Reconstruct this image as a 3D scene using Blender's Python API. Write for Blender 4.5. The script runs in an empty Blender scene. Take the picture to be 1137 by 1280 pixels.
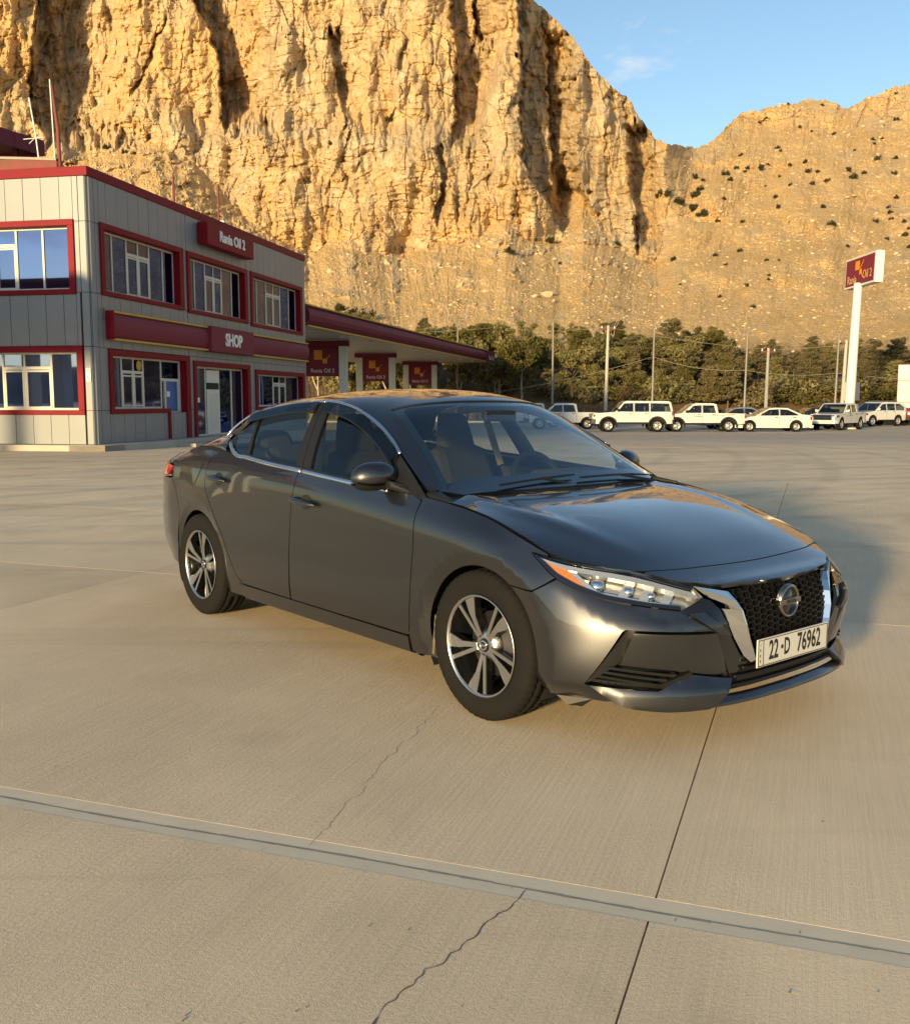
import bpy, bmesh, math, random
import numpy as np
from mathutils import Vector, Matrix, Euler
from mathutils.geometry import delaunay_2d_cdt
R = math.radians
scene = bpy.context.scene
col = scene.collection
# ---------------------------------------------------------------- camera
cam_d = bpy.data.cameras.new('camera'); cam = bpy.data.objects.new('camera', cam_d); col.objects.link(cam)
cam_d.sensor_fit = 'HORIZONTAL'; cam_d.sensor_width = 36; cam_d.lens = 1225/1137*36
cam_d.clip_start = .05; cam_d.clip_end = 20000
cam.location = (0, 0, 1.354); cam.rotation_euler = (R(90-6.457), 0, 0)
scene.camera = cam
# ---------------------------------------------------------------- sky, sun, exposure
SUN_EL, SUN_AZ = 7.2, 27.0          # low sun behind the camera, to its left
sun_vec = Vector((-math.sin(R(SUN_AZ))*math.cos(R(SUN_EL)), -math.cos(R(SUN_AZ))*math.cos(R(SUN_EL)), math.sin(R(SUN_EL))))
CLOUD_SEED = 1.3
world = bpy.data.worlds.new('World'); scene.world = world; world.use_nodes = True
wn = world.node_tree.nodes; wl = world.node_tree.links; wn.clear()
w_out = wn.new('ShaderNodeOutputWorld'); w_bg = wn.new('ShaderNodeBackground'); w_sky = wn.new('ShaderNodeTexSky')
w_sky.sky_type = 'NISHITA'; w_sky.sun_disc = False; w_sky.sun_elevation = R(SUN_EL); w_sky.sun_rotation = R(180+SUN_AZ)
w_sky.altitude = 600; w_sky.air_density = 1.0; w_sky.dust_density = .6; w_sky.ozone_density = 1.6
w_bg.inputs['Strength'].default_value = .15
# thin broken cloud over the whole sky, on a flat layer overhead
def _wn(k, **kw):
    n = wn.new(k)
    for a, b in kw.items(): setattr(n, a, b)
    return n
c_tc = _wn('ShaderNodeTexCoord'); c_sep = _wn('ShaderNodeSeparateXYZ'); wl.new(c_tc.outputs['Generated'], c_sep.inputs[0])
c_z = _wn('ShaderNodeMath', operation='ADD'); c_z.inputs[1].default_value = .12; wl.new(c_sep.outputs['Z'], c_z.inputs[0])
c_dx = _wn('ShaderNodeMath', operation='DIVIDE'); c_dy = _wn('ShaderNodeMath', operation='DIVIDE'); wl.new(c_sep.outputs['X'], c_dx.inputs[0]); wl.new(c_sep.outputs['Y'], c_dy.inputs[0]); wl.new(c_z.outputs[0], c_dx.inputs[1]); wl.new(c_z.outputs[0], c_dy.inputs[1])
c_v = _wn('ShaderNodeCombineXYZ'); c_s = _wn('ShaderNodeMath', operation='SUBTRACT'); c_s.inputs[1].default_value = .52; wl.new(c_dx.outputs[0], c_s.inputs[0]); wl.new(c_s.outputs[0], c_v.inputs[0]); c_u = _wn('ShaderNodeMath', operation='SUBTRACT'); c_u.inputs[1].default_value = .24; wl.new(c_dy.outputs[0], c_u.inputs[0]); wl.new(c_u.outputs[0], c_v.inputs[1]); c_v.inputs[2].default_value = CLOUD_SEED
c_n = _wn('ShaderNodeTexNoise'); c_n.inputs['Scale'].default_value = 1.15; c_n.inputs['Detail'].default_value = 9; c_n.inputs['Roughness'].default_value = .58; wl.new(c_v.outputs[0], c_n.inputs['Vector'])
c_r = _wn('ShaderNodeMapRange'); c_r.inputs[1].default_value = .625; c_r.inputs[2].default_value = .76; c_r.inputs[4].default_value = .9; wl.new(c_n.outputs[0], c_r.inputs[0])
c_f = _wn('ShaderNodeMapRange'); c_f.inputs[1].default_value = .01; c_f.inputs[2].default_value = .10; wl.new(c_sep.outputs['Z'], c_f.inputs[0])
c_m = _wn('ShaderNodeMath', operation='MULTIPLY'); wl.new(c_r.outputs[0], c_m.inputs[0]); wl.new(c_f.outputs[0], c_m.inputs[1])
c_x = _wn('ShaderNodeMix', data_type='RGBA'); wl.new(c_m.outputs[0], c_x.inputs[0]); wl.new(w_sky.outputs[0], c_x.inputs[6]); c_x.inputs[7].default_value = (4.4, 4.0, 3.7, 1)
wl.new(c_x.outputs[2], w_bg.inputs[0]); wl.new(w_bg.outputs[0], w_out.inputs[0])
sun_d = bpy.data.lights.new('sun', 'SUN'); sun = bpy.data.objects.new('sun', sun_d); col.objects.link(sun)
sun_d.energy = 4.2; sun_d.angle = R(3.0); sun_d.color = (1.0, .75, .385)
sun.rotation_euler = (-sun_vec).to_track_quat('-Z', 'Y').to_euler(); sun.location = sun_vec*60
vs = scene.view_settings
vs.view_transform = 'Standard'; vs.look = 'None'; vs.gamma = 1; vs.use_curve_mapping = False; vs.exposure = .76
try: scene.cycles.use_denoising = True
except Exception: pass
scene.cycles.max_bounces = 8; scene.cycles.transparent_max_bounces = 16; scene.cycles.caustics_reflective = False; scene.cycles.caustics_refractive = False
# ---------------------------------------------------------------- helpers
def tag(o, label=None, cat=None, group=None, kind=None):
    if label: o['label'] = label
    if cat: o['category'] = cat
    if group: o['group'] = group
    if kind: o['kind'] = kind
    return o
def empty(name, loc=(0, 0, 0), rz=0, label=None, cat=None, group=None):
    o = bpy.data.objects.new(name, None); col.objects.link(o); o.location = loc; o.rotation_euler.z = rz; o.empty_display_size = .2
    return tag(o, label, cat, group)
def link(name, me, mat=None, parent=None):
    o = bpy.data.objects.new(name, me); col.objects.link(o)
    if mat is not None and len(me.materials) == 0: me.materials.append(mat)
    if parent is not None: o.parent = parent
    return o
class MB:
    """collects boxes, bars, prisms and lathes; build() links them as one mesh object"""
    def __init__(s): s.v = []; s.f = []; s.sm = []
    def add(s, vs, fs, smooth=False):
        b = len(s.v); s.v += [tuple(map(float, p)) for p in vs]; s.f += [tuple(b+i for i in f) for f in fs]; s.sm += [smooth]*len(fs); return s
    def box(s, x0, x1, y0, y1, z0, z1):
        return s.add([(x0, y0, z0), (x1, y0, z0), (x1, y1, z0), (x0, y1, z0), (x0, y0, z1), (x1, y0, z1), (x1, y1, z1), (x0, y1, z1)],
                     [(0, 3, 2, 1), (4, 5, 6, 7), (0, 1, 5, 4), (1, 2, 6, 5), (2, 3, 7, 6), (3, 0, 4, 7)])
    def hexa(s, p): return s.add(p, [(0, 3, 2, 1), (4, 5, 6, 7), (0, 1, 5, 4), (1, 2, 6, 5), (2, 3, 7, 6), (3, 0, 4, 7)])
    def bar(s, a, b, w, h=None, up=(0, 0, 1)):
        a, b = Vector(a), Vector(b); d = (b-a).normalized(); u = Vector(up)
        if abs(d.dot(u)) > .98: u = Vector((1, 0, 0))
        r = d.cross(u).normalized(); u = r.cross(d); h = h or w; r = r*w/2; u = u*h/2
        return s.hexa([a-r-u, a+r-u, b+r-u, b-r-u, a-r+u, a+r+u, b+r+u, b-r+u])
    def tube(s, pts, rad, n=8, cap=True):
        pts = [Vector(p) for p in pts]; rr = rad if hasattr(rad, '__len__') else [rad]*len(pts); vs = []; fs = []
        ref = Vector((.123, .31, 1)).normalized()
        for i, p in enumerate(pts):
            d = (pts[min(i+1, len(pts)-1)]-pts[max(i-1, 0)]).normalized(); q = ref if abs(d.dot(ref)) < .95 else Vector((1, 0, 0))
            a = d.cross(q).normalized(); b = d.cross(a)
            for k in range(n):
                t = 2*math.pi*k/n; vs.append(p+(a*math.cos(t)+b*math.sin(t))*rr[i])
        for i in range(len(pts)-1):
            for k in range(n): fs.append((i*n+k, (i+1)*n+k, (i+1)*n+(k+1) % n, i*n+(k+1) % n))
        s.add(vs, fs, True)
        if cap:
            s.add(vs[:n], [tuple(range(n))]); s.add(vs[-n:], [tuple(range(n-1, -1, -1))])
        return s
    def prism(s, poly, f0, f1):
        """poly 2D, f0/f1 map a 2D point to the two faces"""
        n = len(poly); a = [f0(*p) for p in poly]; b = [f1(*p) for p in poly]
        return s.add(a+b, [tuple(range(n-1, -1, -1)), tuple(range(n, 2*n))]+[(i, (i+1) % n, n+(i+1) % n, n+i) for i in range(n)])
    def lathe(s, prof, n=32, axis='y', c=(0, 0, 0), closed=False):
        """prof: (axial, radius) list"""
        vs = []; m = len(prof)
        for k in range(n):
            t = 2*math.pi*k/n; ct, st = math.cos(t), math.sin(t)
            for a, r in prof:
                p = {'y': (r*ct, a, r*st), 'z': (r*ct, r*st, a), 'x': (a, r*ct, r*st)}[axis]; vs.append((p[0]+c[0], p[1]+c[1], p[2]+c[2]))
        fs = [(k*m+i, k*m+i+1, ((k+1) % n)*m+i+1, ((k+1) % n)*m+i) for k in range(n) for i in range(m-1)]
        return s.add(vs, fs, True)
    def mesh(s, name):
        me = bpy.data.meshes.new(name); me.from_pydata(s.v, [], s.f); me.polygons.foreach_set('use_smooth', s.sm)
        bm = bmesh.new(); bm.from_mesh(me); bmesh.ops.recalc_face_normals(bm, faces=bm.faces); bm.to_mesh(me); bm.free(); me.update(); return me
    def build(s, name, mat, parent=None, bevel=0):
        o = link(name, s.mesh(name), mat, parent)
        if bevel: 
            m = o.modifiers.new('bevel', 'BEVEL'); m.width = bevel; m.segments = 2; m.limit_method = 'ANGLE'; m.harden_normals = False
        return o
def children(o): return [c for c in bpy.data.objects if c.parent == o]
KIDS = {}
def copy_tree(o, parent=None, kids=None):
    if kids is None:
        kids = {}
        for c in bpy.data.objects:
            if c.parent: kids.setdefault(c.parent.name, []).append(c)
    c = o.copy(); col.objects.link(c); c.parent = parent
    for ch in kids.get(o.name, []): copy_tree(ch, c, kids)
    return c
# ---------------------------------------------------------------- materials
def mat(name, base=(.5, .5, .5), rough=.5, metal=0., coat=0., spec=.5, noise=None, bump=None, emit=None, alpha=None, trans=None):
    m = bpy.data.materials.new(name); m.use_nodes = True; nt = m.node_tree; b = nt.nodes['Principled BSDF']
    b.inputs['Base Color'].default_value = (*base, 1); b.inputs['Roughness'].default_value = rough; b.inputs['Metallic'].default_value = metal
    b.inputs['Coat Weight'].default_value = coat; b.inputs['Coat Roughness'].default_value = .03; b.inputs['Specular IOR Level'].default_value = spec
    if trans: b.inputs['Transmission Weight'].default_value = trans
    if emit: b.inputs['Emission Color'].default_value = (*emit[0], 1); b.inputs['Emission Strength'].default_value = emit[1]
    if noise:   # (scale, amount, second colour)
        sc, amt, c2 = noise; tc = nt.nodes.new('ShaderNodeTexCoord'); n = nt.nodes.new('ShaderNodeTexNoise'); n.inputs['Scale'].default_value = sc; n.inputs['Detail'].default_value = 6
        rp = nt.nodes.new('ShaderNodeMapRange'); rp.inputs[1].default_value = .35; rp.inputs[2].default_value = .7; rp.inputs[4].default_value = amt
        mx = nt.nodes.new('ShaderNodeMix'); mx.data_type = 'RGBA'; mx.inputs[6].default_value = (*base, 1); mx.inputs[7].default_value = (*c2, 1)
        nt.links.new(tc.outputs['Object'], n.inputs[0]); nt.links.new(n.outputs[0], rp.inputs[0]); nt.links.new(rp.outputs[0], mx.inputs[0]); nt.links.new(mx.outputs[2], b.inputs['Base Color'])
    if bump:    # (scale, strength, distance)
        tc = nt.nodes.new('ShaderNodeTexCoord'); n = nt.nodes.new('ShaderNodeTexNoise'); n.inputs['Scale'].default_value = bump[0]; n.inputs['Detail'].default_value = 5
        bp = nt.nodes.new('ShaderNodeBump'); bp.inputs['Strength'].default_value = bump[1]; bp.inputs['Distance'].default_value = bump[2]
        nt.links.new(tc.outputs['Object'], n.inputs[0]); nt.links.new(n.outputs[0], bp.inputs['Height']); nt.links.new(bp.outputs[0], b.inputs['Normal'])
    return m
def glass_mat(name, tint=(.8, .85, .82), ior=1.5, rough=0.0, extra=0.0):
    """thin glazing: fresnel mix of a mirror and a tinted see-through"""
    m = bpy.data.materials.new(name); m.use_nodes = True; nt = m.node_tree; nt.nodes.clear(); N = nt.nodes.new; L = nt.links.new
    o = N('ShaderNodeOutputMaterial'); t = N('ShaderNodeBsdfTransparent'); t.inputs[0].default_value = (*tint, 1)
    g = N('ShaderNodeBsdfGlossy'); g.inputs['Roughness'].default_value = rough; g.inputs['Color'].default_value = (1, 1, 1, 1)
    f = N('ShaderNodeFresnel'); ge = N('ShaderNodeNewGeometry'); io = N('ShaderNodeMapRange'); io.inputs[3].default_value = ior; io.inputs[4].default_value = 1/ior; L(ge.outputs['Backfacing'], io.inputs[0]); L(io.outputs[0], f.inputs[0]); a = N('ShaderNodeMath'); a.operation = 'ADD'; a.inputs[1].default_value = extra; a.use_clamp = True
    x = N('ShaderNodeMixShader'); L(f.outputs[0], a.inputs[0]); L(a.outputs[0], x.inputs[0]); L(t.outputs[0], x.inputs[1]); L(g.outputs[0], x.inputs[2]); L(x.outputs[0], o.inputs[0])
    return m
def text_obj(name, body, size, mat, parent, M, extrude=.004, sx=1., align='CENTER', bold=0.):
    """flat lettering as a mesh; M places its xy plane"""
    c = bpy.data.curves.new(name, 'FONT'); c.body = body; c.size = size; c.extrude = extrude; c.align_x = align; c.align_y = 'CENTER'; c.offset = bold; c.resolution_u = 3
    t = bpy.data.objects.new(name+'_tmp', c); col.objects.link(t)
    dg = bpy.context.evaluated_depsgraph_get(); me = bpy.data.meshes.new_from_object(t.evaluated_get(dg)); bpy.data.objects.remove(t)
    me.transform(M @ Matrix.Diagonal((sx, 1, 1, 1))); me.materials.clear(); return link(name, me, mat, parent)
# ---------------------------------------------------------------- noise on arrays
_rs = np.random.RandomState(7); _perm = _rs.permutation(4096).astype(np.int64); _g = _rs.rand(4096)*2*np.pi; _gx, _gy = np.cos(_g), np.sin(_g); _hv = _rs.rand(4096)
def _h2(i, j): return _perm[(_perm[i & 4095]+j) & 4095]
def hash2(i, j): return _hv[_h2(np.asarray(i, np.int64), np.asarray(j, np.int64))]
def noise2(x, y):
    i = np.floor(x).astype(np.int64); j = np.floor(y).astype(np.int64); u, v = x-i, y-j; f = lambda t: t*t*t*(t*(t*6-15)+10)
    def g(di, dj): k = _h2(i+di, j+dj); return _gx[k]*(u-di)+_gy[k]*(v-dj)
    a, b = f(u), f(v); return 1.5*((1-a)*(1-b)*g(0, 0)+a*(1-b)*g(1, 0)+(1-a)*b*g(0, 1)+a*b*g(1, 1))
def fbm(x, y, o=4, p=.5):
    s = 0; a = 1
    for k in range(o): s = s+a*noise2(x*2**k+17.3*k, y*2**k+9.1*k); a *= p
    return s
def facets(x, y, seed):
    """angular broken-rock relief: every cell of a jittered grid is a tilted plane of its own"""
    i = np.floor(x).astype(np.int64); j = np.floor(y).astype(np.int64); best = np.full(x.shape, 9.); out = np.zeros_like(x); k = seed*77
    for di in (-1, 0, 1):
        for dj in (-1, 0, 1):
            ci, cj = i+di, j+dj; dx = x-ci-hash2(ci+k, cj); dy = y-cj-hash2(ci+k+13, cj+5); r = dx*dx+dy*dy; m = r < best
            v = (hash2(ci+k+29, cj+11)-.5)*1.5+1.5*(dx*(hash2(ci+k+41, cj+3)-.5)+dy*(hash2(ci+k+53, cj+7)-.5)); best = np.where(m, r, best); out = np.where(m, v, out)
    return out
sst = lambda a, b, x: np.clip((x-a)/(b-a), 0, 1)**2*(3-2*np.clip((x-a)/(b-a), 0, 1))
# ---------------------------------------------------------------- ground height of the yard: falls gently away from the camera
def yard_z(y): return -.5*float(sst(18., 60., np.array(float(y))))
# ---------------------------------------------------------------- the mountain, laid out round the valley by bearing (t = tangent*1225 + 568) and slope (e likewise)
CZ, PT = 1.354, R(-6.457)
def bearing(bx, by):
    """unit ground direction and rise per metre for a bearing/slope pair"""
    a = (bx-568.5)/1225.; b = -(by-640)/1225.
    fy = math.cos(PT)-b*math.sin(PT)*1.0; fz = math.sin(PT)+b*math.cos(PT); n = np.hypot(a, fy)
    return a/n, fy/n, fz/n
SKY = [(-1100, 60), (-600, -60), (-260, -150), (560, -150), (640, -60), (664, -2), (690, 20), (712, 42), (730, 68), (748, 92), (765, 108), (785, 122), (797, 143), (808, 160), (820, 173), (838, 181), (868, 184), (885, 180), (900, 166), (912, 155), (925, 141), (945, 138), (962, 134), (1000, 126), (1022, 125), (1044, 126), (1054, 136), (1066, 132), (1082, 122), (1098, 117), (1120, 108), (1137, 104), (1180, 92), (1240, 80), (1400, 40), (1700, -10), (2300, -90), (2900, -160)]
BASE = [(-260, 215), (0, 205), (80, 196), (200, 178), (240, 200), (300, 262), (345, 292), (385, 318), (440, 300), (500, 320), (560, 300), (600, 292), (632, 268), (662, 292), (700, 306), (728, 284), (752, 296), (790, 322), (822, 330), (850, 300)]
STEPS = [ # right edge of a rib (bearing, slope), drop behind it, width of the hollow, taper at foot and head
 ([(38, -170), (42, 20), (34, 100), (38, 150), (58, 176)], 52, 128, 26, 6),
 ([(232, -170), (243, 0), (260, 40), (273, 80), (274, 113), (278, 160)], 52, 76, 20, 6),
 ([(410, 36), (412, 48), (416, 80), (424, 120), (432, 154)], 15, 17, 8, 5),
 ([(556, -170), (561, 24), (569, 63), (566, 127), (563, 180)], 38, 42, 14, 6),
 ([(586, -170), (590, 0), (592, 58)], 26, 38, 8, 6),
 ([(640, -170), (645, 0), (647, 58), (648, 127), (653, 198), (671, 237), (704, 292)], 46, 60, 18, 6),
 ([(680, 50), (684, 127), (686, 211), (700, 262)], 36, 36, 18, 22),
 ([(668, -40), (672, 20), (676, 60)], 10, 14, 10, 6), ([(700, 40), (704, 70), (708, 110)], 9, 14, 12, 8), ([(726, 80), (730, 110), (732, 140)], 10, 16, 12, 8), ([(757, 118), (760, 136), (762, 160)], 8, 12, 10, 6), ([(776, 126), (779, 146), (780, 168)], 8, 10, 10, 6),
 ([(754, 152), (756, 200), (758, 245), (764, 285)], 6, 8, 12, 6),
 ([(783, 158), (785, 200), (788, 237), (793, 306)], 38, 32, 14, 8),
 ([(812, 206), (817, 224), (820, 292)], 8, 14, 10, 8),
 ([(540, 184), (549, 205), (553, 227), (545, 250), (541, 278)], 13, 14, 6, 5),
 ([(586, 192), (584, 230), (580, 280)], 5, 6, 6, 5), ([(566, 240), (569, 262), (568, 280)], 7, 15, 10, 10),
 ([(426, 208), (433, 228), (440, 246)], 4, 8, 4, 4), ([(422, 256), (426, 280), (429, 302)], 3, 5, 4, 4), ([(450, 262), (452, 280), (450, 297)], 3, 5, 4, 4), ([(468, 268), (473, 280), (476, 294)], 3.5, 6, 4, 4),
 ([(606, 206), (609, 222), (612, 240)], 6, 10, 6, 5), ([(643, 226), (646, 250), (645, 290)], 4, 6, 6, 6), ([(862, 282), (866, 300), (868, 324)], 6, 12, 6, 5), ([(168, 204), (174, 216), (180, 236)], 5, 9, 5, 5),
 ([(300, 150), (302, 170), (296, 185)], 5, 10, 6, 5), ([(505, 60), (508, 90), (505, 130)], 3, 6, 8, 8), ([(453, 40), (456, 70), (460, 88)], 2.5, 4, 5, 5), ([(20, 60), (24, 90), (22, 120)], 3, 6, 8, 8), ([(205, 20), (192, 50), (182, 75), (160, 120)], 8, 9, 14, 14)]
def interp(pts, x): p = np.array(pts, float); return np.interp(x, p[:, 0], p[:, 1])
TALUS = [(560, 77), (520, 87), (505, 90), (490, 97), (470, 110), (450, 124), (430, 143), (400, 176), (350, 242), (310, 305), (280, 345), (240, 400), (200, 470), (160, 560), (60, 700)]
def talus_d(by): p = np.array(TALUS[::-1], float); return np.interp(by, p[:, 0], p[:, 1])
def land_point(bx, dist):
    dist = dist if dist < 100 else 100+(dist-100)/.37
    """ground point at a bearing and distance on the lower slope"""
    p = np.array(TALUS, float); by = np.interp(dist, p[:, 1], p[:, 0]); ax, ay, az = bearing(bx, by); dist = dist if dist < 100 else 100+(dist-100)*.37; return Vector((ax*dist, ay*dist, CZ+az*dist))
def build_mountain():
    bx = np.concatenate([np.arange(-1100, -190, 9.), np.arange(-190, 1330, 1.35), np.arange(1330, 2900, 9.)]); nr = 470
    sky = interp(SKY, bx)+2.2*noise2(bx/5., bx*0+3.3)+1.3*noise2(bx/2.1, bx*0+8.3)+3.*noise2(bx/17., bx*0+5)*np.clip((bx-560)/40, 0, 1); base = interp(BASE, bx)
    v = np.linspace(0, 1, nr); v = v**.97
    X = np.repeat(bx[None], nr, 0); Y = 556+(sky[None]-556)*v[:, None]
    wx = X+3.5*fbm(X/26., Y/26., 3)+1.4*noise2(X/5., Y/9.); wy = Y+5*fbm(X/30.+40, Y/30., 3)
    d = talus_d(wy*.3+Y*.7)
    # the left massif: a steep wall standing on the scree; whichever lies in front shows
    dfoot = interp([(-260, 420), (0, 405), (120, 405), (200, 392), (260, 372), (330, 338), (420, 318), (600, 316), (700, 326), (790, 330), (850, 335)], X)
    fs = base[None]+0*X; bl = np.clip((470-Y)/np.maximum(470-fs, 40), 0, 1.05)*sst(900, 820, X); d = d*(dfoot/talus_d(fs))**bl; d = d+26*sst(655, 600, X)*sst(400, 480, Y)
    left = sst(868, 822, X+.10*(Y-250)); up = fs-Y; upp = np.clip(up, 0, 400)
    bench = sst(0, 1, (upp-interp([(0, 0), (240, 20), (330, 110), (430, 130), (520, 118), (590, 110), (640, 200), (700, 400), (1400, 400)], X)-16*fbm(X/22.+3, Y/60., 3))/44.)
    lean = .16*upp+.10*np.minimum(up, 0)+24*bench*np.clip((X-180)/60, 0, 1)*np.clip((660-X)/40, 0, 1)+sst(640, 840, X)*.42*upp
    wall = dfoot+lean+15*fbm(X/80.+9, Y/170., 3)+5*fbm(X/26.+4, Y/60., 3)-3
    # hollows behind ribs
    hol = np.zeros_like(d); wx = wx+3.2*fbm(X/20.+2, Y/15., 3)+.6*noise2(X/6.+1, Y/6.); yy = Y+13*fbm(X/11.+6, Y/30., 3); hm = 1+.14*fbm(X/12.+3, Y/30., 3)
    for pts, drop, wid, tf, th in STEPS:
        p = np.array(pts, float); x0 = np.interp(wy, p[:, 1], p[:, 0]); t = (wx-x0)/wid; lo, hi = p[0, 1], p[-1, 1]
        env = sst(lo-th, lo+th, yy)*sst(hi+tf*.6, hi-tf*1.2, yy)*hm; s = np.where((t > 0) & (t < 1), np.minimum(t*wid/2.0, 1)*(1-np.clip(t, 0, 1)**(3.2 if drop > 12 else 1.3)), 0); hol += drop*env*s
    a = X*.27; z = (530-Y)*.27
    # angular facets, bedding ledges, cracks
    wa = a+1.2*noise2(a/7., z/9.)+.4*noise2(a/2.2, z/3.); zb = z+1.6*noise2(a/16., z/14.)+.35*noise2(a/3., z/3.)
    flut = 2.6*noise2(wa/9., z/55.)+1.2*(np.abs(noise2(wa/4.2+5, z/30.))**.7*2-.8)
    lay = np.floor(zb/2.6+.3*noise2(a/40., z/6.)); fr = zb/2.6-np.floor(zb/2.6); led = -.5*(fr-.5); blk = (hash2(lay, np.floor(wa/3.4+hash2(lay, lay*0+11)*5))-.5)*1.5
    crk = -1.6*np.clip(1-np.abs(noise2(wa/5.5+31, z/24.))*9, 0, 1)-1.1*np.clip(1-np.abs(noise2(a/16.+7, zb/3.2))*8, 0, 1)
    rough = 1.2*fbm(a/6., z/6., 4)+.45*fbm(a/1.6+3, z/1.6, 3); fL = facets(wa/8.5, z/17., 1); fM = facets(wa/3.3, z/5., 2); fS = facets(a/1.25, z/1.5, 3); fB = facets(wa/5., zb/2.3, 4)
    low = np.clip((interp([(0, 60), (330, 140), (590, 190), (640, 240), (1400, 260)], X)-Y)/30., 0, 1)     # 1 on the tall upper walls
    det = 1.15*(low*(2.6*fL+1.25*fM+.45*fS+.45*flut)+(1-low)*(1.7*fL+1.3*fB+.7*fM+.45*fS+1.5*led+.5*blk)-crk*1.1+rough*.45)
    # hillside to the right: outcrops near its crest and on its spurs
    rt = (1-left)*sst(800, 860, X)
    oc = sst(-.15, .75, fbm(X/55.+4, Y/34.+2, 3)+.8*sst(70, 10, Y-sky[None])+.5*sst(110, 30, np.hypot((X-1075)*.9, Y-250))-.35)*rt*sst(400, 330, Y)
    wob = 18*fbm(X/120.+2, Y/90.+7, 3)*rt*sst(440, 300, Y)+7*noise2(X/38., Y/42.+4)*rt*sst(420, 330, Y)
    gul = -6*np.clip(1-np.abs(noise2((X+.7*Y)/60.+1.7, Y/150.))*3.2, 0, 1)*rt*sst(420, 330, Y)
    scree = .8*fbm(a/5., z/4., 4)+.5*fbm(a/1.1, z/.8, 3)+.5*np.clip(noise2(a/1.5, z/1.1)-.15, 0, 1)*2.2+.7*np.clip(noise2(a/.55+9, z/.42)-.12, 0, 1)*2
    far = d/330.
    xs_ = X+.30*(Y-300)*np.sign(X-560)*.6; rill = 2.4*np.abs(noise2(xs_/13., Y/150.))+1.3*np.abs(noise2(xs_/5.5+3, Y/70.)); lump = 2.2*fbm(X/22.+8, Y/16., 3)
    ocl = sst(.36, .8, fbm(X/30.+14, Y/17.+3, 3)+.45*sst(70, 0, Y-fs))*(1-rt)*sst(430, 380, Y)
    scree = scree-rill*.8+lump*.5-ocl*(1.5*fB+1.0*fM+.6*fS-2.6)
    tal = d+oc*(.8*det*1.5*far-2.5*oc)+wob-gul+(1-oc)*(-scree*1.5*far)*sst(516, 480, Y)
    rkd = wall+.92*hol+det; rock = sst(-1.0, 3.0, tal-rkd)*left
    D = tal+(rkd-tal)*rock
    D = np.where(D > 100, 100+(D-100)*.37, D)             # steep, close hillside
    # back of the crest: falls away behind
    ax, ay, az = bearing(X, Y); P = np.stack([ax*D, ay*D, CZ+az*D], -1)
    rows = [P]
    for k, (dd, dz) in enumerate(((6, -.4), (30, -2), (140, -26), (400, -140))):
        e = P[-1].copy(); h = np.stack([ax[-1], ay[-1]], -1); e[:, :2] += h*dd; e[:, 2] += dz; rows.append(e[None])
    P = np.concatenate(rows, 0); n, m = P.shape[:2]
    idx = np.arange(n*m).reshape(n, m); F = np.stack([idx[:-1, :-1], idx[:-1, 1:], idx[1:, 1:], idx[1:, :-1]], -1).reshape(-1, 4)
    me = bpy.data.meshes.new('mountain'); me.vertices.add(n*m); me.vertices.foreach_set('co', P.reshape(-1).astype(np.float32)); me.loops.add(len(F)*4); me.loops.foreach_set('vertex_index', F.reshape(-1).astype(np.int32))
    me.polygons.add(len(F)); me.polygons.foreach_set('loop_start', np.arange(0, len(F)*4, 4, dtype=np.int32)); me.polygons.foreach_set('loop_total', np.full(len(F), 4, np.int32)); me.polygons.foreach_set('use_smooth', np.zeros(len(F), bool)); me.update(); me.validate()
    rk0 = np.maximum(np.maximum(rock, oc*.8), ocl*.8); rk = np.concatenate([rk0]+[rk0[-1:]]*4, 0)
    at = me.attributes.new('rockiness', 'FLOAT', 'POINT'); at.data.foreach_set('value', rk.reshape(-1).astype(np.float32))
    so = sst(418, 452, Y+5*fbm(X/9., Y/9., 3)); so = np.concatenate([so]+[so[-1:]*0]*4, 0); at = me.attributes.new('soil', 'FLOAT', 'POINT'); at.data.foreach_set('value', so.reshape(-1).astype(np.float32))
    o = link('mountain', me, rock_mat()); o['kind'] = 'structure'
    return o, X, Y, P[:nr], rock
def nodes(m): nt = m.node_tree; return nt, nt.nodes.new, nt.links.new, nt.nodes['Principled BSDF']
def ramp(nt, stops, interp='LINEAR'):
    r = nt.nodes.new('ShaderNodeValToRGB'); r.color_ramp.interpolation = interp; e = r.color_ramp.elements
    while len(e) < len(stops): e.new(.5)
    for q, (p, c) in zip(e, stops): q.position = p; q.color = (*c, 1) if len(c) == 3 else c
    return r
def tex(nt, kind, scale, detail=5, rough=.55, vec=None, **kw):
    n = nt.nodes.new('ShaderNodeTex'+kind); n.inputs['Scale'].default_value = scale
    if kind == 'Noise': n.inputs['Detail'].default_value = detail; n.inputs['Roughness'].default_value = rough
    if vec is not None: nt.links.new(vec, n.inputs['Vector'])
    return n
def mapping(nt, vec, scale=(1, 1, 1), rot=(0, 0, 0), loc=(0, 0, 0)):
    n = nt.nodes.new('ShaderNodeMapping'); n.inputs['Scale'].default_value = scale; n.inputs['Rotation'].default_value = rot; n.inputs['Location'].default_value = loc; nt.links.new(vec, n.inputs['Vector']); return n.outputs[0]
def mix(nt, fac, a, b, mode='MIX'):
    n = nt.nodes.new('ShaderNodeMix'); n.data_type = 'RGBA'; n.blend_type = mode
    for i, s in ((0, fac), (6, a), (7, b)):
        if hasattr(s, 'is_linked') or hasattr(s, 'links'): nt.links.new(s, n.inputs[i])
        elif isinstance(s, (int, float)): n.inputs[i].default_value = s
        else: n.inputs[i].default_value = (*s, 1)
    return n.outputs[2]
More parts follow.
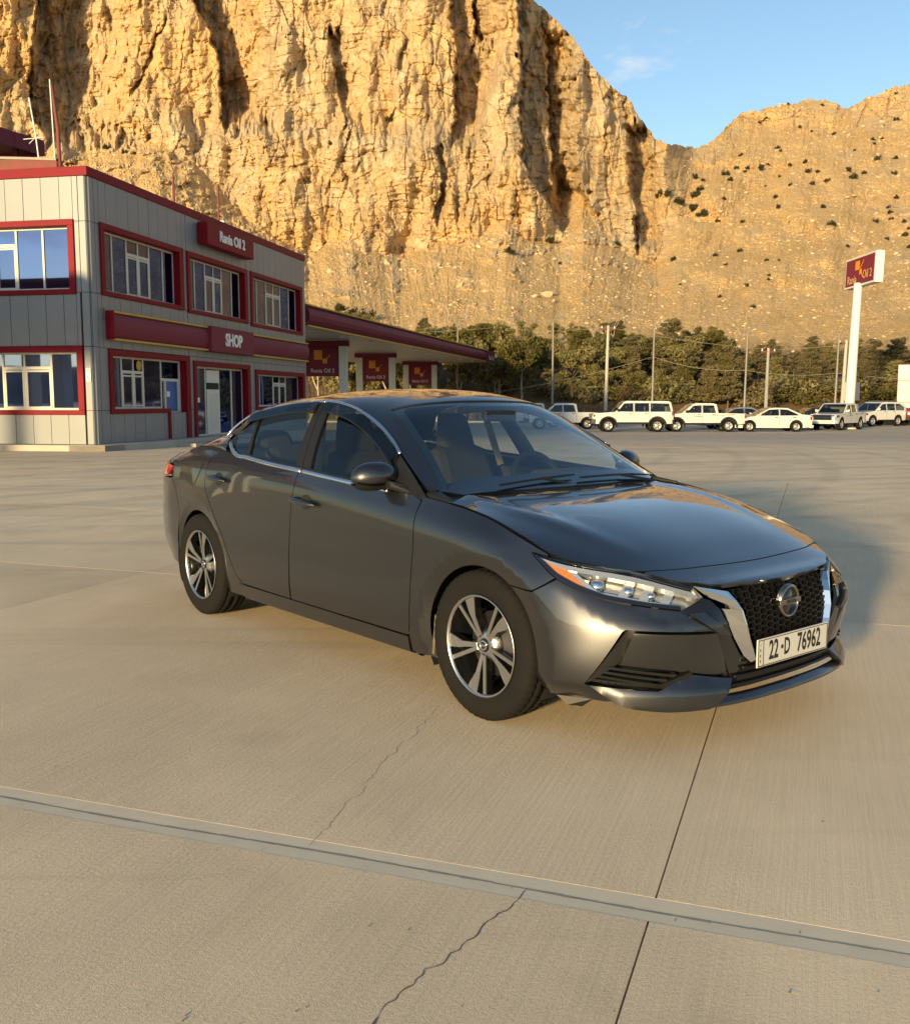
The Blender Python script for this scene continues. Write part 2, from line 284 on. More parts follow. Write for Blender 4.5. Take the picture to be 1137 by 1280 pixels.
def rock_mat():
    m = mat('limestone', (.4, .3, .2), .95, spec=.15); nt, N, L, b = nodes(m)
    tc = N('ShaderNodeTexCoord').outputs['Object']; at = N('ShaderNodeAttribute'); at.attribute_name = 'rockiness'
    n1 = tex(nt, 'Noise', .035, 6, .6, tc); n2 = tex(nt, 'Noise', .25, 8, .65, tc); st = tex(nt, 'Noise', .5, 6, .6, mapping(nt, tc, (1, 1, .09))); bd = tex(nt, 'Noise', .6, 5, .6, mapping(nt, tc, (.12, .12, 1.2)))
    c = ramp(nt, [(.3, (.50, .36, .185)), (.5, (0.534, 0.400, 0.238)), (.68, (0.626, 0.510, 0.348))]); L(n2.outputs[0], c.inputs[0])
    or_ = ramp(nt, [(.46, (0, 0, 0)), (.66, (1, 1, 1))]); L(n1.outputs[0], or_.inputs[0]); c1 = mix(nt, or_.outputs[0], c.outputs[0], (.60, .40, .18))
    gy = ramp(nt, [(.52, (0, 0, 0)), (.72, (.8, .8, .8))]); L(st.outputs[0], gy.inputs[0]); c2 = mix(nt, gy.outputs[0], c1, (.27, .215, .145))
    wt = ramp(nt, [(.55, (0, 0, 0)), (.75, (.55, .55, .55))]); L(bd.outputs[0], wt.inputs[0]); c2 = mix(nt, wt.outputs[0], c2, (0.673, 0.568, 0.406))
    sc = ramp(nt, [(.3, (0.515, 0.336, 0.153)), (.55, (0.655, 0.454, 0.224)), (.72, (0.772, 0.594, 0.347))]); n3 = tex(nt, 'Noise', .9, 8, .75, tc); L(n3.outputs[0], sc.inputs[0])
    gr = ramp(nt, [(.46, (0, 0, 0)), (.64, (.85, .85, .85))]); L(tex(nt, 'Noise', .10, 6, .65, mapping(nt, tc, (1, 1, 1), loc=(40, 3, 9))).outputs[0], gr.inputs[0]); s2 = mix(nt, gr.outputs[0], sc.outputs[0], (0.550, 0.370, 0.163))
    vo = tex(nt, 'Voronoi', 1.1, vec=tc); vr = ramp(nt, [(.12, (1, 1, 1)), (.3, (0, 0, 0))]); L(vo.outputs['Distance'], vr.inputs[0]); s3 = mix(nt, vr.outputs[0], s2, (0.796, 0.616, 0.377))
    dk = ramp(nt, [(.40, (.78, .76, .72)), (.56, (1.06, 1.06, 1.06))]); L(tex(nt, 'Noise', 2.6, 4, .7, tc).outputs[0], dk.inputs[0]); s3 = mix(nt, .8, mix(nt, .6, s2, s3), dk.outputs[0], 'MULTIPLY')
    a2 = N('ShaderNodeAttribute'); a2.attribute_name = 'soil'; s3 = mix(nt, a2.outputs['Fac'], s3, mix(nt, n3.outputs[0], (.14, .095, .05), (.24, .165, .09)))
    L(mix(nt, at.outputs['Fac'], s3, c2), b.inputs['Base Color'])
    bn = tex(nt, 'Noise', 2.0, 10, .7, tc); bp = N('ShaderNodeBump'); bp.inputs['Strength'].default_value = .9; bp.inputs['Distance'].default_value = .45; L(bn.outputs[0], bp.inputs['Height']); L(bp.outputs[0], b.inputs['Normal'])
    return m
mountain, MX, MY, MP_, MROCK = build_mountain()
def slope_point(bx, by):
    j = int(np.argmin(np.abs(MX[0]-bx))); i = int(np.argmin(np.abs(MY[:, j]-by))); return Vector(MP_[i, j])
# ---------------------------------------------------------------- loose rock and scrub on the slopes
def rock_mesh(name, seed, sub=1):
    rnd = random.Random(seed); bm = bmesh.new(); bmesh.ops.create_icosphere(bm, subdivisions=sub, radius=1)
    pl = [(Vector((rnd.gauss(0, 1), rnd.gauss(0, 1), rnd.gauss(0, 1))).normalized(), rnd.uniform(.45, .8)) for _ in range(7)]
    for v in bm.verts:
        for n, d in pl:
            e = v.co.dot(n)-d
            if e > 0: v.co -= n*e
        v.co *= rnd.uniform(.92, 1.08)
    me = bpy.data.meshes.new(name); bm.to_mesh(me); bm.free(); return me
M_bould = mat('boulder_stone', (.60, .47, .30), .95, spec=.15, noise=(1.6, .7, (.46, .33, .18)), bump=(4, .6, .15))
_rk = [rock_mesh('boulder', 40+k, 2) for k in range(5)]
def slope_rocks():
    rnd = random.Random(3)
    big = [(684, 370, 13, 8), (668, 371, 9, 5), (692, 377, 6, 4), (575, 358, 12, 5), (599, 309, 8, 6), (637, 348, 11, 4), (613, 304, 10, 5), (483, 328, 8, 6), (414, 340, 9, 6), (520, 340, 6, 4), (606, 364, 7, 4), (540, 356, 6, 3), (700, 300, 7, 5), (745, 325, 6, 4), (800, 345, 6, 4), (855, 352, 6, 4), (905, 330, 5, 3), (930, 358, 5, 3), (560, 330, 5, 3), (500, 306, 8, 5), (455, 318, 6, 4), (400, 312, 10, 6), (388, 330, 8, 5), (352, 312, 8, 4), (340, 300, 9, 5), (120, 190, 6, 4), (150, 178, 7, 4), (180, 168, 6, 4), (168, 186, 5, 3), (640, 385, 5, 3), (720, 352, 5, 3), (770, 372, 5, 3), (655, 330, 6, 4), (675, 318, 6, 4), (1010, 370, 5, 3), (985, 345, 4, 3), (962, 372, 5, 3), (1025, 330, 4, 3)]
    for i, (bx, by, w, h) in enumerate(big):
        p = slope_point(bx, by); d = math.hypot(p.x, p.y); s = d/1225
        o = link('boulder', _rk[i % 5], M_bould); o.location = p+Vector((0, 0, .15*h*s)); o.scale = (w*s*.62, w*s*.6, h*s*.75); o.rotation_euler = (rnd.uniform(-.3, .3), rnd.uniform(-.3, .3), rnd.uniform(0, 6))
        tag(o, ('large blocky' if w > 9 else 'flat' if w > 1.9*h else 'small')+' pale boulder lying on the scree '+('above the shop roof' if bx < 330 else 'right above the fuel canopy' if bx < 560 else 'below the two dark gullies of the cliff' if bx < 720 else 'under the last cliff tower' if bx < 880 else 'of the open hillside left of the tall sign'), 'boulder', 'boulders on the scree slope')
    V = []; F = []; base = [np.array([v.co[:] for v in m.vertices]) for m in (rock_mesh('r', 90+k, 1) for k in range(6))]; faces = [[tuple(p.vertices) for p in rock_mesh('r', 90+k, 1).polygons] for k in range(6)]
    rs = np.random.RandomState(5); n = 0; cand = np.argwhere((MROCK < .35) & (MY < 455) & (MX > 60) & (MX < 1200))
    pick = cand[rs.randint(0, len(cand), 30000)]
    dens = fbm(MX/60.+1, MY/30., 3)
    for i, j in pick:
        y = MY[i, j]; x = MX[i, j]
        if dens[i, j]+rs.rand()*.9 < .25: continue
        if x > 820 and rs.rand() < .45: continue
        p = MP_[i, j]; d = math.hypot(p[0], p[1]); s = d/1225*(.42+.9*rs.rand()**3+(1.5 if rs.rand() < .05 else 0))*1.2; k = rs.randint(6); a = rs.rand()*6.28; c, sn = math.cos(a), math.sin(a)
        b = base[k]*np.array([s*(.8+.5*rs.rand()), s*(.7+.4*rs.rand()), s*(.5+.35*rs.rand())]); b = np.stack([b[:, 0]*c-b[:, 1]*sn, b[:, 0]*sn+b[:, 1]*c, b[:, 2]], 1)+p
        V.append(b); F += [tuple(q+n for q in f) for f in faces[k]]; n += len(b)
    me = bpy.data.meshes.new('rubble'); me.from_pydata(np.concatenate(V).tolist(), [], F); o = link('rubble', me, M_bould); tag(o, 'small loose stones scattered over the scree', 'rubble', kind='stuff')
slope_rocks()
def leaf_mesh(name, centers, size, per, seed, flat=.5):
    """leaf faces scattered round clump centres (x,y,z,r)"""
    rs = np.random.RandomState(seed); V = []; F = []
    for cx, cy, cz, r in centers:
        n = int(per*r*r*4)+6; d = rs.normal(size=(n, 3)); d /= np.linalg.norm(d, axis=1)[:, None]; q = rs.rand(n)**.4; P = np.array([cx, cy, cz])+d*(q*r)[:, None]*np.array([1, 1, .8])
        a = rs.normal(size=(n, 3)); a /= np.linalg.norm(a, axis=1)[:, None]; b = np.cross(a, d+rs.normal(size=(n, 3))*flat); b /= np.linalg.norm(b, axis=1)[:, None]+1e-9
        s = size*(.6+.8*rs.rand(n))[:, None]
        k = len(V)*4; V.append(np.stack([P-a*s, P+b*s*.45, P+a*s, P-b*s*.45], 1)); F += [(k0, k0+1, k0+2, k0+3) for k0 in range(0, 0)]
    P = np.concatenate(V).reshape(-1, 3); F = np.arange(len(P)).reshape(-1, 4)
    me = bpy.data.meshes.new(name); me.from_pydata(P.tolist(), [], F.tolist()); return me
def leaf_mat(name, c1, c2, c3):
    m = mat(name, c1, .75, spec=.2); nt, N, L, b = nodes(m); g = N('ShaderNodeNewGeometry'); oi = N('ShaderNodeObjectInfo')
    r = ramp(nt, [(0, c1), (.5, c2), (1, c3)]); ad = N('ShaderNodeMath'); ad.operation = 'MULTIPLY_ADD'; ad.inputs[1].default_value = .75; L(g.outputs['Random Per Island'], ad.inputs[0]); m2 = N('ShaderNodeMath'); m2.operation = 'MULTIPLY'; m2.inputs[1].default_value = .3; L(oi.outputs['Random'], m2.inputs[0]); L(m2.outputs[0], ad.inputs[2]); L(ad.outputs[0], r.inputs[0]); L(r.outputs[0], b.inputs['Base Color'])
    t = N('ShaderNodeBsdfTranslucent'); L(r.outputs[0], t.inputs[0]); x = N('ShaderNodeMixShader'); x.inputs[0].default_value = .3; o = nt.nodes['Material Output']; L(b.outputs[0], x.inputs[1]); L(t.outputs[0], x.inputs[2]); L(x.outputs[0], o.inputs[0]); return m
M_scrub = leaf_mat('scrub_leaf', (.035, .040, .018), (.055, .055, .024), (.085, .07, .03))
def scrub():
    rnd = random.Random(8); ms = []
    for k in range(4):
        c = [(rnd.gauss(0, .38), rnd.gauss(0, .38), .35+rnd.uniform(-.1, .3), rnd.uniform(.3, .5)) for _ in range(7)]; ms.append(leaf_mesh('shrub', c, .12, 90, 60+k))
    Z4 = lambda x, y: (820+x*.2788, 90+y*.2788)
    pts = [(*Z4(x, y), w*.2788) for x, y, w in ((175, 562, 52), (192, 532, 36), (108, 592, 56), (165, 622, 54), (214, 645, 50), (38, 556, 50), (8, 562, 40), (172, 476, 34), (206, 487, 20), (310, 463, 34), (330, 486, 26), (470, 440, 40), (383, 376, 22), (358, 434, 20), (404, 434, 22), (546, 613, 28), (535, 563, 24), (598, 508, 20), (695, 506, 26), (762, 494, 30), (726, 453, 22), (684, 448, 26), (598, 420, 20), (666, 408, 26), (750, 610, 26), (790, 686, 34), (880, 480, 40), (860, 445, 30), (1047, 634, 24), (1056, 662, 22), (1076, 568, 24), (994, 392, 30), (1072, 390, 24), (1063, 460, 24), (1115, 736, 30), (1130, 704, 20), (1130, 790, 26), (1035, 752, 20), (1115, 676, 22), (388, 676, 24), (272, 672, 22), (494, 845, 18), (553, 845, 14), (594, 675, 12), (504, 914, 18), (372, 805, 26), (265, 826, 26), (404, 960, 24), (545, 342, 22), (466, 228, 18), (795, 282, 20), (975, 325, 16), (935, 455, 22), (984, 674, 24), (856, 784, 22), (488, 512, 14), (550, 470, 16), (310, 866, 18), (104, 955, 14), (78, 846, 30), (500, 418, 16), (890, 352, 14), (1010, 300, 14), (590, 144, 14), (740, 150, 16), (1075, 98, 16), (695, 270, 14))]
    pts += [(687, 304, 13), (635, 316, 12), (735, 242, 9), (771, 306, 9), (486, 153, 13), (131, 186, 9), (156, 191, 7), (412, 180, 6), (441, 395, 16), (425, 388, 14), (460, 400, 20), (640, 270, 7), (700, 330, 6), (900, 372, 6), (940, 385, 7), (960, 350, 5), (1110, 260, 6), (1010, 215, 6), (930, 215, 5), (1000, 160, 5), (975, 190, 5), (1090, 175, 5), (1120, 150, 6), (905, 250, 6)]
    for i, (bx, by, w) in enumerate(pts):
        p = slope_point(bx, by); s = math.hypot(p.x, p.y)/1225*w
        o = link('shrub', ms[i % 4], M_scrub); o.location = p-Vector((0, 0, s*.12)); o.scale = (s*.58, s*.58, s*.85); o.rotation_euler.z = rnd.uniform(0, 6)
        tag(o, ('big rounded' if w > 11 else 'middling' if w > 6.5 else 'tiny')+' dark shrub '+('on the steep cliff bench' if bx < 600 and by < 260 else 'at the foot of the slope above the canopy' if bx < 560 else 'on the scree below the cliff' if bx < 800 else ('in the shaded hollow beside the cliff' if bx < 890 and by < 280 else 'on the slope below the saddle' if bx < 960 else 'on the rocky shoulder near the hill crest' if by < 190 else 'on the open hillside behind the tall sign')), 'shrub', 'shrubs on the mountainside')
scrub()
# ---------------------------------------------------------------- the yard: concrete slabs near, one sheet beyond
JU = Vector((.94, -.342, 0)).normalized(); JV = Vector((-JU.y, JU.x, 0))     # along / across the wide joint
def concrete_mat():
    m = mat('brushed_concrete', (.3, .27, .22), .88, spec=.25); nt, N, L, b = nodes(m)
    tc = N('ShaderNodeNewGeometry').outputs['Position']; oi = N('ShaderNodeObjectInfo')
    ln = mapping(nt, tc, (1, 1, 1), (0, 0, -math.atan2(JV.y, JV.x)))
    br = tex(nt, 'Noise', 1, 4, .6, mapping(nt, ln, (1.6, 75, 1))); b2 = tex(nt, 'Noise', 1, 3, .6, mapping(nt, ln, (.5, 22, 1))); gr = tex(nt, 'Noise', 260, 3, .7, tc); g2 = tex(nt, 'Noise', 70, 4, .7, tc)
    big = tex(nt, 'Noise', .22, 6, .6, tc); mid = tex(nt, 'Noise', 1.3, 6, .65, tc); st = tex(nt, 'Noise', .8, 5, .6, mapping(nt, ln, (.35, 1.3, 1)))
    c = ramp(nt, [(.36, (.285, .225, .160)), (.5, (.405, .334, .249)), (.62, (.515, .44, .345))]); L(big.outputs[0], c.inputs[0])
    c1 = mix(nt, .5, c.outputs[0], mix(nt, mid.outputs[0], (0.298, 0.241, 0.177), (0.525, 0.447, 0.348)))
    c1 = mix(nt, .35, c1, mix(nt, st.outputs[0], (0.312, 0.256, 0.192), (0.490, 0.405, 0.305)))
    rr = ramp(nt, [(.3, (.86, .86, .86)), (.7, (1.09, 1.09, 1.09))]); L(br.outputs[0], rr.inputs[0]); c1 = mix(nt, .55, c1, rr.outputs[0], 'MULTIPLY')
    r2 = ramp(nt, [(.32, (.45, .45, .45)), (.68, (1.32, 1.32, 1.32))]); L(gr.outputs[0], r2.inputs[0]); c1 = mix(nt, .5, c1, r2.outputs[0], 'MULTIPLY')
    # pits, dark specks and oil spots
    vo = tex(nt, 'Voronoi', 5.5, vec=tc); vr = ramp(nt, [(.022, (1, 1, 1)), (.04, (0, 0, 0))]); L(vo.outputs['Distance'], vr.inputs[0]); vk = tex(nt, 'Noise', 2.1, 2, .5, tc); vm = ramp(nt, [(.55, (0, 0, 0)), (.6, (1, 1, 1))]); L(vk.outputs[0], vm.inputs[0])
    c1 = mix(nt, mix(nt, 1, vr.outputs[0], vm.outputs[0], 'MULTIPLY'), c1, (.12, .10, .08))
    oil = ramp(nt, [(.60, (0, 0, 0)), (.72, (.55, .55, .55))]); L(tex(nt, 'Noise', .75, 4, .55, mapping(nt, tc, (1, 1, 1), loc=(3.1, 7.7, 0))).outputs[0], oil.inputs[0]); c1 = mix(nt, oil.outputs[0], c1, (.24, .19, .145))
    # curved tyre tracks
    for (cx, cy, sc, dst) in ((-26, 32, .17, 5.5), (22, -9, .21, 5.0), (-6, 62, .13, 6.5)):
        wv = N('ShaderNodeTexWave'); wv.wave_type = 'RINGS'; wv.rings_direction = 'Z'; wv.inputs['Scale'].default_value = sc; wv.inputs['Distortion'].default_value = dst; wv.inputs['Detail'].default_value = 2; wv.inputs['Detail Scale'].default_value = .12
        L(mapping(nt, tc, (1, 1, 1), loc=(-cx, -cy, 0)), wv.inputs['Vector']); rp = ramp(nt, [(.86, (0, 0, 0)), (.985, (.30, .30, .30))]); L(wv.outputs['Fac'], rp.inputs[0])
        sep = N('ShaderNodeSeparateXYZ'); L(tc, sep.inputs[0]); mr = N('ShaderNodeMapRange'); mr.inputs[1].default_value = 8.5; mr.inputs[2].default_value = 12; L(sep.outputs['Y'], mr.inputs[0])
        c1 = mix(nt, mix(nt, 1, mix(nt, 1, rp.outputs[0], mr.outputs[0], 'MULTIPLY'), mid.outputs[0], 'MULTIPLY'), c1, (.13, .105, .085))
    sw = ramp(nt, [(.50, (0, 0, 0)), (.68, (.5, .5, .5))]); L(tex(nt, 'Noise', .45, 6, .62, mapping(nt, tc, (1, .55, 1), (0, 0, .5), (9, 2, 0))).outputs[0], sw.inputs[0]); c1 = mix(nt, sw.outputs[0], c1, (.50, .41, .30))
    sk = ramp(nt, [(.58, (0, 0, 0)), (.70, (.5, .5, .5))]); L(tex(nt, 'Noise', 1.0, 5, .6, mapping(nt, tc, (.10, 1.5, 1), (0, 0, -.32), (1, 5, 0))).outputs[0], sk.inputs[0]); c1 = mix(nt, sk.outputs[0], c1, (.25, .20, .15))
    # asphalt-grey wear far down the yard
    sep = N('ShaderNodeSeparateXYZ'); L(tc, sep.inputs[0]); mr = N('ShaderNodeMapRange'); mr.inputs[1].default_value = 30; mr.inputs[2].default_value = 46; mr.inputs[4].default_value = .85; L(sep.outputs['Y'], mr.inputs[0]); c1 = mix(nt, mr.outputs[0], c1, mix(nt, mid.outputs[0], (.19, .165, .14), (.27, .235, .20)))
    c1 = mix(nt, 1, c1, (2.12, 2.0, 1.74), 'MULTIPLY')
    pr = N('ShaderNodeMapRange'); pr.inputs[3].default_value = .93; pr.inputs[4].default_value = 1.05; L(oi.outputs['Random'], pr.inputs[0]); c1 = mix(nt, 1, c1, pr.outputs[0], 'MULTIPLY')
    L(c1, b.inputs['Base Color'])
    h = N('ShaderNodeMath'); h.operation = 'ADD'; L(br.outputs[0], h.inputs[0]); h2 = N('ShaderNodeMath'); h2.operation = 'MULTIPLY_ADD'; h2.inputs[1].default_value = .9; L(gr.outputs[0], h2.inputs[0]); L(g2.outputs[0], h2.inputs[2]); L(h2.outputs[0], h.inputs[1])
    bp = N('ShaderNodeBump'); bp.inputs['Strength'].default_value = .45; bp.inputs['Distance'].default_value = .006; L(h.outputs[0], bp.inputs['Height']); L(bp.outputs[0], b.inputs['Normal'])
    return m
M_conc = concrete_mat()
M_seal = mat('joint_mortar', (.80, .67, .475), .9, noise=(9, .6, (.70, .585, .41)), bump=(60, .15, .002))
M_gap = mat('joint_dirt', (.055, .046, .036), .95)
M_crack = mat('crack_dark', (.15, .125, .095), .95)  # dark tone of the thin crack strips laid on the slabs
M_groove = mat('joint_groove_shade', (.36, .31, .24), .95, noise=(20, .6, (.24, .20, .155)))  # dark strip colour standing for shade in the groove
M_pale = mat('pale_joint_sealant', (.42, .36, .28), .9)
def jp(t, n, z=0): p = JU*t+JV*n; return (p.x, p.y, z)
def yard():
    # terrain sheet: 15 mm under the slab tops where the slabs lie, falls away gently beyond
    ys = [-900, -60, -5.0, 18]+list(np.linspace(18, 60, 15))[1:]+[104]; xs = [-900, -30, 30, 900]
    V = [(x, y, yard_z(y)-(.016 if y < 19 else .016*max(0, 1-(y-19)/6))) for y in ys for x in xs]; F = [(j*4+i, j*4+i+1, (j+1)*4+i+1, (j+1)*4+i) for j in range(len(ys)-1) for i in range(3)]
    g = link('ground', MB().add(V, F).mesh('ground'), M_gap_ground); g['kind'] = 'structure'
    T0 = -.355; tj = [T0+4.6*k for k in range(-9, 10)]; nj = [-1.23, 2.52, 6.40, 10.15, 13.9, 17.6]
    for a in range(len(nj)-1):
        for k in range(len(tj)-1):
            g2 = .0028; n0, n1 = nj[a]+(.064 if abs(nj[a]-2.52) < .01 else g2), nj[a+1]-(.064 if abs(nj[a+1]-2.52) < .01 else g2)
            if max(jp(tj[k], n)[1] for n in (n0, n1)) > 19.5: continue
            mb = MB(); b_ = .005
            q = [jp(tj[k]+g2, n0), jp(tj[k+1]-g2, n0), jp(tj[k+1]-g2, n1), jp(tj[k]+g2, n1)]; qi = [jp(tj[k]+g2+b_, n0+b_), jp(tj[k+1]-g2-b_, n0+b_), jp(tj[k+1]-g2-b_, n1-b_), jp(tj[k]+g2+b_, n1-b_)]
            z0 = -.014 if n1 < 17.5 else -.014
            v = [(x, y, -.014) for x, y, _ in q]+[(x, y, -.00003) for x, y, _ in q]+[(x, y, 0) for x, y, _ in qi]
            mb.add(v, [(8, 9, 10, 11)]+[(i, (i+1) % 4, 4+(i+1) % 4, 4+i) for i in range(4)]+[(4+i, 4+(i+1) % 4, 8+(i+1) % 4, 8+i) for i in range(4)])
            mb.build('concrete_slab', M_conc, g)
    # wide mortared joint; a flat dark strip paints its channel's shade
    mb = MB(); rnd = random.Random(2)
    for k in range(-60, 60):
        t0, t1 = k*.2, k*.2+.2; w = .052
        n = 2.52; jit = rnd.uniform(-.0008, .0008); prof = [(-w-.012, -.0004), (-.03, -.0006), (-.006, -.0008), (.006, -.0008), (.03, -.0006), (w+.012, -.0004)]
        for i in range(5): mb.add([jp(t0, n+prof[i][0], prof[i][1]), jp(t1, n+prof[i][0], prof[i][1]), jp(t1, n+prof[i+1][0], prof[i+1][1]), jp(t0, n+prof[i+1][0], prof[i+1][1])], [(0, 1, 2, 3)])
    mb.build('joint_filler', M_seal, g)
    gr = MB()
    for k in range(-120, 120):
        t0 = k*.1; a, b_ = .0045+rnd.uniform(-.002, .002), .0045+rnd.uniform(-.002, .002); o = .006*math.sin(k*.37)+rnd.uniform(-.001, .001)
        gr.add([jp(t0, 2.515-a+o, -.0004), jp(t0+.1, 2.515-b_+o, -.0004), jp(t0+.1, 2.515+b_+o, -.0004), jp(t0, 2.515+a+o, -.0004)], [(0, 1, 2, 3)])
    gr.build('groove_shade_strip', M_groove, g)

    for nn in (6.40,):
        MB().add([jp(-40, nn-.012, -.002), jp(20, nn-.012, -.002), jp(20, nn+.012, -.002), jp(-40, nn+.012, -.002)], [(0, 1, 2, 3)]).build('joint_sealant', M_pale, g)
    MB().add([jp(-12, 10.15-.010, -.002), jp(25, 10.15-.010, -.002), jp(25, 10.15+.010, -.002), jp(-12, 10.15+.010, -.002)], [(0, 1, 2, 3)]).build('joint_sealant', M_pale, g)
    # cracks wandering over the slabs
    def crack(name, p0, p1, w, seed, wob, z=.0012):
        rnd = random.Random(seed); p0, p1 = Vector((*p0, 0)), Vector((*p1, 0)); d = (p1-p0); n = max(6, int(d.length/.022)); s = Vector((-d.y, d.x, 0)).normalized(); a = 0; L_, R_ = [], []
        b = 0
        for i in range(n+1):
            b = .75*b+rnd.gauss(0, wob*.35); a = b+rnd.gauss(0, wob*.12); e = math.sin(math.pi*i/n)**.3; c = p0+d*(i/n)+s*a*e; ww = w*rnd.uniform(.35, 1.25)*e+.0004
            L_.append((c+s*ww)[:2]); R_.append((c-s*ww)[:2])
        V = [(x, y, z) for x, y in L_]+[(x, y, z) for x, y in R_]; F = [(i, i+1, n+2+i, n+1+i) for i in range(n)]
        MB().add(V, F).build(name, M_crack, g)
    crack('crack', (.20, 2.60), (-.17, 2.03), .0020, 4, .02); crack('crack', (-.17, 2.03), (-.22, 1.9), .003, 5, .012)
    crack('crack', (-.45, 2.86), (-.08, 4.25), .0006, 9, .02)
    # grit, pebbles and a paper scrap
    ms = [rock_mesh('pebble', 200+k, 1) for k in range(3)]; rs = np.random.RandomState(11); V = []; F = []; n = 0
    for k in range(260):
        y = 2.0+rs.rand()**1.6*12; x = (rs.rand()-.5)*y*1.05; s = .0011+.0026*rs.rand()**5
        m = ms[rs.randint(3)]; v = np.array([q.co[:] for q in m.vertices])*s*np.array([1.3, 1, .55])+np.array([x, y, s*.3]); V.append(v); F += [tuple(i+n for i in p.vertices) for p in m.polygons]; n += len(v)
    me = bpy.data.meshes.new('grit'); me.from_pydata(np.concatenate(V).tolist(), [], F); tag(link('grit', me, mat('grit_stone', (.20, .16, .12), .9)), 'fine grit and pebbles scattered on the concrete', 'grit', kind='stuff')
    return g
M_gap_ground = M_conc
ground = yard()

def reflection_hills():
    """low dry hills behind the camera, added to hide the horizon sky band in reflections"""
    n = 90; V = []; F = []; az = np.linspace(R(112), R(268), n); hts = 26+16*fbm(az*4.+3, az*0+1.5, 4)*1.6
    for a, h in zip(az, hts):
        for r_, z_ in ((520, -1), (600, h*.45), (680, h*.85), (740, h), (900, h*.6)): V.append((math.sin(a)*r_, math.cos(a)*r_, z_))
    F = [(i*5+k, i*5+k+1, (i+1)*5+k+1, (i+1)*5+k) for i in range(n-1) for k in range(4)]
    o = link('unseen_hills', MB().add(V, F).mesh('unseen_hills'), mat('dry_hill', (.30, .21, .12), .95, noise=(.03, .6, (.16, .13, .07)))); o['kind'] = 'structure'
reflection_hills()
# ---------------------------------------------------------------- shop building and canopies
M_clad = mat('grey_composite_panel', (.232, .246, .262), .42, .1, noise=(.8, .5, (.265, .276, .288)))
M_redf = mat('red_frame_paint', (.21, .006, .016), .5, spec=.15, noise=(3, .4, (.175, .008, .016)))
M_mar = mat('maroon_fascia', (.20, .026, .045), .62, spec=.3, noise=(2, .3, (.165, .023, .04)))
M_yel = mat('yellow_edge', (.52, .33, .05), .45)
M_upvc = mat('white_upvc', (.66, .63, .54), .45, noise=(6, .3, (.55, .52, .44)))
M_white = mat('white_paint', (.72, .70, .64), .5, noise=(2.5, .3, (.62, .60, .54)))
M_sign = mat('sign_white', (.82, .82, .80), .4)
M_soff = mat('soffit_panel', (.42, .42, .40), .5)
M_jnt = mat('panel_joint', (.02, .02, .02), .8)
M_stone = mat('plinth_stone', (.46, .42, .35), .7, noise=(3, .5, (.38, .34, .28)))
M_rust = mat('rusty_steel', (.22, .045, .035), .7, noise=(6, .8, (.14, .05, .035)))
M_galv = mat('galvanised_steel', (.26, .24, .21), .6, .3, noise=(4, .3, (.20, .19, .17)))
M_orange = mat('logo_orange', (.75, .28, .03), .5)
def window_glass(name, base, refl, tint=(.06, .10, .34)):
    m = mat(name, base, .06, 0, 0, spec=.6); nt, N, L, b = nodes(m); g = N('ShaderNodeBsdfGlossy'); g.inputs['Roughness'].default_value = .015; g.inputs['Color'].default_value = (*tint, 1)
    f = N('ShaderNodeFresnel'); f.inputs[0].default_value = 1.5; a = N('ShaderNodeMath'); a.operation = 'ADD'; a.inputs[1].default_value = refl; a.use_clamp = True; L(f.outputs[0], a.inputs[0]); x = N('ShaderNodeMixShader'); L(a.outputs[0], x.inputs[0]); L(b.outputs[0], x.inputs[1]); L(g.outputs[0], x.inputs[2]); L(x.outputs[0], nt.nodes['Material Output'].inputs[0])
    tc = N('ShaderNodeTexCoord').outputs['Object']; n = tex(nt, 'Noise', .5, 2, .5, tc); bp = N('ShaderNodeBump'); bp.inputs['Strength'].default_value = .05; bp.inputs['Distance'].default_value = .05; L(n.outputs[0], bp.inputs['Height']); L(bp.outputs[0], g.inputs['Normal']); return m
M_pane = window_glass('tinted_glass_dim_reflection', (.012, .015, .045), .22)  # same film glass, tint darkened to dim the right face's reflections
M_pane2 = window_glass('tinted_glass_bright_reflection', (.010, .012, .028), .30, (.24, .40, .85))  # same film glass, tint raised so left face reflections look brighter
M_blue = mat('blue_door_panel', (.03, .12, .36), .4)
BU = Vector((.2, .98, 0)).normalized(); BW = Vector((-BU.y, BU.x, 0)); BO = Vector((-10.35, 28.4, 0))
BH, BL, BD = 7.66, 17.5, 9.0
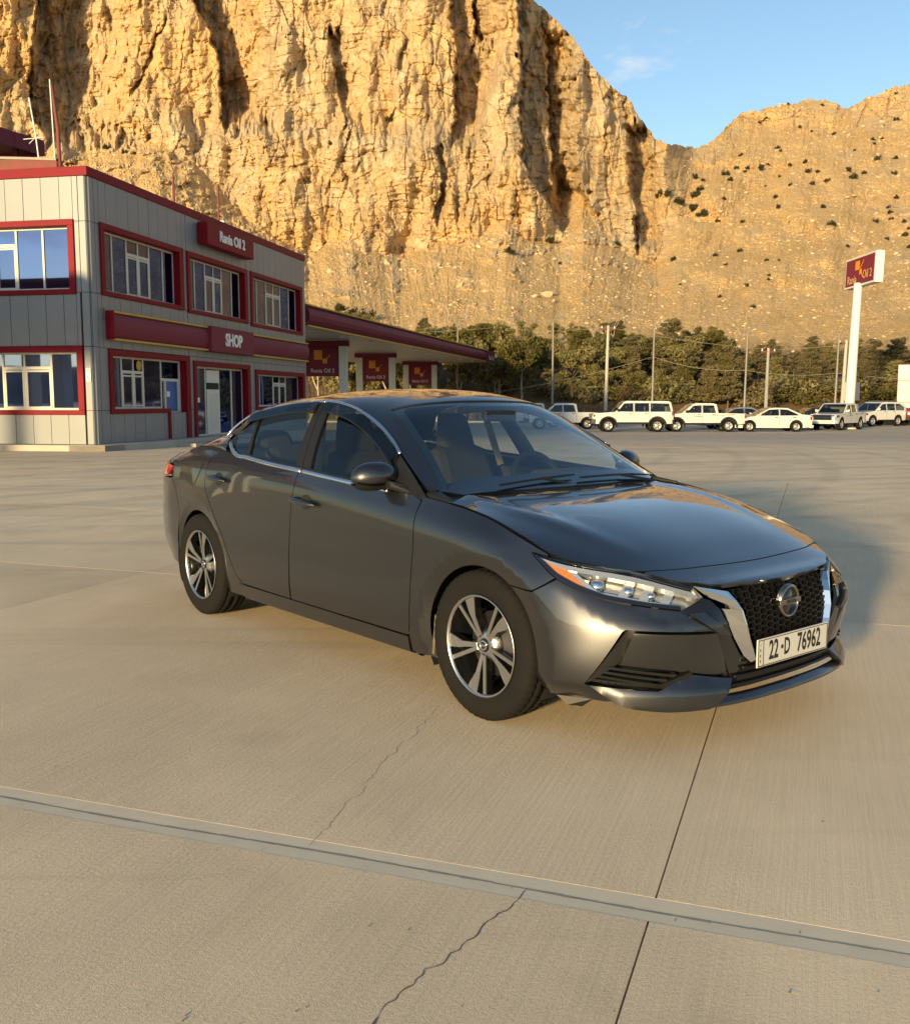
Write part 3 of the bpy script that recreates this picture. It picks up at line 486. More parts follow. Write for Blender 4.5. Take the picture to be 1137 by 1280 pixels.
def build_shop():
    shop = empty('shop_building', BO, 0, 'two-storey grey panelled station shop with red window frames and maroon sign band', 'building')
    # local frames: right face point (u,z,out), left face point (w,z,out)
    RF = lambda u, z, o=0: tuple(BU*u-BW*o+Vector((0, 0, z)))
    LF = lambda w, z, o=0: tuple(BW*w-BU*o+Vector((0, 0, z)))
    def bx(mb, Fc, a0, a1, z0, z1, o0, o1): return mb.hexa([Fc(a0, z0, o0), Fc(a1, z0, o0), Fc(a1, z0, o1), Fc(a0, z0, o1), Fc(a0, z1, o0), Fc(a1, z1, o0), Fc(a1, z1, o1), Fc(a0, z1, o1)])
    # core (set back 40 mm behind the cladding), with real window reveals
    wins_r = [(.55, 5.60, 4.42, 6.48), (5.92, 10.95, 4.38, 6.46), (11.30, 17.05, 4.32, 6.46), (.78, 5.86, .98, 2.88), (6.20, 11.02, .10, 2.76), (11.60, 17.20, 1.0, 2.62)]
    wins_l = [(.47, 5.2, 4.40, 6.48), (.34, 5.2, .96, 2.94)]
    core = MB(); bx(core, RF, .64, BL, .10, BH, -.60, -BD+.05); bx(core, LF, .62, BD-.05, .101, BH-.001, -.60, -.70)
    core.build('wall', M_jnt, shop)
    def clad(Fc, length, wins, pw, zs, seed, corner=0.):
        """panels split at the joints; windows cut out by clipping"""
        rnd = random.Random(seed); edges = [corner]
        while edges[-1] < length-.05: edges.append(min(length, edges[-1]+pw))
        for a0, a1 in zip(edges[:-1], edges[1:]):
            for z0, z1 in zip(zs[:-1], zs[1:]):
                rects = [(a0, a1, z0, z1)]
                for (wa, wb, wz0, wz1) in wins:
                    nr = []
                    for (p0, p1, q0, q1) in rects:
                        if p1 <= wa or p0 >= wb or q1 <= wz0 or q0 >= wz1: nr.append((p0, p1, q0, q1)); continue
                        if p0 < wa: nr.append((p0, wa, q0, q1))
                        if p1 > wb: nr.append((wb, p1, q0, q1))
                        m0, m1 = max(p0, wa), min(p1, wb)
                        if q0 < wz0: nr.append((m0, m1, q0, wz0))
                        if q1 > wz1: nr.append((m0, m1, wz1, q1))
                    rects = nr
                for (p0, p1, q0, q1) in rects:
                    if p1-p0 < .06 or q1-q0 < .06: continue
                    g = .008; mb = MB(); o = rnd.uniform(-.003, .003); bx(mb, Fc, p0+g, p1-g, q0+g, q1-g, -.03+o, o); mb.build('cladding_panel', M_clad, shop)
        bk = MB()
        # dark backing visible in the joints, open at the windows
        zz = sorted({zs[0], zs[-1], *[w[2] for w in wins], *[w[3] for w in wins]}); aa = sorted({0.05, length, *[w[0] for w in wins], *[w[1] for w in wins]})
        for a0, a1 in zip(aa[:-1], aa[1:]):
            for z0, z1 in zip(zz[:-1], zz[1:]):
                ca, cz = (a0+a1)/2, (z0+z1)/2
                if any(w[0] < ca < w[1] and w[2] < cz < w[3] for w in wins): continue
                bk.add([Fc(a0, z0, -.032), Fc(a1, z0, -.032), Fc(a1, z1, -.032), Fc(a0, z1, -.032)], [(0, 1, 2, 3)])
        bk.build('panel_backing', M_jnt, shop)
    clad(RF, BL, wins_r, .62, [.10, 1.08, 2.90, 4.44, 6.42, BH], 1, .32); clad(LF, BD, wins_l, .575, [.10, 1.08, 2.93, 4.44, 6.42, BH], 2, .30)
    for z0, z1 in ((.10, 1.08), (1.08, 2.91), (2.91, 4.44), (4.44, 6.42), (6.42, BH)):
        mb = MB(); pts = [RF(.305, 0), RF(.10, 0), LF(.10, 0), LF(.285, 0), LF(.285, 0, -.04), RF(.305, 0, -.04)]
        mb.prism([(p[0], p[1]) for p in pts], lambda x, y: (x, y, z0+.008), lambda x, y: (x, y, z1-.008)); mb.build('corner_panel', M_clad, shop)
    # parapet trim
    mb = MB(); bx(mb, RF, -.03, BL+.03, BH, 7.92, -.30, .035); bx(mb, LF, -.031, BD, BH+.001, 7.919, -.30, .034); mb.build('parapet_trim', M_redf, shop, .01)
    r = MB(); bx(r, RF, .2, BL-.1, BH-.1, BH-.02, -.3, -BD); r.build('roof', M_soff, shop)
    b = MB(); bx(b, RF, BL-.02, BL, .1, BH, -BD, -.04); b.build('end_wall', M_clad, shop)
    # plinth and step
    mb = MB(); bx(mb, RF, -.5, BL+.3, -.45, .10, -.6, .55); bx(mb, LF, -.55, BD, -.451, .099, -.6, .50); mb.build('plinth', M_stone, shop, .01)
    mb = MB(); bx(mb, RF, 3.9, 11.6, -.45, -.02, .55, 1.15); mb.build('doorstep', M_stone, shop, .01)
    # windows: red surround, white frame bars, panes
    def frame(Fc, a0, a1, z0, z1, cut=None):
        t = .17; mb = MB()
        if cut is None:
            bx(mb, Fc, a0-.02, a1+.02, z1-t, z1, -.30, .06); bx(mb, Fc, a0-.02, a1+.02, z0, z0+t*.8, -.30, .06); bx(mb, Fc, a0-.021, a0+t, z0+t*.8, z1-t, -.30, .059); bx(mb, Fc, a1-t*1.6, a1+.021, z0+t*.8, z1-t, -.30, .059)
        else:
            bx(mb, Fc, a0-.02, a1+.02, z1-t, z1, -.30, .06); bx(mb, Fc, a0-.021, a0+t, z0, z1-t, -.30, .059); bx(mb, Fc, a1-t*1.6, a1+.021, cut[1], z1-t, -.30, .059)
            if cut[0] > a0: bx(mb, Fc, a0+t, cut[0], z0, z0+t*.8, -.30, .058); bx(mb, Fc, cut[0]-t*.8, cut[0], cut[1], z0, -.30, .057)
        return mb.build('window_surround', M_redf, shop, .008)
    def bars(sur, Fc, vs, hs, o=-.20):
        mb = MB()
        for a, z0, z1, w in vs: bx(mb, Fc, a-w/2, a+w/2, z0, z1, o-.05, o+.012)
        for z, a0, a1, w in hs: bx(mb, Fc, a0, a1, z-w/2, z+w/2, o-.049, o+.011)
        mb.build('window_frame', M_upvc, sur)
    def pane(sur, Fc, a0, a1, z0, z1, o=-.215, m=None):
        mb = MB(); mb.add([Fc(a0, z0, o), Fc(a1, z0, o), Fc(a1, z1, o), Fc(a0, z1, o)], [(0, 1, 2, 3)]); mb.build('window_pane', m or (M_pane if Fc is RF else M_pane2), sur)
    def ribbon(Fc, a0, a1, z0, z1, fr, open_=(2, 4)):
        sur = frame(Fc, a0, a1, z0, z1); A0, A1, Z0, Z1 = a0+.17, a1-.27, z0+.136, z1-.17; L_ = A1-A0; xs = [A0+L_*f for f in fr]; zt = Z1-(Z1-Z0)*.27
        vs = [(x, Z0, Z1, .06) for x in xs]; hs = [(Z0+.03, A0, A1, .06), (Z1-.03, A0, A1, .06)]
        o0, o1 = xs[open_[0]], xs[open_[1]]; hs.append((zt, o0, o1, .09))
        for i in range(open_[0], open_[1]): vs += [(xs[i]+.06, Z0, zt, .05), (xs[i+1]-.06, Z0, zt, .05)]; hs += [(zt-.09, xs[i], xs[i+1], .05), (Z0+.075, xs[i], xs[i+1], .05)]
        bars(sur, Fc, vs, hs)
        for i in range(len(xs)-1):
            if open_[0] <= i < open_[1]: pane(sur, Fc, xs[i], xs[i+1], Z0, zt); pane(sur, Fc, xs[i], xs[i+1], zt, Z1)
            else: pane(sur, Fc, xs[i], xs[i+1], Z0, Z1)
        bk = MB(); bx(bk, Fc, a0+.1, a1-.1, z0+.1, z1-.1, -.60, -.55); bk.build('room_backing', M_jnt, sur)
        return sur
    fr6 = [0, .17, .35, .50, .65, .84, 1]
    for w in wins_r[:3]: ribbon(RF, *w, fr6)
    ribbon(LF, *wins_l[0], [0, .22, .42, .58, .70, .82, 1], (2, 4)); ribbon(LF, *wins_l[1], [0, .22, .42, .58, .72, .86, 1], (1, 3))
    ribbon(RF, *wins_r[5], [0, .14, .42, .56, .70, 1], (2, 4))
    # ground-floor window with its side door
    a0, a1, z0, z1 = wins_r[3]; clad_cut = (4.35, .10); sur = frame(RF, a0, a1, z0, z1, (4.42, .10))
    xs = [.95, 1.80, 2.50, 3.10, 4.25, 5.35]; Z0, Z1 = z0+.136, z1-.17
    bars(sur, RF, [(xs[0], Z0, Z1, .06), (xs[1], Z0, Z1, .07), (xs[2], Z0, Z1, .06), (xs[3], Z0, Z1, .07), (xs[4], .12, Z1, .07), (5.53, .12, Z1, .10), (1.87, Z0, 2.2, .06), (2.44, Z0, 2.2, .06), (2.56, Z0, 2.2, .06), (3.04, Z0, 2.2, .06), (4.52, .12, 2.02, .09), (5.42, .12, 2.02, .12)], [(Z0+.03, xs[0], 4.25, .06), (Z1-.03, xs[0], 5.55, .06), (2.25, xs[1], xs[3], .09), (2.13, xs[1], xs[3], .05), (Z0+.1, xs[1], xs[3], .05), (2.06, 4.25, 5.5, .09), (.98, 4.5, 5.45, .07), (.16, 4.5, 5.45, .10)])
    for p in ((xs[0], xs[1], Z0, Z1), (xs[1], xs[3], Z0, 2.25), (xs[1], xs[3], 2.25, Z1), (xs[3], 4.25, Z0, Z1), (4.25, 5.5, 2.06, Z1)): pane(sur, RF, *p)
    pane(sur, RF, 4.55, 5.42, 1.0, 2.02, -.205, M_blue); pane(sur, RF, 4.55, 5.42, .16, .98, -.205, M_upvc)
    mb = MB(); bx(mb, RF, 4.62, 4.82, 1.50, 1.68, -.204, -.19); mb.build('door_notice', M_sign, sur)
    c = Vector(RF(2.80, 2.47, -.17)); mb = MB(); n_ = -BW
    mb.lathe([(0, .0), (0, .16), (.012, .165), (.016, .14), (.016, 0)], 24, 'x'); me = mb.mesh('clock'); q = n_.to_track_quat('X', 'Z'); me.transform(Matrix.Translation(c)@q.to_matrix().to_4x4()); link('round_notice', me, M_yel, sur)
    bk = MB(); bx(bk, RF, a0+.1, a1-.1, .12, z1-.1, -.60, -.55); bk.build('room_backing', M_jnt, sur)
    # entrance
    a0, a1, z0, z1 = wins_r[4]; sur = frame(RF, a0, a1, z0, z1, (a0, .10))
    bars(sur, RF, [(6.42, .12, 2.6, .06), (7.50, .12, 2.55, .08), (8.62, .12, 2.5, .10), (9.72, .12, 2.6, .10), (10.75, .12, 2.6, .06)], [(2.56, 6.4, 10.8, .08), (.14, 6.4, 10.8, .06)])
    for p in ((6.42, 7.5), (8.62, 9.72), (9.72, 10.75)): pane(sur, RF, p[0], p[1], .12, 2.55)
    mb = MB(); bx(mb, RF, 7.56, 8.60, .14, 1.78, -.19, -.16); dr = mb.build('door', M_white, sur, .01)
    mb = MB(); bx(mb, RF, 7.70, 8.46, .28, 1.62, -.162, -.153); mb.build('door_inset', M_upvc, dr, .006)
    mb = MB(); bx(mb, RF, 7.56, 8.60, 2.02, 2.48, -.19, -.16); mb.build('door_header', M_white, sur, .006)
    mb = MB(); bx(mb, RF, 7.56, 8.60, 1.79, 2.01, -.20, -.18); mb.build('door_vent', M_jnt, sur)
    mb = MB(); bx(mb, RF, 6.40, 6.62, 1.30, 1.48, -.05, .02); mb.build('intercom', M_sign, sur, .03)
    bk = MB(); bx(bk, RF, a0+.1, a1-.1, .12, z1-.1, -.60, -.55); bk.build('room_backing', M_jnt, sur)
    # maroon sign band, rounded face
    def band(u0, u1, name):
        mb = MB(); n = 8; prof = [(.10+.10*math.sin(math.pi*i/n)**.8, 3.20+.74*i/n) for i in range(n+1)]
        poly = [(0., 3.20)]+prof+[(0., 3.94)]
        mb.prism(poly, lambda o, z: RF(u0, z, o), lambda o, z: RF(u1, z, o)); bo = mb.build(name, M_mar, shop)
        for z in (3.14, 3.94):
            e = MB(); bx(e, RF, u0, u1, z, z+.06, 0, .17); e.build('band_edging', M_yel, bo)
        return bo
    band(.75, 7.10, 'sign_band'); band(10.85, 17.42, 'sign_band')
    mb = MB(); bx(mb, RF, .70, .75, 3.15, 3.99, 0, .26); mb.build('band_end_cap', M_redf, shop)
    mb = MB(); bx(mb, RF, 7.10, 10.85, 3.12, 4.02, 0, .30); sb = mb.build('shop_sign', M_mar, shop, .015)
    rot = Matrix(((BU.x, 0, -BW.x, 0), (BU.y, 0, -BW.y, 0), (0, 1, 0, 0), (0, 0, 0, 1)))
    TM = lambda u, z, o: Matrix.Translation(Vector(RF(u, z, o)))@rot
    text_obj('sign_lettering', 'SHOP', .62, M_sign, sb, TM(8.97, 3.57, .302), .02, .95, bold=.022)
    mb = MB(); bx(mb, RF, 6.74, 10.75, 6.80, 7.56, .04, .42); ns = mb.build('name_sign', M_redf, shop, .02)
    text_obj('sign_lettering', 'Rania Oil 2', .50, M_sign, ns, TM(8.80, 7.19, .422), .02, .98, bold=.016)
    mb = MB(); bx(mb, LF, .10, .24, 1.92, 2.30, .0, .03); hs = mb.build('house_plate', M_sign, shop)
    text_obj('plate_lettering', 'P3\nK1', .17, M_ink2, hs, Matrix.Translation(Vector(LF(.17, 2.12, .031)))@Matrix(((-BW.x, 0, -BU.x, 0), (-BW.y, 0, -BU.y, 0), (0, 1, 0, 0), (0, 0, 0, 1))), .001, .5)
    # drain brackets and rooftop bits
    mb = MB(); mb.tube([RF(.60, 4.02, .04), RF(.45, 4.02, .10), RF(.45, 3.72, .10), RF(.60, 3.72, .04)], .015, 6); mb.build('wall_bracket', M_rust, shop)
    for u, h in ((7.5, 1.15), (11.2, 1.65)):
        p = Vector(RF(u, BH, -1.2))+BO; mb = MB().tube([p, p+Vector((0, 0, h+.5))], .045, 8); mb.lathe([(0, 0), (0, .12), (.03, .12), (.03, 0)], 12, 'z', tuple(p)); o = mb.build('roof_post', M_rust, None); tag(o, 'rusty steel post standing on the shop roof behind '+('the name sign' if u < 9 else 'a white roof box'), 'post', None)
    p = Vector(RF(9.9, BH, -.9))+BO; mb = MB().box(p.x-.55, p.x+.55, p.y-.3, p.y+.3, p.z, p.z+.48); o = mb.build('roof_unit', M_white, None, .03); tag(o, 'small white equipment box on the shop roof', 'equipment')
    return shop
M_ink2 = mat('dark_ink', (.03, .03, .03), .6)
shop = build_shop()
# rooftop steelwork at the left end of the shop
def roof_steel():
    f = empty('roof_frame', (0, 0, 0), 0, 'rusty red curved steel beam lying along the shop roof edge', 'steel frame')
    def P(w, o, z): v = BO+BW*w-BU*o; return Vector((v.x, v.y, z))
    mb = MB(); n = 14
    a = [P(1.15+4.6*i/n, -.4, 7.86+.22*math.sin(math.pi*(.02+.5*i/n))) for i in range(n+1)]; b_ = [p+Vector((0, 0, .12)) for p in a]
    for i in range(n): mb.bar(a[i], a[i+1], .25, .12)
    mb2 = MB()
    for i in range(n): mb2.bar(a[i]+Vector((0, 0, .36)), a[i+1]+Vector((0, 0, .36)), .10, .07)
    mb.build('lower_chord', M_rust, f); mb2.build('upper_chord', M_galv, f)
    mb = MB()
    for i in range(n): 
        q = [a[i], a[i+1], a[i+1]+Vector((0, 0, .36)), a[i]+Vector((0, 0, .36))]; mb.add(q, [(0, 1, 2, 3)])
    w = mb.build('web_plate', M_rust, f); so = w.modifiers.new('s', 'SOLIDIFY'); so.thickness = .02
    p = P(1.12, -.5, 7.7); mb = MB().tube([p, p+Vector((-.02, 0, 1.4)), p+Vector((-.14, 0, 2.6))], [.06, .055, .045], 8); mb.build('mast', M_rust, f)
    MB().tube([p+Vector((-.12, -.05, .6)), p+Vector((-.17, -.05, 2.75))], .02, 6).build('mast_conduit', M_white, f)
    p = P(1.75, -.5, 7.9); an = empty('roof_antenna', p, 0, 'thin white antenna with short cross arms on the shop roof', 'antenna'); MB().tube([(0, 0, 0), (-.1, 0, 1.1), (-.24, 0, 2.1)], .022, 6).build('rod', M_white, an)
    MB().tube([(-.45, 0, .95), (.12, 0, 1.0)], .014, 6).build('cross_arm', M_white, an); MB().tube([(-.25, -.1, .80), (-.05, .1, 1.12)], .014, 6).build('cross_arm', M_white, an)
roof_steel()
def upper_roof():
    f = empty('rooftop_canopy', (0, 0, 0), 0, 'maroon panelled fascia of a raised roof behind the shop parapet', 'canopy')
    A = Vector((-15.45, 38, 0)); B = Vector((-17.6, 33, 0)); d = (B-A).normalized(); L_ = (B-A).length; n = Vector((-d.y, d.x, 0))
    if n.x < 0: n = -n
    k = 8; w = L_/k; z0, z1 = 10.50, 11.05; q = lambda t, o, z: tuple(A+d*t+n*o+Vector((0, 0, z)))
    for i in range(k): MB().hexa([q(t, o, z) for z in (z0, z1) for t, o in ((i*w, 0), (i*w+w-.02, 0), (i*w+w-.02, .06), (i*w, .06))]).build('fascia_panel', M_mar, f)
    MB().hexa([q(t, o, z) for z in (z0+.25, z0+.40) for t, o in ((.0, -.01), (L_, -.01), (L_, -6), (.0, -6))]).build('roof_deck', M_rust, f)
    MB().hexa([q(t, o, z) for z in (z0, z1) for t, o in ((-.06, .06), (-.0, .06), (-.0, -6), (-.06, -6))]).build('fascia_panel', M_mar, f)
    for t, o in ((.5, -.8), (4.6, -.8), (.5, -5), (4.6, -5)): MB().bar(q(t, o, 7.4), q(t, o, z0+.28), .16).build('support_post', M_rust, f)
upper_roof()
# ---------------------------------------------------------------- forecourt canopy
def canopy(name, A, B, width, z0, label, cols, h=1.0, board=True):
    """A-B is the edge facing the yard; the roof reaches back to its left by width"""
    c = empty(name, (A[0], A[1], 0), 0, label, 'canopy'); A = Vector((*A, 0)); B = Vector((*B, 0)); d = (B-A).normalized(); L_ = (B-A).length; n = Vector((d.y, -d.x, 0)); back = -n; o = lambda p: p-A
    prof = [(0, z0), (.10, z0+.10), (.26, z0+.30), (.30, z0+.5*h), (.26, z0+h-.30), (.10, z0+h-.10), (0, z0+h)]
    k = max(2, int(L_/6)); 
    for i in range(k):
        t0, t1 = L_*i/k, L_*(i+1)/k-.02; mb = MB(); mb.prism(prof, lambda q, z: tuple(d*t0+n*q+Vector((0, 0, z))), lambda q, z: tuple(d*t1+n*q+Vector((0, 0, z)))); mb.build('fascia', M_mar, c)
    for z in (z0-.03, z0+h-.03):
        mb = MB(); mb.hexa([tuple(d*t+n*q+Vector((0, 0, zz))) for zz in (z, z+.07) for t, q in ((0, -.1), (L_, -.1), (L_, .20), (0, .20))]); mb.build('fascia_edging', M_yel, c)
    for p0, p1 in ((0, 1), (1, 0)):
        pass
    mb = MB(); mb.hexa([tuple(d*t+back*q+Vector((0, 0, zz))) for zz in (z0+.04, z0+h-.12) for t, q in ((.0, 0.), (L_, 0.), (L_, width), (.0, width))]); mb.build('soffit', M_soff, c)
    for t in (-.15, L_+.0):
        mb = MB(); mb.hexa([tuple(d*tt+back*q+Vector((0, 0, zz))) for zz in (z0, z0+h) for tt, q in ((t, -.1), (t+.15, -.1), (t+.15, width+.1), (t, width+.1))]); mb.build('fascia', M_mar, c)
    mb = MB(); mb.hexa([tuple(d*tt+back*q+Vector((0, 0, zz))) for zz in (z0, z0+h) for tt, q in ((0, width), (L_, width), (L_, width+.15), (0, width+.15))]); mb.build('fascia', M_mar, c)
    for i in range(max(2, int(L_/5))):
        p = d*(3+i*5.0)+back*.9; MB().box(p.x-.12, p.x+.12, p.y-.12, p.y+.12, z0-.06, z0+.05).build('spotlight', M_sign, c)
    for (x, y, s) in cols:
        q = empty('canopy_column', (x-A.x, y-A.y, 0)); q.parent = c; zg = yard_z(y); e = Vector((d.y, -d.x, 0)).normalized(); e = Vector((1, 0, 0))
        for sg in (-1, 1): MB().box(sg*s/2-.25, sg*s/2+.25, -.25, .25, zg-.05, z0+.06).build('post', M_white, q, .02)
        MB().box(-s/2-.35, s/2+.35, -.30, .30, z0-.35, z0-.02).build('head_beam', M_mar, q)
        if board:
            bo = MB().box(-s/2+.26, s/2-.26, -.12, .12, 2.85, z0-.36).build('sign_board', M_mar, q)
            Mx = lambda xx, zz: Matrix.Translation((xx, -.122, zz))@Euler((R(90), 0, 0)).to_matrix().to_4x4()
            MB().box(-.52, -.02, -.135, -.12, 3.85, 4.42).build('logo_square', M_orange, bo); MB().hexa([(0, -.134, 3.62), (.28, -.134, 3.62), (.28, -.12, 3.62), (0, -.12, 3.62), (0, -.134, 3.92), (.28, -.134, 3.92), (.28, -.12, 3.92), (0, -.12, 3.92)]).build('logo_square', M_orange, bo)
            MB().bar((.22, -.128, 3.85), (.46, -.128, 4.15), .014, .05).build('logo_stroke', M_orange, bo)
            text_obj('board_lettering', 'Rania Oil 2', .34, M_sign, bo, Mx(0, 3.18), .004, .95)
    return c
can = canopy('forecourt_canopy', (-7.3, 48.2), (3.5, 94.5), 13, 5.0, 'long maroon fuel station canopy with yellow edging beside the shop', [(-8.0, 60, 2.5), (-6.05, 75.7, 2.5), (-3.2, 91, 2.6)])
bt = MB(); 
def canopy_badge():
    A = Vector((-7.3, 48.2, 0)); d = (Vector((3.5, 94.5, 0))-A).normalized(); n = Vector((d.y, -d.x, 0)); p = d*45.4+n*.33
    mb = MB(); mb.hexa([tuple(d*t+n*q+Vector((0, 0, zz))) for zz in (4.98, 6.02) for t, q in ((43.9, .0), (47.3, .0), (47.3, .36), (43.9, .36))]); b = mb.build('name_badge', M_mar, can)
    rot = Matrix(((d.x, 0, n.x, 0), (d.y, 0, n.y, 0), (0, 1, 0, 0), (0, 0, 0, 1))); text_obj('badge_lettering', 'Rania Oil 2', .62, M_sign, b, Matrix.Translation(d*45.6+n*.365+Vector((0, 0, 5.35)))@rot, .01, .9)
canopy_badge()
# an unseen canopy, added on the near side of the shop: its roof shades the shop's end wall
can2 = canopy('shade_canopy', (-15.9, 11.6), (-13.55, 23.1), 14, 4.75, 'unseen maroon canopy added to shade the shop end wall', [(-21.0, 14.5, 1.6), (-19.5, 21.5, 1.6)], .95, False)
# sign pylon
def pylon():
    p = empty('sign_pylon', (26.35, 66, -.5), 0, 'tall white pole carrying a maroon and white box sign', 'sign'); p.rotation_euler = (0, R(1.6), 0)
    mb = MB(); mb.tube([(0, 0, 0), (0, 0, 9.6)], [.33, .27], 20); mb.build('pole', M_white, p); MB().lathe([(0, .62), (.1, .62), (.12, .42)], 20, 'z').build('base_flange', M_white, p)
    bo = MB().box(.05, .60, -2.40, 2.40, 9.42, 11.40).build('sign_box', M_white, p, .02)
    fc = MB().box(.02, .06, -2.24, 2.24, 9.55, 11.27).build('sign_face', M_mar, bo)
    rot = Matrix(((0, 0, -1, 0), (-1, 0, 0, 0), (0, 1, 0, 0), (0, 0, 0, 1)))
    text_obj('sign_lettering', 'Rania', .78, M_orange2, fc, Matrix.Translation((.018, 1.18, 9.92))@rot, .004, .9); text_obj('sign_lettering', 'Oil 2', .78, M_orange2, fc, Matrix.Translation((.018, -1.25, 10.08))@rot, .004, .9)
    MB().box(.005, .02, .05, .70, 10.50, 11.08).build('logo_square', M_orange, fc); MB().box(.005, .02, -.35, .0, 10.16, 10.50).build('logo_square', M_orange, fc)
    MB().bar((.012, -.10, 10.55), (.012, -.62, 11.05), .014, .06).build('logo_stroke', M_orange, fc); MB().bar((.012, -.30, 10.30), (.012, -.55, 9.95), .014, .06).build('logo_stroke', M_orange, fc)
M_orange2 = mat('sign_gold_letters', (.70, .42, .20), .5)
pylon()
# ---------------------------------------------------------------- lamp posts, wires, billboard, low wall
def lamp(x, y, h, arm, label, lean=0., head=True):
    o = empty('street_lamp' if head else 'utility_pole', (x, y, -.5), 0, label, 'lamp post' if head else 'pole', None); o.rotation_euler = (0, R(lean), 0)
    MB().tube([(0, 0, 0), (0, 0, h)], [.10, .06] if head else [.16, .11], 10).build('pole', M_galv if head else M_conpole, o)
    if head:
        MB().tube([(0, 0, h-.05), (arm*.4, 0, h+.25), (arm, 0, h+.42)], .035, 6).build('arm', M_galv, o)
        MB().hexa([(arm-.05*math.copysign(1, arm), -.13, h+.36), (arm+.75*math.copysign(1, arm), -.1, h+.44), (arm+.75*math.copysign(1, arm), .1, h+.44), (arm-.05*math.copysign(1, arm), .13, h+.36), (arm, -.1, h+.50), (arm+.7*math.copysign(1, arm), -.07, h+.53), (arm+.7*math.copysign(1, arm), .07, h+.53), (arm, .1, h+.50)]).build('lamp_head', M_galv, o, .02)
    else:
        MB().box(-.6, .6, -.06, .06, h-.35, h-.22).build('crossarm', M_rust, o)
        for k in (-.5, 0, .5): MB().lathe([(0, .05), (.06, .06), (.12, .03), (.16, .05), (.2, 0)], 10, 'z', (k, 0, h-.22)).build('insulator', M_sign, o)
    return o
M_conpole = mat('concrete_pole', (.46, .43, .37), .8, noise=(5, .4, (.38, .35, .30)))
lamp(.27, 97, 9.3, .35, 'thin galvanised street lamp rising behind the far end of the fuel canopy')
lamp(7.4, 75, 7.8, .3, 'galvanised street lamp beside the red wall behind the white pickups')
lamp(14.98, 75, 7.3, .3, 'galvanised street lamp standing behind the boxy white SUV', .4)
lamp(21.1, 72, 6.9, .7, 'street lamp with raised arm behind the white double-cab pickup', .8)
lamp(27.9, 72.5, 6.7, .7, 'street lamp next to the tall sign pole', 1.0)
lamp(4.5, 100, 9.4, .3, 'plain concrete utility pole above the canopy name badge', 0, False)
lamp(12.2, 80, 7.9, 0, 'stout concrete utility pole among the trees behind the boxy SUV', .9, False)
lamp(25.2, 80, 6.1, 0, 'short concrete utility pole in front of the pine trees', .6, False)
lamp(36.4, 78, 7.4, 0, 'concrete utility pole with insulators in front of the white billboard', 1.0, False)
lamp(29.0, 74, 6.4, 0, 'slim concrete pole close behind the tall sign pole', 1.5, False)
def wire(name, pts, label, r=.012):
    out = []
    for (a, b, sag) in pts:
        a, b = Vector(a), Vector(b)
        for i in range(13): t = i/12; out.append(a.lerp(b, t)-Vector((0, 0, sag*4*t*(1-t))))
    o = MB().tube(out, r, 5).build(name, M_rust2, None); tag(o, label, 'wire')
M_rust2 = mat('wire_grey', (.30, .27, .20), .7)
wire('overhead_wire', [((-12, 101, 8.3), (4.5, 100, 8.75), .25), ((4.5, 100, 8.75), (12.2, 80, 7.3), .35), ((12.2, 80, 7.3), (25.2, 80, 5.5), .2), ((25.2, 80, 5.5), (36.4, 78, 6.7), .3), ((36.4, 78, 6.7), (60, 78, 6.9), .3)], 'long overhead wire strung along the utility poles', .014)
wire('overhead_wire', [((2.0, 78, 1.9), (14.98, 75, 4.7), .30), ((14.98, 75, 4.7), (21.1, 72, 3.6), .35), ((21.1, 72, 3.6), (27.9, 72.5, 3.4), .25), ((27.9, 72.5, 3.4), (40, 74, 2.9), .2)], 'sagging cable hung between the street lamps', .014)
b = empty('billboard', (35.6, 79.5, -.5), R(-6), 'large white billboard with dark frame lines behind a concrete pole', 'billboard')
for z0, z1 in ((.7, 1.75), (1.80, 3.45), (3.5, 4.75)): MB().box(0, 7, -.05, .05, z0, z1).build('panel', M_white, b)
for x in (.3, 3.2, 6.2): MB().box(x, x+.14, .06, .25, 0, 4.8).build('post', M_galv, b)
MB().box(-.06, 7.06, .051, .13, .66, .74).build('rail', M_rust, b); MB().box(-.06, 7.06, .052, .13, 4.70, 4.80).build('rail', M_rust, b)
w = empty('low_wall', (6.0, 76.5, -.5), 0, 'low dark red wall behind the white pickups', 'wall')
for k in range(5): MB().box(k*1.3, k*1.3+1.28, -.1, .1, 0, 1.12+.02*(k % 2)).build('wall_panel', mat('wall_red', (.22, .03, .04), .6) if k == 0 else bpy.data.materials['wall_red'], w)
s = empty('notice_board', (28.3, 70.5, -.5), R(-4), 'small pale notice board on a post beside the tall sign pole', 'sign'); MB().box(-.05, .05, -.04, .04, 0, 2.1).build('post', M_galv, s); MB().box(-.55, .55, -.08, -.04, 1.9, 3.2).build('board', mat('pink_board', (.55, .40, .36), .6), s); MB().box(-.50, .50, -.07, -.03, .75, 1.65).build('board', M_white, s)
g = MB().box(-.45, .45, -.35, .35, 0, .55).box(-.48, .48, -.38, .38, .55, .62).build('green_bin', mat('green_plastic', (.05, .26, .05), .5), None, .03); g.location = (27.4, 69.6, .0); g.location.z = -.02; tag(g, 'small bright green box at the foot of the tall sign pole', 'bin'); g.location.z = -.5; g.scale.z = 2.6
kerb = MB()
for k in range(40): MB
def kerbs():
    root = None
    mb = MB(); mb.box(-60, 90, 86.0, 86.3, -.6, -.36); o = mb.build('kerb', M_stone, None); o['kind'] = 'structure'
kerbs()
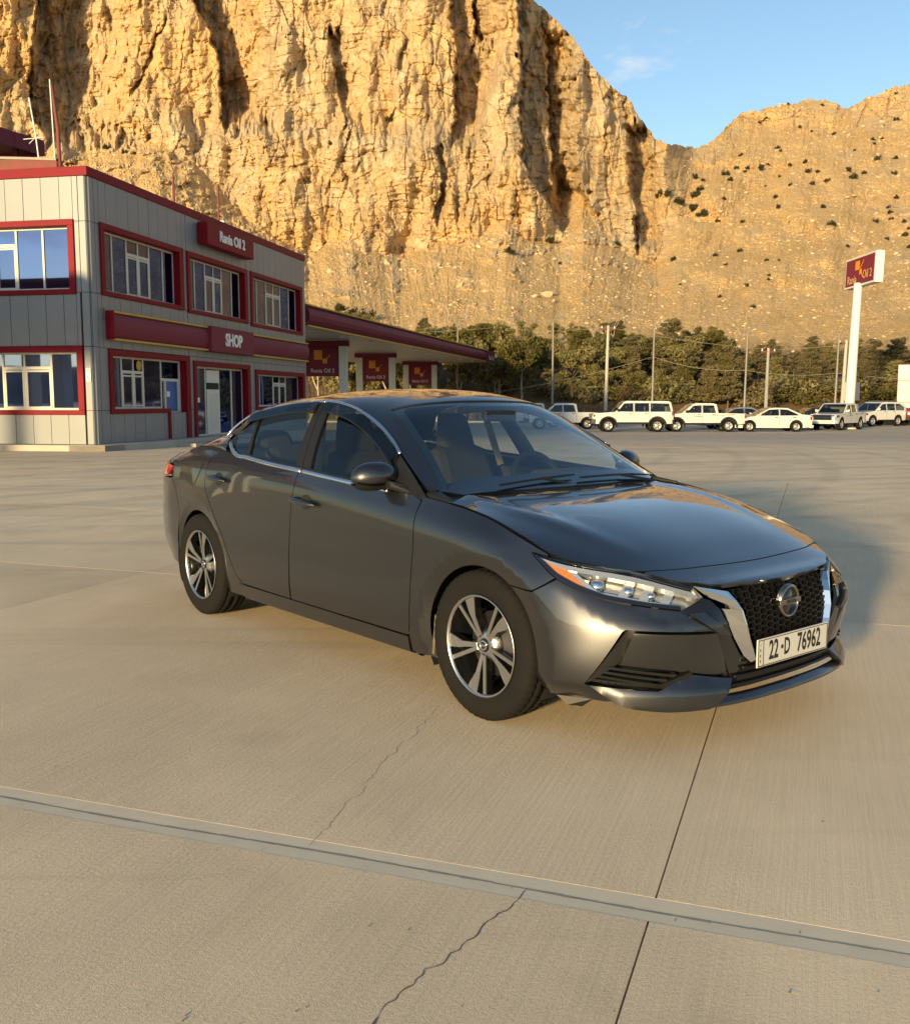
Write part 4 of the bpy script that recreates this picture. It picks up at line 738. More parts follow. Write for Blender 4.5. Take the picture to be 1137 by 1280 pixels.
# ---------------------------------------------------------------- car body surfaces (car frame: x forward, y left, z up)
def cr_weights(kn, t):
    kn = np.asarray(kn, float); t = np.clip(np.asarray(t, float), kn[0], kn[-1]); K = len(kn)
    M = np.zeros((K, K)); h = np.diff(kn)
    for i in range(K):
        if i == 0: M[0, 0], M[0, 1] = -1/h[0], 1/h[0]
        elif i == K-1: M[i, i-1], M[i, i] = -1/h[-1], 1/h[-1]
        else:
            a, b = h[i-1], h[i]
            M[i, i-1] += -b/(a*(a+b)); M[i, i] += b/(a*(a+b)) - a/(b*(a+b)); M[i, i+1] += a/(b*(a+b))
    i = np.clip(np.searchsorted(kn, t, side='right')-1, 0, K-2); hh = h[i]; u = (t-kn[i])/hh
    n = np.arange(len(t)); W = np.zeros((len(t), K))
    W[n, i] += 2*u**3-3*u**2+1; W[n, i+1] += -2*u**3+3*u**2
    W += ((u**3-2*u**2+u)*hh)[:, None]*M[i] + ((u**3-u**2)*hh)[:, None]*M[i+1]
    return W
def curve(kn, ys):
    ys = np.asarray(ys, float)
    return lambda t: cr_weights(kn, np.atleast_1d(t)) @ ys
# lower body: columns run from the tail round the right side to the nose (half width positive), rows go up
# side columns: (s = x, y at rows, z of the upper two rows)
SIDE = [  # x, [y r1..r6], z5, z6
 (-3.30, [.79, .815, .838, .838, .815, .738], .93, 1.00),
 (-3.00, [.835, .862, .874, .872, .846, .775], .94, 1.045),
 (-2.71, [.858, .888, .905, .902, .870, .805], .94, 1.075),
 (-2.30, [.866, .893, .905, .902, .884, .842], .925, 1.045),
 (-1.90, [.868, .895, .904, .900, .888, .854], .905, 1.010),
 (-1.50, [.868, .895, .903, .899, .889, .858], .890, .986),
 (-1.10, [.868, .895, .903, .899, .889, .857], .865, .958),
 (-.70, [.868, .895, .904, .900, .889, .851], .835, .935),
 (-.35, [.868, .895, .906, .903, .888, .838], .815, .918),
 (0.00, [.862, .893, .908, .906, .884, .822], .785, .862),
 (.22, [.868, .892, .906, .900, .872, .838], .735, .802)]
FRONT = [ # rows r1..r6 (x,y,z)
 [(.42, .885, .19), (.45, .895, .30), (.455, .892, .46), (.45, .878, .575), (.43, .853, .67), (.40, .815, .742)],
 [(.635, .765, .185), (.655, .785, .285), (.655, .790, .47), (.63, .775, .57), (.585, .75, .65), (.55, .72, .714)],
 [(.775, .625, .18), (.80, .64, .275), (.805, .655, .48), (.775, .645, .56), (.735, .625, .627), (.69, .595, .686)],
 [(.862, .475, .18), (.885, .485, .265), (.893, .50, .48), (.87, .495, .555), (.84, .485, .605), (.80, .47, .658)],
 [(.905, .29, .18), (.92, .295, .26), (.918, .30, .48), (.905, .30, .545), (.885, .295, .597), (.862, .285, .645)],
 [(.92, 0, .18), (.935, 0, .26), (.925, 0, .48), (.915, 0, .545), (.90, 0, .597), (.885, 0, .64)]]
REAR = [
 [(-3.70, 0, .30), (-3.72, 0, .36), (-3.72, 0, .50), (-3.70, 0, .66), (-3.68, 0, .90), (-3.60, 0, .985)],
 [(-3.66, .45, .30), (-3.68, .45, .36), (-3.69, .45, .50), (-3.67, .45, .66), (-3.65, .44, .90), (-3.57, .42, .98)],
 [(-3.50, .715, .30), (-3.56, .725, .37), (-3.585, .735, .50), (-3.575, .735, .66), (-3.555, .72, .90), (-3.46, .665, .975)]]
_cols = [np.array(c, float) for c in REAR]; _s = [-4.35, -3.88, -3.56]
for x, ys, z5, z6 in SIDE:
    bot = .19 if -2.9 < x else .26
    zz = [bot, bot+.11, .48, .66, z5, z6]
    _cols.append(np.array([(x, y, z) for y, z in zip(ys, zz)])); _s.append(x)
_p = np.array([.22, .895])
for c in FRONT:
    c = np.array(c, float); q = c[2, :2]; _s.append(_s[-1]+float(np.hypot(*(q-_p)))); _p = q; _cols.append(c)
WS = np.array(_s); WG = np.array(_cols); WV = np.array([.19, .29, .47, .64, .80, .92]); S_END = WS[-1]
def W_sv(s, v):
    a = cr_weights(WS, s); b = cr_weights(WV, v)
    return np.einsum('nk,nr,krd->nd', a, b, WG)
def W(sz, off=0.):
    """point on the right flank at (s,z); off moves it outwards; returns P, N"""
    sz = np.atleast_2d(np.asarray(sz, float)); s = np.clip(sz[:, 0], WS[0], S_END); z = sz[:, 1]
    lo = np.full(len(s), WV[0]); hi = np.full(len(s), WV[-1])
    a = cr_weights(WS, s); ZR = np.einsum('nk,kr->nr', a, WG[:, :, 2])
    k = np.linspace(WV[0], WV[-1], 15); T = ZR @ cr_weights(WV, k).T; T = np.maximum.accumulate(T, 1)      # coarse bracket, then a few secant-free halvings
    j = np.clip((T < z[:, None]).sum(1)-1, 0, 13); lo, hi = k[j], k[j+1]
    for _ in range(12):
        m = (lo+hi)/2; zz = (cr_weights(WV, m)*ZR).sum(1); up = zz < z
        lo = np.where(up, m, lo); hi = np.where(up, hi, m)
    v = (lo+hi)/2; e = 2e-3
    P = W_sv(s, v); ds = W_sv(np.clip(s+e, None, S_END), v)-W_sv(s-e, v); dv = W_sv(s, np.clip(v+e, None, WV[-1]))-W_sv(s, v-e)
    for A in (P, ds, dv): A[:, 1] *= -1
    N = np.cross(ds, dv); N /= np.linalg.norm(N, axis=1)[:, None]+1e-12
    P = P+N*off
    if (z > ZR[:, -1]+1e-4).any(): P[:, 2] = np.where(z > ZR[:, -1], z, P[:, 2])
    return P, N
# upper body: z over (x,y); centre and edge profiles
TX = [-3.60, -3.45, -3.25, -3.08, -2.90, -2.65, -2.40, -2.15, -1.90, -1.65, -1.40, -1.15, -.96, -.80, -.58, -.40, -.31]
TC = [.985, 1.015, 1.045, 1.07, 1.155, 1.262, 1.345, 1.392, 1.416, 1.428, 1.424, 1.402, 1.362, 1.268, 1.115, .985, .925]
EX = [-3.60, -3.40, -3.20, -3.00, -2.75, -2.55, -2.43, -2.35, -2.286, -2.15, -2.0, -1.80, -1.60, -1.44, -1.29, -1.15, -1.0, -.865, -.75, -.60, -.43, -.31]
EY = [.60, .672, .735, .775, .80, .800, .785, .748, .712, .672, .648, .627, .618, .617, .624, .640, .666, .697, .728, .768, .805, .815]
EZ = [.975, .988, 1.012, 1.045, 1.073, 1.098, 1.142, 1.212, 1.272, 1.314, 1.334, 1.350, 1.354, 1.348, 1.322, 1.280, 1.222, 1.158, 1.097, 1.018, .935, .885]
_tc = curve(TX, TC); _ey = curve(EX, EY); _ez = curve(EX, EZ)
def Tz(x, y):
    t = np.clip(np.abs(y)/_ey(x), 0, 1.0); c = _tc(x); e = _ez(x)
    return c+(e-c)*(.62*t**2+.38*t**7)
def TOP(xy, off=0.):
    xy = np.atleast_2d(np.asarray(xy, float)); x, y = xy[:, 0], xy[:, 1]; e = 3e-3
    z = Tz(x, y); gx = (Tz(x+e, y)-Tz(x-e, y))/(2*e); gy = (Tz(x, y+e)-Tz(x, y-e))/(2*e)
    N = np.stack([-gx, -gy, np.ones_like(z)], 1); N /= np.linalg.norm(N, axis=1)[:, None]
    return np.stack([x, y, z], 1)+N*off, N
# hood: between its side edges (the flank's top row) and a crowned centre
HX = [-.42, -.35, -.20, 0, .20, .40, .55, .69, .80, .862, .885]
_hy = curve(HX, [.80, .800, .806, .816, .826, .815, .72, .595, .47, .285, .06])
_hz = curve(HX, [.945, .915, .895, .862, .808, .742, .714, .686, .658, .645, .64])
_hc = curve(HX, [.916, .916, .911, .895, .866, .818, .770, .712, .666, .650, .64])
def Hz(x, y):
    ay = np.abs(y); t = np.clip(ay/np.maximum(_hy(x), .05), 0, 1.05); c = _hc(x); e = _hz(x)
    k = np.clip((.62-x)/.5, 0, 1)
    return c+(e-c)*t**3.2+k*.011*np.exp(-((ay-(.66-.22*np.clip(x, 0, 1)))/.06)**2)
def HOOD(xy, off=0.):
    xy = np.atleast_2d(np.asarray(xy, float)); x, y = xy[:, 0], xy[:, 1]; e = 4e-3
    z = Hz(x, y); gx = (Hz(x+e, y)-Hz(x-e, y))/(2*e); gy = (Hz(x, y+e)-Hz(x, y-e))/(2*e)
    N = np.stack([-gx, -gy, np.ones_like(z)], 1); N /= np.linalg.norm(N, axis=1)[:, None]
    return np.stack([x, y, z], 1)+N*off, N
# right side glass: y over (x,z)
_yb = curve([-2.6, -2.3, -1.9, -1.5, -1.1, -.7, -.3], [.805, .832, .845, .849, .848, .842, .826])
_zb = curve([-2.6, -2.3, -1.9, -1.5, -1.1, -.7, -.3], [1.10, 1.05, 1.010, .986, .958, .935, .905])
def Gy(x, z):
    d = np.clip(z-_zb(x), -.05, 1); k = .45+.12*np.clip((x+1.2)/.5, 0, 1)+.10*np.clip((-1.9-x)/.5, 0, 1)
    return _yb(x)-k*d-.5*d*d
def GLASS(xz, off=0.):
    xz = np.atleast_2d(np.asarray(xz, float)); x, z = xz[:, 0], xz[:, 1]; e = 3e-3
    y = Gy(x, z); gx = (Gy(x+e, z)-Gy(x-e, z))/(2*e); gz = (Gy(x, z+e)-Gy(x, z-e))/(2*e)
    N = np.stack([-gx, -np.ones_like(x), -gz], 1); N[:, 0] *= 1; N[:, 2] = -gz
    # surface y=-Gy : F = y+Gy = 0, outward normal = -(gx,1,gz)
    N = -np.stack([gx, np.ones_like(x), gz], 1); N /= np.linalg.norm(N, axis=1)[:, None]
    return np.stack([x, -y, z], 1)+N*off, N
# ---------------------------------------------------------------- panel builder: a 2D outline laid on a surface
def inpoly(pts, poly):
    x, y = pts[:, 0], pts[:, 1]; r = np.zeros(len(pts), bool); n = len(poly); j = n-1
    for i in range(n):
        xi, yi = poly[i]; xj, yj = poly[j]
        c = ((yi > y) != (yj > y)); r ^= c & (x < (xj-xi)*(y-yi)/((yj-yi) if yj != yi else 1e-12)+xi); j = i
    return r
def densify(poly, step):
    out = []; n = len(poly)
    for i in range(n):
        a = np.array(poly[i]); b = np.array(poly[(i+1) % n]); k = max(1, int(math.ceil(np.linalg.norm(b-a)/step)))
        out += [a+(b-a)*t/k for t in range(k)]
    return np.array(out)
def area2(p): p = np.asarray(p); q = np.roll(p, -1, 0); return float((p[:, 0]*q[:, 1]-q[:, 0]*p[:, 1]).sum())
def inset(p, d):
    a = p-np.roll(p, 1, 0); b = np.roll(p, -1, 0)-p
    na = np.stack([-a[:, 1], a[:, 0]], 1)/(np.linalg.norm(a, axis=1)[:, None]+1e-9); nb = np.stack([-b[:, 1], b[:, 0]], 1)/(np.linalg.norm(b, axis=1)[:, None]+1e-9)
    m = na+nb; l = (m*m).sum(1)[:, None]; return p+m*2*d/np.maximum(l, .8)
def smooth(pts, corners=(), n=6, closed=True):
    """Catmull-Rom through pts, broken at the corner indices"""
    P = [np.array(p, float) for p in pts]; N = len(P); out = []
    for i in range(N if closed else N-1):
        p1, p2 = P[i], P[(i+1) % N]
        p0 = p1-(p2-p1) if (i in corners or (not closed and i == 0)) else P[i-1]
        p3 = p2+(p2-p1) if ((i+1) % N in corners or (not closed and i == N-2)) else P[(i+2) % N]
        for k in range(n):
            t = k/n; out.append(.5*(2*p1+(p2-p0)*t+(2*p0-5*p1+4*p2-p3)*t*t+(3*p1-p0-3*p2+p3)*t**3))
    if not closed: out.append(P[-1])
    return out
def arc(cx, cz, r, a0, a1, n=24): return [(cx+r*math.cos(R(a0+(a1-a0)*i/n)), cz+r*math.sin(R(a0+(a1-a0)*i/n))) for i in range(n+1)]
PCACHE = {}
def panel(name, m, parent, surf, outline, holes=(), step=.05, gap=.0027, flange=.016, off=0., mirror=False, flip=1):
    key = (name, m.name, tuple((round(float(p[0]), 4), round(float(p[1]), 4)) for p in outline), flange, len(holes))
    if key in PCACHE and mirror:
        vs, ns, fs = PCACHE[key]; vs = vs*(1, -1, 1); ns = ns*(1, -1, 1); fs = [f[::-1] for f in fs]
        me = bpy.data.meshes.new(name); me.from_pydata(vs.tolist(), [], fs); me.polygons.foreach_set('use_smooth', [True]*len(fs)); me.update()
        me.normals_split_custom_set_from_vertices([tuple(n) for n in ns]); return link(name, me, m, parent)
    o2 = [tuple(p) for p in outline]
    if area2(o2) < 0: o2 = o2[::-1]
    loops = [inset(densify(o2, step*.6), gap)]
    for h in holes:
        h = [tuple(p) for p in h]
        if area2(h) > 0: h = h[::-1]
        loops.append(inset(densify(h, step*.6), gap))
    P0 = loops[0]; lo, hi = P0.min(0), P0.max(0)
    gx, gy = np.meshgrid(np.arange(lo[0], hi[0]+step, step), np.arange(lo[1], hi[1]+step, step)); g = np.stack([gx.ravel(), gy.ravel()], 1)
    k = inpoly(g, P0)
    for h in loops[1:]: k &= ~inpoly(g, h)
    g = g[k]; B = np.concatenate(loops)
    if len(g): g = g[np.sqrt(((g[:, None]-B[None])**2).sum(2)).min(1) > step*.42]
    V = np.concatenate([B, g]) if len(g) else B
    ed = []; b = 0
    for l in loops: n = len(l); ed += [(b+i, b+(i+1) % n) for i in range(n)]; b += n
    vv, _, ff, *_ = delaunay_2d_cdt([Vector(p) for p in V], ed, [], 0, 1e-7)
    V = np.array([tuple(p) for p in vv]); F = [f for f in ff if len(f) == 3]; c = np.array([V[list(f)].mean(0) for f in F])
    k = inpoly(c, P0)
    for h in loops[1:]: k &= ~inpoly(c, h)
    F = [F[i] for i in np.nonzero(k)[0]]
    def pos(q):
        P, N = surf(q)
        if callable(off): return P+N*np.asarray(off(q)).reshape(-1, 1), N
        return P+N*off, N
    P, N0 = pos(V); e = 2e-3
    N = np.cross(pos(V+(e, 0))[0]-pos(V-(e, 0))[0], pos(V+(0, e))[0]-pos(V-(0, e))[0]); N /= np.linalg.norm(N, axis=1)[:, None]+1e-12
    sg = np.sign((N*N0).sum(1)); sg[sg == 0] = 1; N = N*sg[:, None]
    # orient faces outwards
    f0 = F[len(F)//2]; fn = np.cross(P[f0[1]]-P[f0[0]], P[f0[2]]-P[f0[0]])
    if fn @ N[f0[0]] < 0: F = [f[::-1] for f in F]
    # boundary flange
    ec = {}
    for f in F:
        for i in range(3): ec[(f[i], f[(i+1) % 3])] = 1
    bd = [(a, c2) for (a, c2) in ec if (c2, a) not in ec]
    vs = list(P); ns = list(N); fs = [tuple(int(i) for i in f) for f in F]
    if flange:
        mp = {}
        for a, c2 in bd:
            for i in (a, c2):
                if i not in mp: mp[i] = (len(vs), len(vs)+1); vs += [P[i], P[i]-N[i]*flange]; ns += [np.zeros(3)]*2
            fs.append((mp[c2][0], mp[a][0], mp[a][1], mp[c2][1]))
    vs = np.array(vs); ns = np.array(ns); PCACHE[key] = (vs, ns, fs); vs = vs.copy(); ns = ns.copy()
    if mirror: vs[:, 1] *= -1; ns[:, 1] *= -1; fs = [f[::-1] for f in fs]
    me = bpy.data.meshes.new(name); me.from_pydata(vs.tolist(), [], fs); me.polygons.foreach_set('use_smooth', [True]*len(fs)); me.update()
    me.normals_split_custom_set_from_vertices([tuple(n) for n in ns])
    return link(name, me, m, parent)
def strip(name, m, parent, pts, nrm, w, h, mirror=False):
    """a moulding along 3D pts; nrm outward normals; w width across, h height"""
    pts = np.asarray(pts, float); nrm = np.asarray(nrm, float)
    d = np.gradient(pts, axis=0); d /= np.linalg.norm(d, axis=1)[:, None]; s = np.cross(d, nrm); s /= np.linalg.norm(s, axis=1)[:, None]
    ring = [(-.5, -.3), (-.5, .55), (-.28, 1), (.28, 1), (.5, .55), (.5, -.3)]
    V = np.concatenate([pts+s*w*a+nrm*h*b for a, b in ring]); n = len(pts); k = len(ring)
    if mirror: V[:, 1] *= -1
    F = [(j*n+i, j*n+i+1, ((j+1) % k)*n+i+1, ((j+1) % k)*n+i) for j in range(k) for i in range(n-1)]+[tuple(j*n for j in range(k)), tuple(j*n+n-1 for j in range(k))]
    mb = MB().add(V.tolist(), F, True); return mb.build(name, m, parent)
# arch flares on the flank
def _flare(s, z):
    o = np.zeros_like(s)
    for cx, r0, d, wd in ((0., .335, .030, .055), (-2.712, .335, .022, .02)):
        dx, dz = s-cx, z-.325; r = np.hypot(dx, dz)+1e-6; r1 = .398+wd*np.clip(dx/r, 0, 1)*np.clip(1.25-dz/r, 0, 1); t = np.clip((r1-r)/(r1-r0), 0, 1.2)
        o -= d*np.where(t < .08, t*t/.16, t-.04)*np.where(s < .9, 1, 0)
    return o
def WF(q, off=0.):
    q = np.atleast_2d(np.asarray(q, float)); P, N = W(q); return P+N*(_flare(q[:, 0], q[:, 1])+off)[:, None], N
def FC(yz, off=0.):
    """nose surface addressed by (y,z)"""
    yz = np.atleast_2d(np.asarray(yz, float)); y = yz[:, 0]; z = yz[:, 1]; lo = np.full(len(y), .6); hi = np.full(len(y), S_END)
    for _ in range(30):
        m = (lo+hi)/2; yy = -W(np.stack([m, z], 1))[0][:, 1]; up = yy > np.abs(y); lo = np.where(up, m, lo); hi = np.where(up, hi, m)
    P, N = W(np.stack([(lo+hi)/2, z], 1)); sg = np.where(y > 0, -1., 1.); P[:, 1] = y; N[:, 1] *= sg
    return P+N*off, N
def topz(s): return float((cr_weights(WS, [s]) @ WG[:, -1, 2])[0])
# ---------------------------------------------------------------- car materials
M_paint = mat('graphite_paint', (.070, .071, .077), .36, .95, 1.0, noise=(3.0, .2, (.078, .078, .083)))
M_blk = mat('black_plastic', (.009, .009, .009), .5, spec=.35, noise=(14, .35, (.016, .0155, .015)))
M_gloss = mat('gloss_black', (.008, .008, .009), .12, 0, .6)
M_rub = mat('tyre_rubber', (.010, .0095, .009), .85, spec=.18, noise=(9, .25, (.022, .018, .014)), bump=(120, .25, .002))
M_chr = mat('chrome', (.78, .78, .78), .07, 1.)
M_alloy = mat('machined_alloy', (.62, .61, .60), .30, 1., noise=(40, .2, (.5, .49, .47)))
M_mesh = mat('grille_black', (.006, .006, .0065), .38, spec=.3)
M_lchr = mat('lamp_bright_trim', (.74, .74, .72), .22, .75)
M_lamp = mat('lamp_silver', (.42, .41, .39), .32, .7)
M_dark = mat('dark_recess', (.006, .006, .006), .8)
M_silver = mat('brake_steel', (.30, .28, .26), .45, 1.)
M_glass = glass_mat('side_glass', (.70, .76, .73), 1.52)
M_wsg = glass_mat('windshield_glass', (.80, .88, .88), 1.52, extra=.06)
M_tint = glass_mat('smoked_acrylic', (.16, .17, .18), 1.5)
M_lens = glass_mat('lamp_lens', (.95, .96, .97), 1.45)
M_amber = mat('amber_lens', (.52, .17, .04), .2, coat=.6)
M_red = mat('red_lens', (.32, .006, .008), .15, coat=.8)
M_seat = mat('seat_fabric', (.022, .021, .021), .85, bump=(90, .3, .003))
M_trimb = mat('beige_trim', (.20, .16, .11), .8)
M_plate = mat('plate_white', (.56, .55, .51), .35, coat=.3)
M_ink = mat('plate_ink', (.01, .01, .01), .5)
M_mud = mat('dried_mud', (.17, .13, .085), .95, noise=(30, .8, (.07, .055, .04)))
# ---------------------------------------------------------------- the car
CAR_LOC, CAR_ROT = (.783, 4.629, 0), R(-50.516)
def build_sedan():
    car = empty('sedan_car', CAR_LOC, CAR_ROT, 'dark grey four-door sedan with alloy wheels parked on the concrete', 'car')
    top = lambda a, b, n=14: [(a+(b-a)*i/n, topz(a+(b-a)*i/n)-.001) for i in range(n+1)]
    fd = [(-.435, .908), (-.443, .851), (-.437, .697), (-.462, .42), (-.467, .34), (-.482, .29)]        # leading edge of the front door
    bs = [(-1.500, .985), (-1.512, .892), (-1.535, .759), (-1.550, .586), (-1.560, .285)]              # between the doors
    rd = smooth([(-2.570, 1.062), (-2.583, .967), (-2.592, .852), (-2.545, .771), (-2.357, .56), (-2.235, .395), (-2.17, .315), (-2.10, .288)], (0, 7), 4, False)
    ra = R  # keep the name free
    hl = smooth([(.291, .753), (.351, .721), (.439, .674), (.554, .634), (.674, .604), (.819, .586), (.96, .571), (1.066, .612), (1.037, .647), (.809, .703), (.554, .728), (.40, .742)], (0, 6, 7, 8), 5)
    hl_low = smooth([(.291, .753), (.351, .721), (.439, .674), (.554, .634), (.674, .604), (.819, .586), (.96, .571)], (0, 6), 5, False)
    A_f = arc(0, .325, .340, -22, 57.5, 20); A_r = arc(0, .325, .340, 57.5, 205, 34)
    for mir in (False, True):
        side = dict(mirror=mir)
        fender = fd[::-1]+top(-.434, .385, 20)+[(.397, .7415), (.291, .7545)]+[p for p in hl_low if p[0] < .445][1:]+[(.445, .6695), (.33, .609), A_f[-1]]+A_r[1:]+[(-.36, .20), (-.482, .20)]
        panel('fender', M_paint, car, WF, fender, step=.03, **side)
        d1 = panel('door', M_paint, car, WF, [(-.437, .906)]+fd[1:]+[(-.50, .278)]+[(-1.55, .278)]+bs[::-1][1:]+top(-1.499, -.44, 16)[1:-1], step=.04, **side)
        d2 = panel('door', M_paint, car, WF, bs+[(-1.57, .278), (-2.10, .284)]+[tuple(p) for p in rd[::-1]][1:]+top(-2.569, -1.501, 16), step=.04, **side)
        q = [tuple(p) for p in rd]
        q = q+[(-2.11, .20), (-2.36, .20)]+arc(-2.712, .325, .343, -18, 198, 44)+[(-3.06, .26), (-3.12, .30), (-3.02, .62), (-3.10, .78), (-3.17, .846), (-3.17, .93), (-3.20, topz(-3.20))]+top(-3.20, -2.571, 10)[1:]
        qp = panel('quarter_panel', M_paint, car, WF, q, step=.035, **side)
        panel('fuel_door', M_paint, car, WF, smooth([(-2.83, .962), (-2.872, .848), (-2.76, .832), (-2.665, .962)], (), 5), step=.03, off=.0025, gap=.0, **side) if not mir else None
        panel('side_skirt', M_paint, car, WF, [(-.485, .277), (-2.10, .283), (-2.17, .285), (-2.12, .195), (-.40, .195), (-.49, .205)], step=.045, off=lambda q: .006+.0*q[:, 0], **side)
        # rear bumper and lamp
        rb = [(-3.06, .262), (-3.12, .30), (-3.02, .62), (-3.10, .78), (-3.17, .846), (-3.40, .846), (-3.62, .83), (-4.0, .80), (-4.34, .80), (-4.34, .27), (-3.5, .27)]
        panel('bumper', M_paint, car, W, rb, step=.05, **side)
        tl = panel('tail_light', M_red, car, W, smooth([(-3.17, .928), (-3.24, .862), (-3.40, .848), (-3.75, .835), (-3.95, .85), (-3.95, .915), (-3.6, .94), (-3.35, .94)], (0, 1, 4, 5), 4), step=.04, off=.004, **side)
        tr_ = [(-3.175, .935), (-3.175, topz(-3.175)-.001)]+top(-3.19, -4.34, 14)+[(-4.34, .805), (-3.97, .805), (-3.97, .93), (-3.6, .95), (-3.35, .95)]
        panel('trunk_corner', M_paint, car, W, tr_, step=.04, **side)
        # front bumper
        bmp = [p for p in A_f]+[(.33, .608), (.447, .668)]+[tuple(p) for p in hl_low if p[0] > .449]+[(.962, .566), (1.10, .482), (1.06, .487), (.735, .496), (.722, .488), (.585, .279), (.70, .212), (.60, .198), (.42, .193), (.36, .20)]
        bmp[-1:] = []
        _n = np.array([.106, .227])/.2505
        off_b = lambda q: -.11*np.clip((q[:, 0]-.727)*_n[0]+(q[:, 1]-.494)*_n[1], 0, .11)-.05*np.clip((.27-q[:, 1])/.08, 0, 1)**1.5*np.clip((.66-q[:, 0])/.1, 0, 1)
        panel('bumper', M_paint, car, lambda q, off=0: WF(q, off), bmp, step=.028, off=off_b, **side)
        rec = lambda q: -.020-.16*np.clip(.49-q[:, 1], 0, 1)
        panel('bumper_insert', M_paint, car, W, [(.762, .489), (1.096, .481), (1.203, .287), (.985, .318), (.712, .368)], step=.03, off=lambda q: -.004-.20*np.clip(.485-q[:, 1], 0, 1), flange=.03, **side)
        itk = panel('fog_intake', M_blk, car, W, [(.735, .496), (.765, .49), (.715, .366), (.985, .317), (.86, .262), (.585, .277)], step=.03, off=lambda q: -.03-.12*np.clip(.49-q[:, 1], 0, 1)-.03*np.clip((q[:, 0]-.60)/.1, 0, 1), gap=-.004, flange=.02, **side)
        for k in range(4):
            zz = .347-.020*k; s0 = .650-.012*k+.0; s1 = .93-.035*k
            panel('intake_fin', M_gloss, itk, W, [(s0, zz), (s1, zz-.030), (s1-.01, zz-.040), (s0-.006, zz-.010)], step=.05, off=-.028, flange=.03, gap=0, **side)
        panel('intake_frame', M_blk, itk, W, [(.735, .497), (.768, .491), (.718, .366), (.60, .283), (.585, .277)], step=.03, off=lambda q: -.012-.05*np.clip((q[:, 0]-.60)/.15, 0, 1), gap=0, flange=.03, **side)
        panel('intake_frame', M_blk, itk, W, [(.585, .277), (.60, .288), (.86, .273), (.985, .325), (1.0, .31), (.86, .259)], step=.03, off=-.028, gap=0, flange=.03, **side)
        lip = smooth([(.583, .275), (.72, .266), (.853, .262), (.985, .313), (1.205, .283), (1.14, .235), (1.06, .190), (.90, .186), (.772, .196), (.70, .210)], (0, 2, 3, 4, 6, 8, 9), 4)
        lo = lambda q: (.028*np.clip((.29-q[:, 1])/.09, 0, 1)-.030*np.clip((q[:, 1]-.24)/.05, 0, 1.4))*np.clip((q[:, 0]-.58)/.14, 0, 1)
        panel('bumper_lip', M_paint, car, W, lip, step=.025, off=lo, flange=.03, **side)
        # dark zone between lamp, bumper and chrome
        panel('bumper_trim', M_gloss, car, W, [(.962, .568), (1.066, .610), (1.10, .60), (1.134, .566), (1.183, .449), (1.24, .371), (1.29, .335), (1.205, .283), (1.10, .478)], step=.03, off=lambda q: -.014-.02*np.clip((.5-q[:, 1])/.2, 0, 1), gap=-.004, **side)
        panel('bumper_blade', M_paint, car, W, [(.985, .556), (1.05, .560), (1.155, .478), (1.165, .462), (1.105, .474)], step=.03, off=.002, gap=0, **side)
        # chrome V
        vi_ = np.array([(0.861, -0.358, 0.622), (0.884, -0.336, 0.588), (0.903, -0.316, 0.548), (0.917, -0.305, 0.492), (0.921, -0.288, 0.436), (0.925, -0.263, 0.378), (0.926, -0.257, 0.349)]); vo_ = np.array([(0.8, -0.495, 0.65), (0.826, -0.436, 0.605), (0.848, -0.373, 0.553), (0.868, -0.35, 0.49), (0.884, -0.334, 0.436), (0.906, -0.301, 0.365), (0.92, -0.271, 0.338)])
        dn_ = np.array([.012, 0, 0]); bk_ = np.array([-.03, .012, 0]); rows_ = [vo_+bk_*.5, vo_, vi_-(vi_-vo_)*.10+dn_*.6, vi_+dn_*.3, vi_+bk_]
        V_ = np.concatenate(rows_)*(1, -1 if mir else 1, 1)
        MB().add(V_.tolist(), [(r_*7+k, r_*7+k+1, (r_+1)*7+k+1, (r_+1)*7+k) for r_ in range(4) for k in range(6)]).build('chrome_trim', M_chr, car)
        # headlamp
        lampo = panel('headlight', M_lens, car, W, hl, step=.03, off=.001, flange=.0, gap=.002, **side)
        panel('lamp_housing', M_lamp, lampo, W, hl, step=.04, off=-.055, flange=-.05, gap=.0, **side)
        panel('lamp_bezel', M_gloss, lampo, W, hl_low+[tuple(p) for p in [(.96, .585), (.82, .600), (.674, .620), (.554, .652), (.445, .69), (.355, .735)]], step=.03, off=-.004, flange=.02, gap=0, **side)
        panel('lamp_bezel', M_gloss, lampo, W, [(.30, .752), (.40, .741), (.554, .727), (.809, .702), (1.036, .646), (1.028, .637), (.80, .693), (.55, .718)], step=.03, off=-.003, flange=.02, gap=0, **side)
        panel('light_strip', M_lchr, lampo, W, smooth([(.315, .744), (.42, .731), (.56, .714), (.80, .687), (1.02, .636), (1.055, .613), (1.035, .612), (1.005, .628), (.79, .671), (.56, .698), (.42, .720)], (0, 4, 5, 6, 7), 3), step=.03, off=-.012, flange=.03, gap=0, **side)
        panel('indicator', M_amber, lampo, W, smooth([(.335, .736), (.43, .722), (.50, .706), (.592, .650), (.552, .648), (.44, .692)], (0, 2, 3, 4), 3), step=.02, off=-.016, flange=.03, gap=0, **side)
        panel('lamp_reflector', M_lchr, lampo, W, [(.49, .708), (.545, .700), (.665, .622), (.62, .634), (.585, .648)], step=.02, off=-.018, flange=.03, gap=0, **side)
        panel('lamp_reflector', M_lchr, lampo, W, [(.60, .640), (.668, .617), (.82, .598), (.955, .582), (.955, .594), (.82, .612), (.68, .632)], step=.02, off=-.022, flange=.03, gap=0, **side)
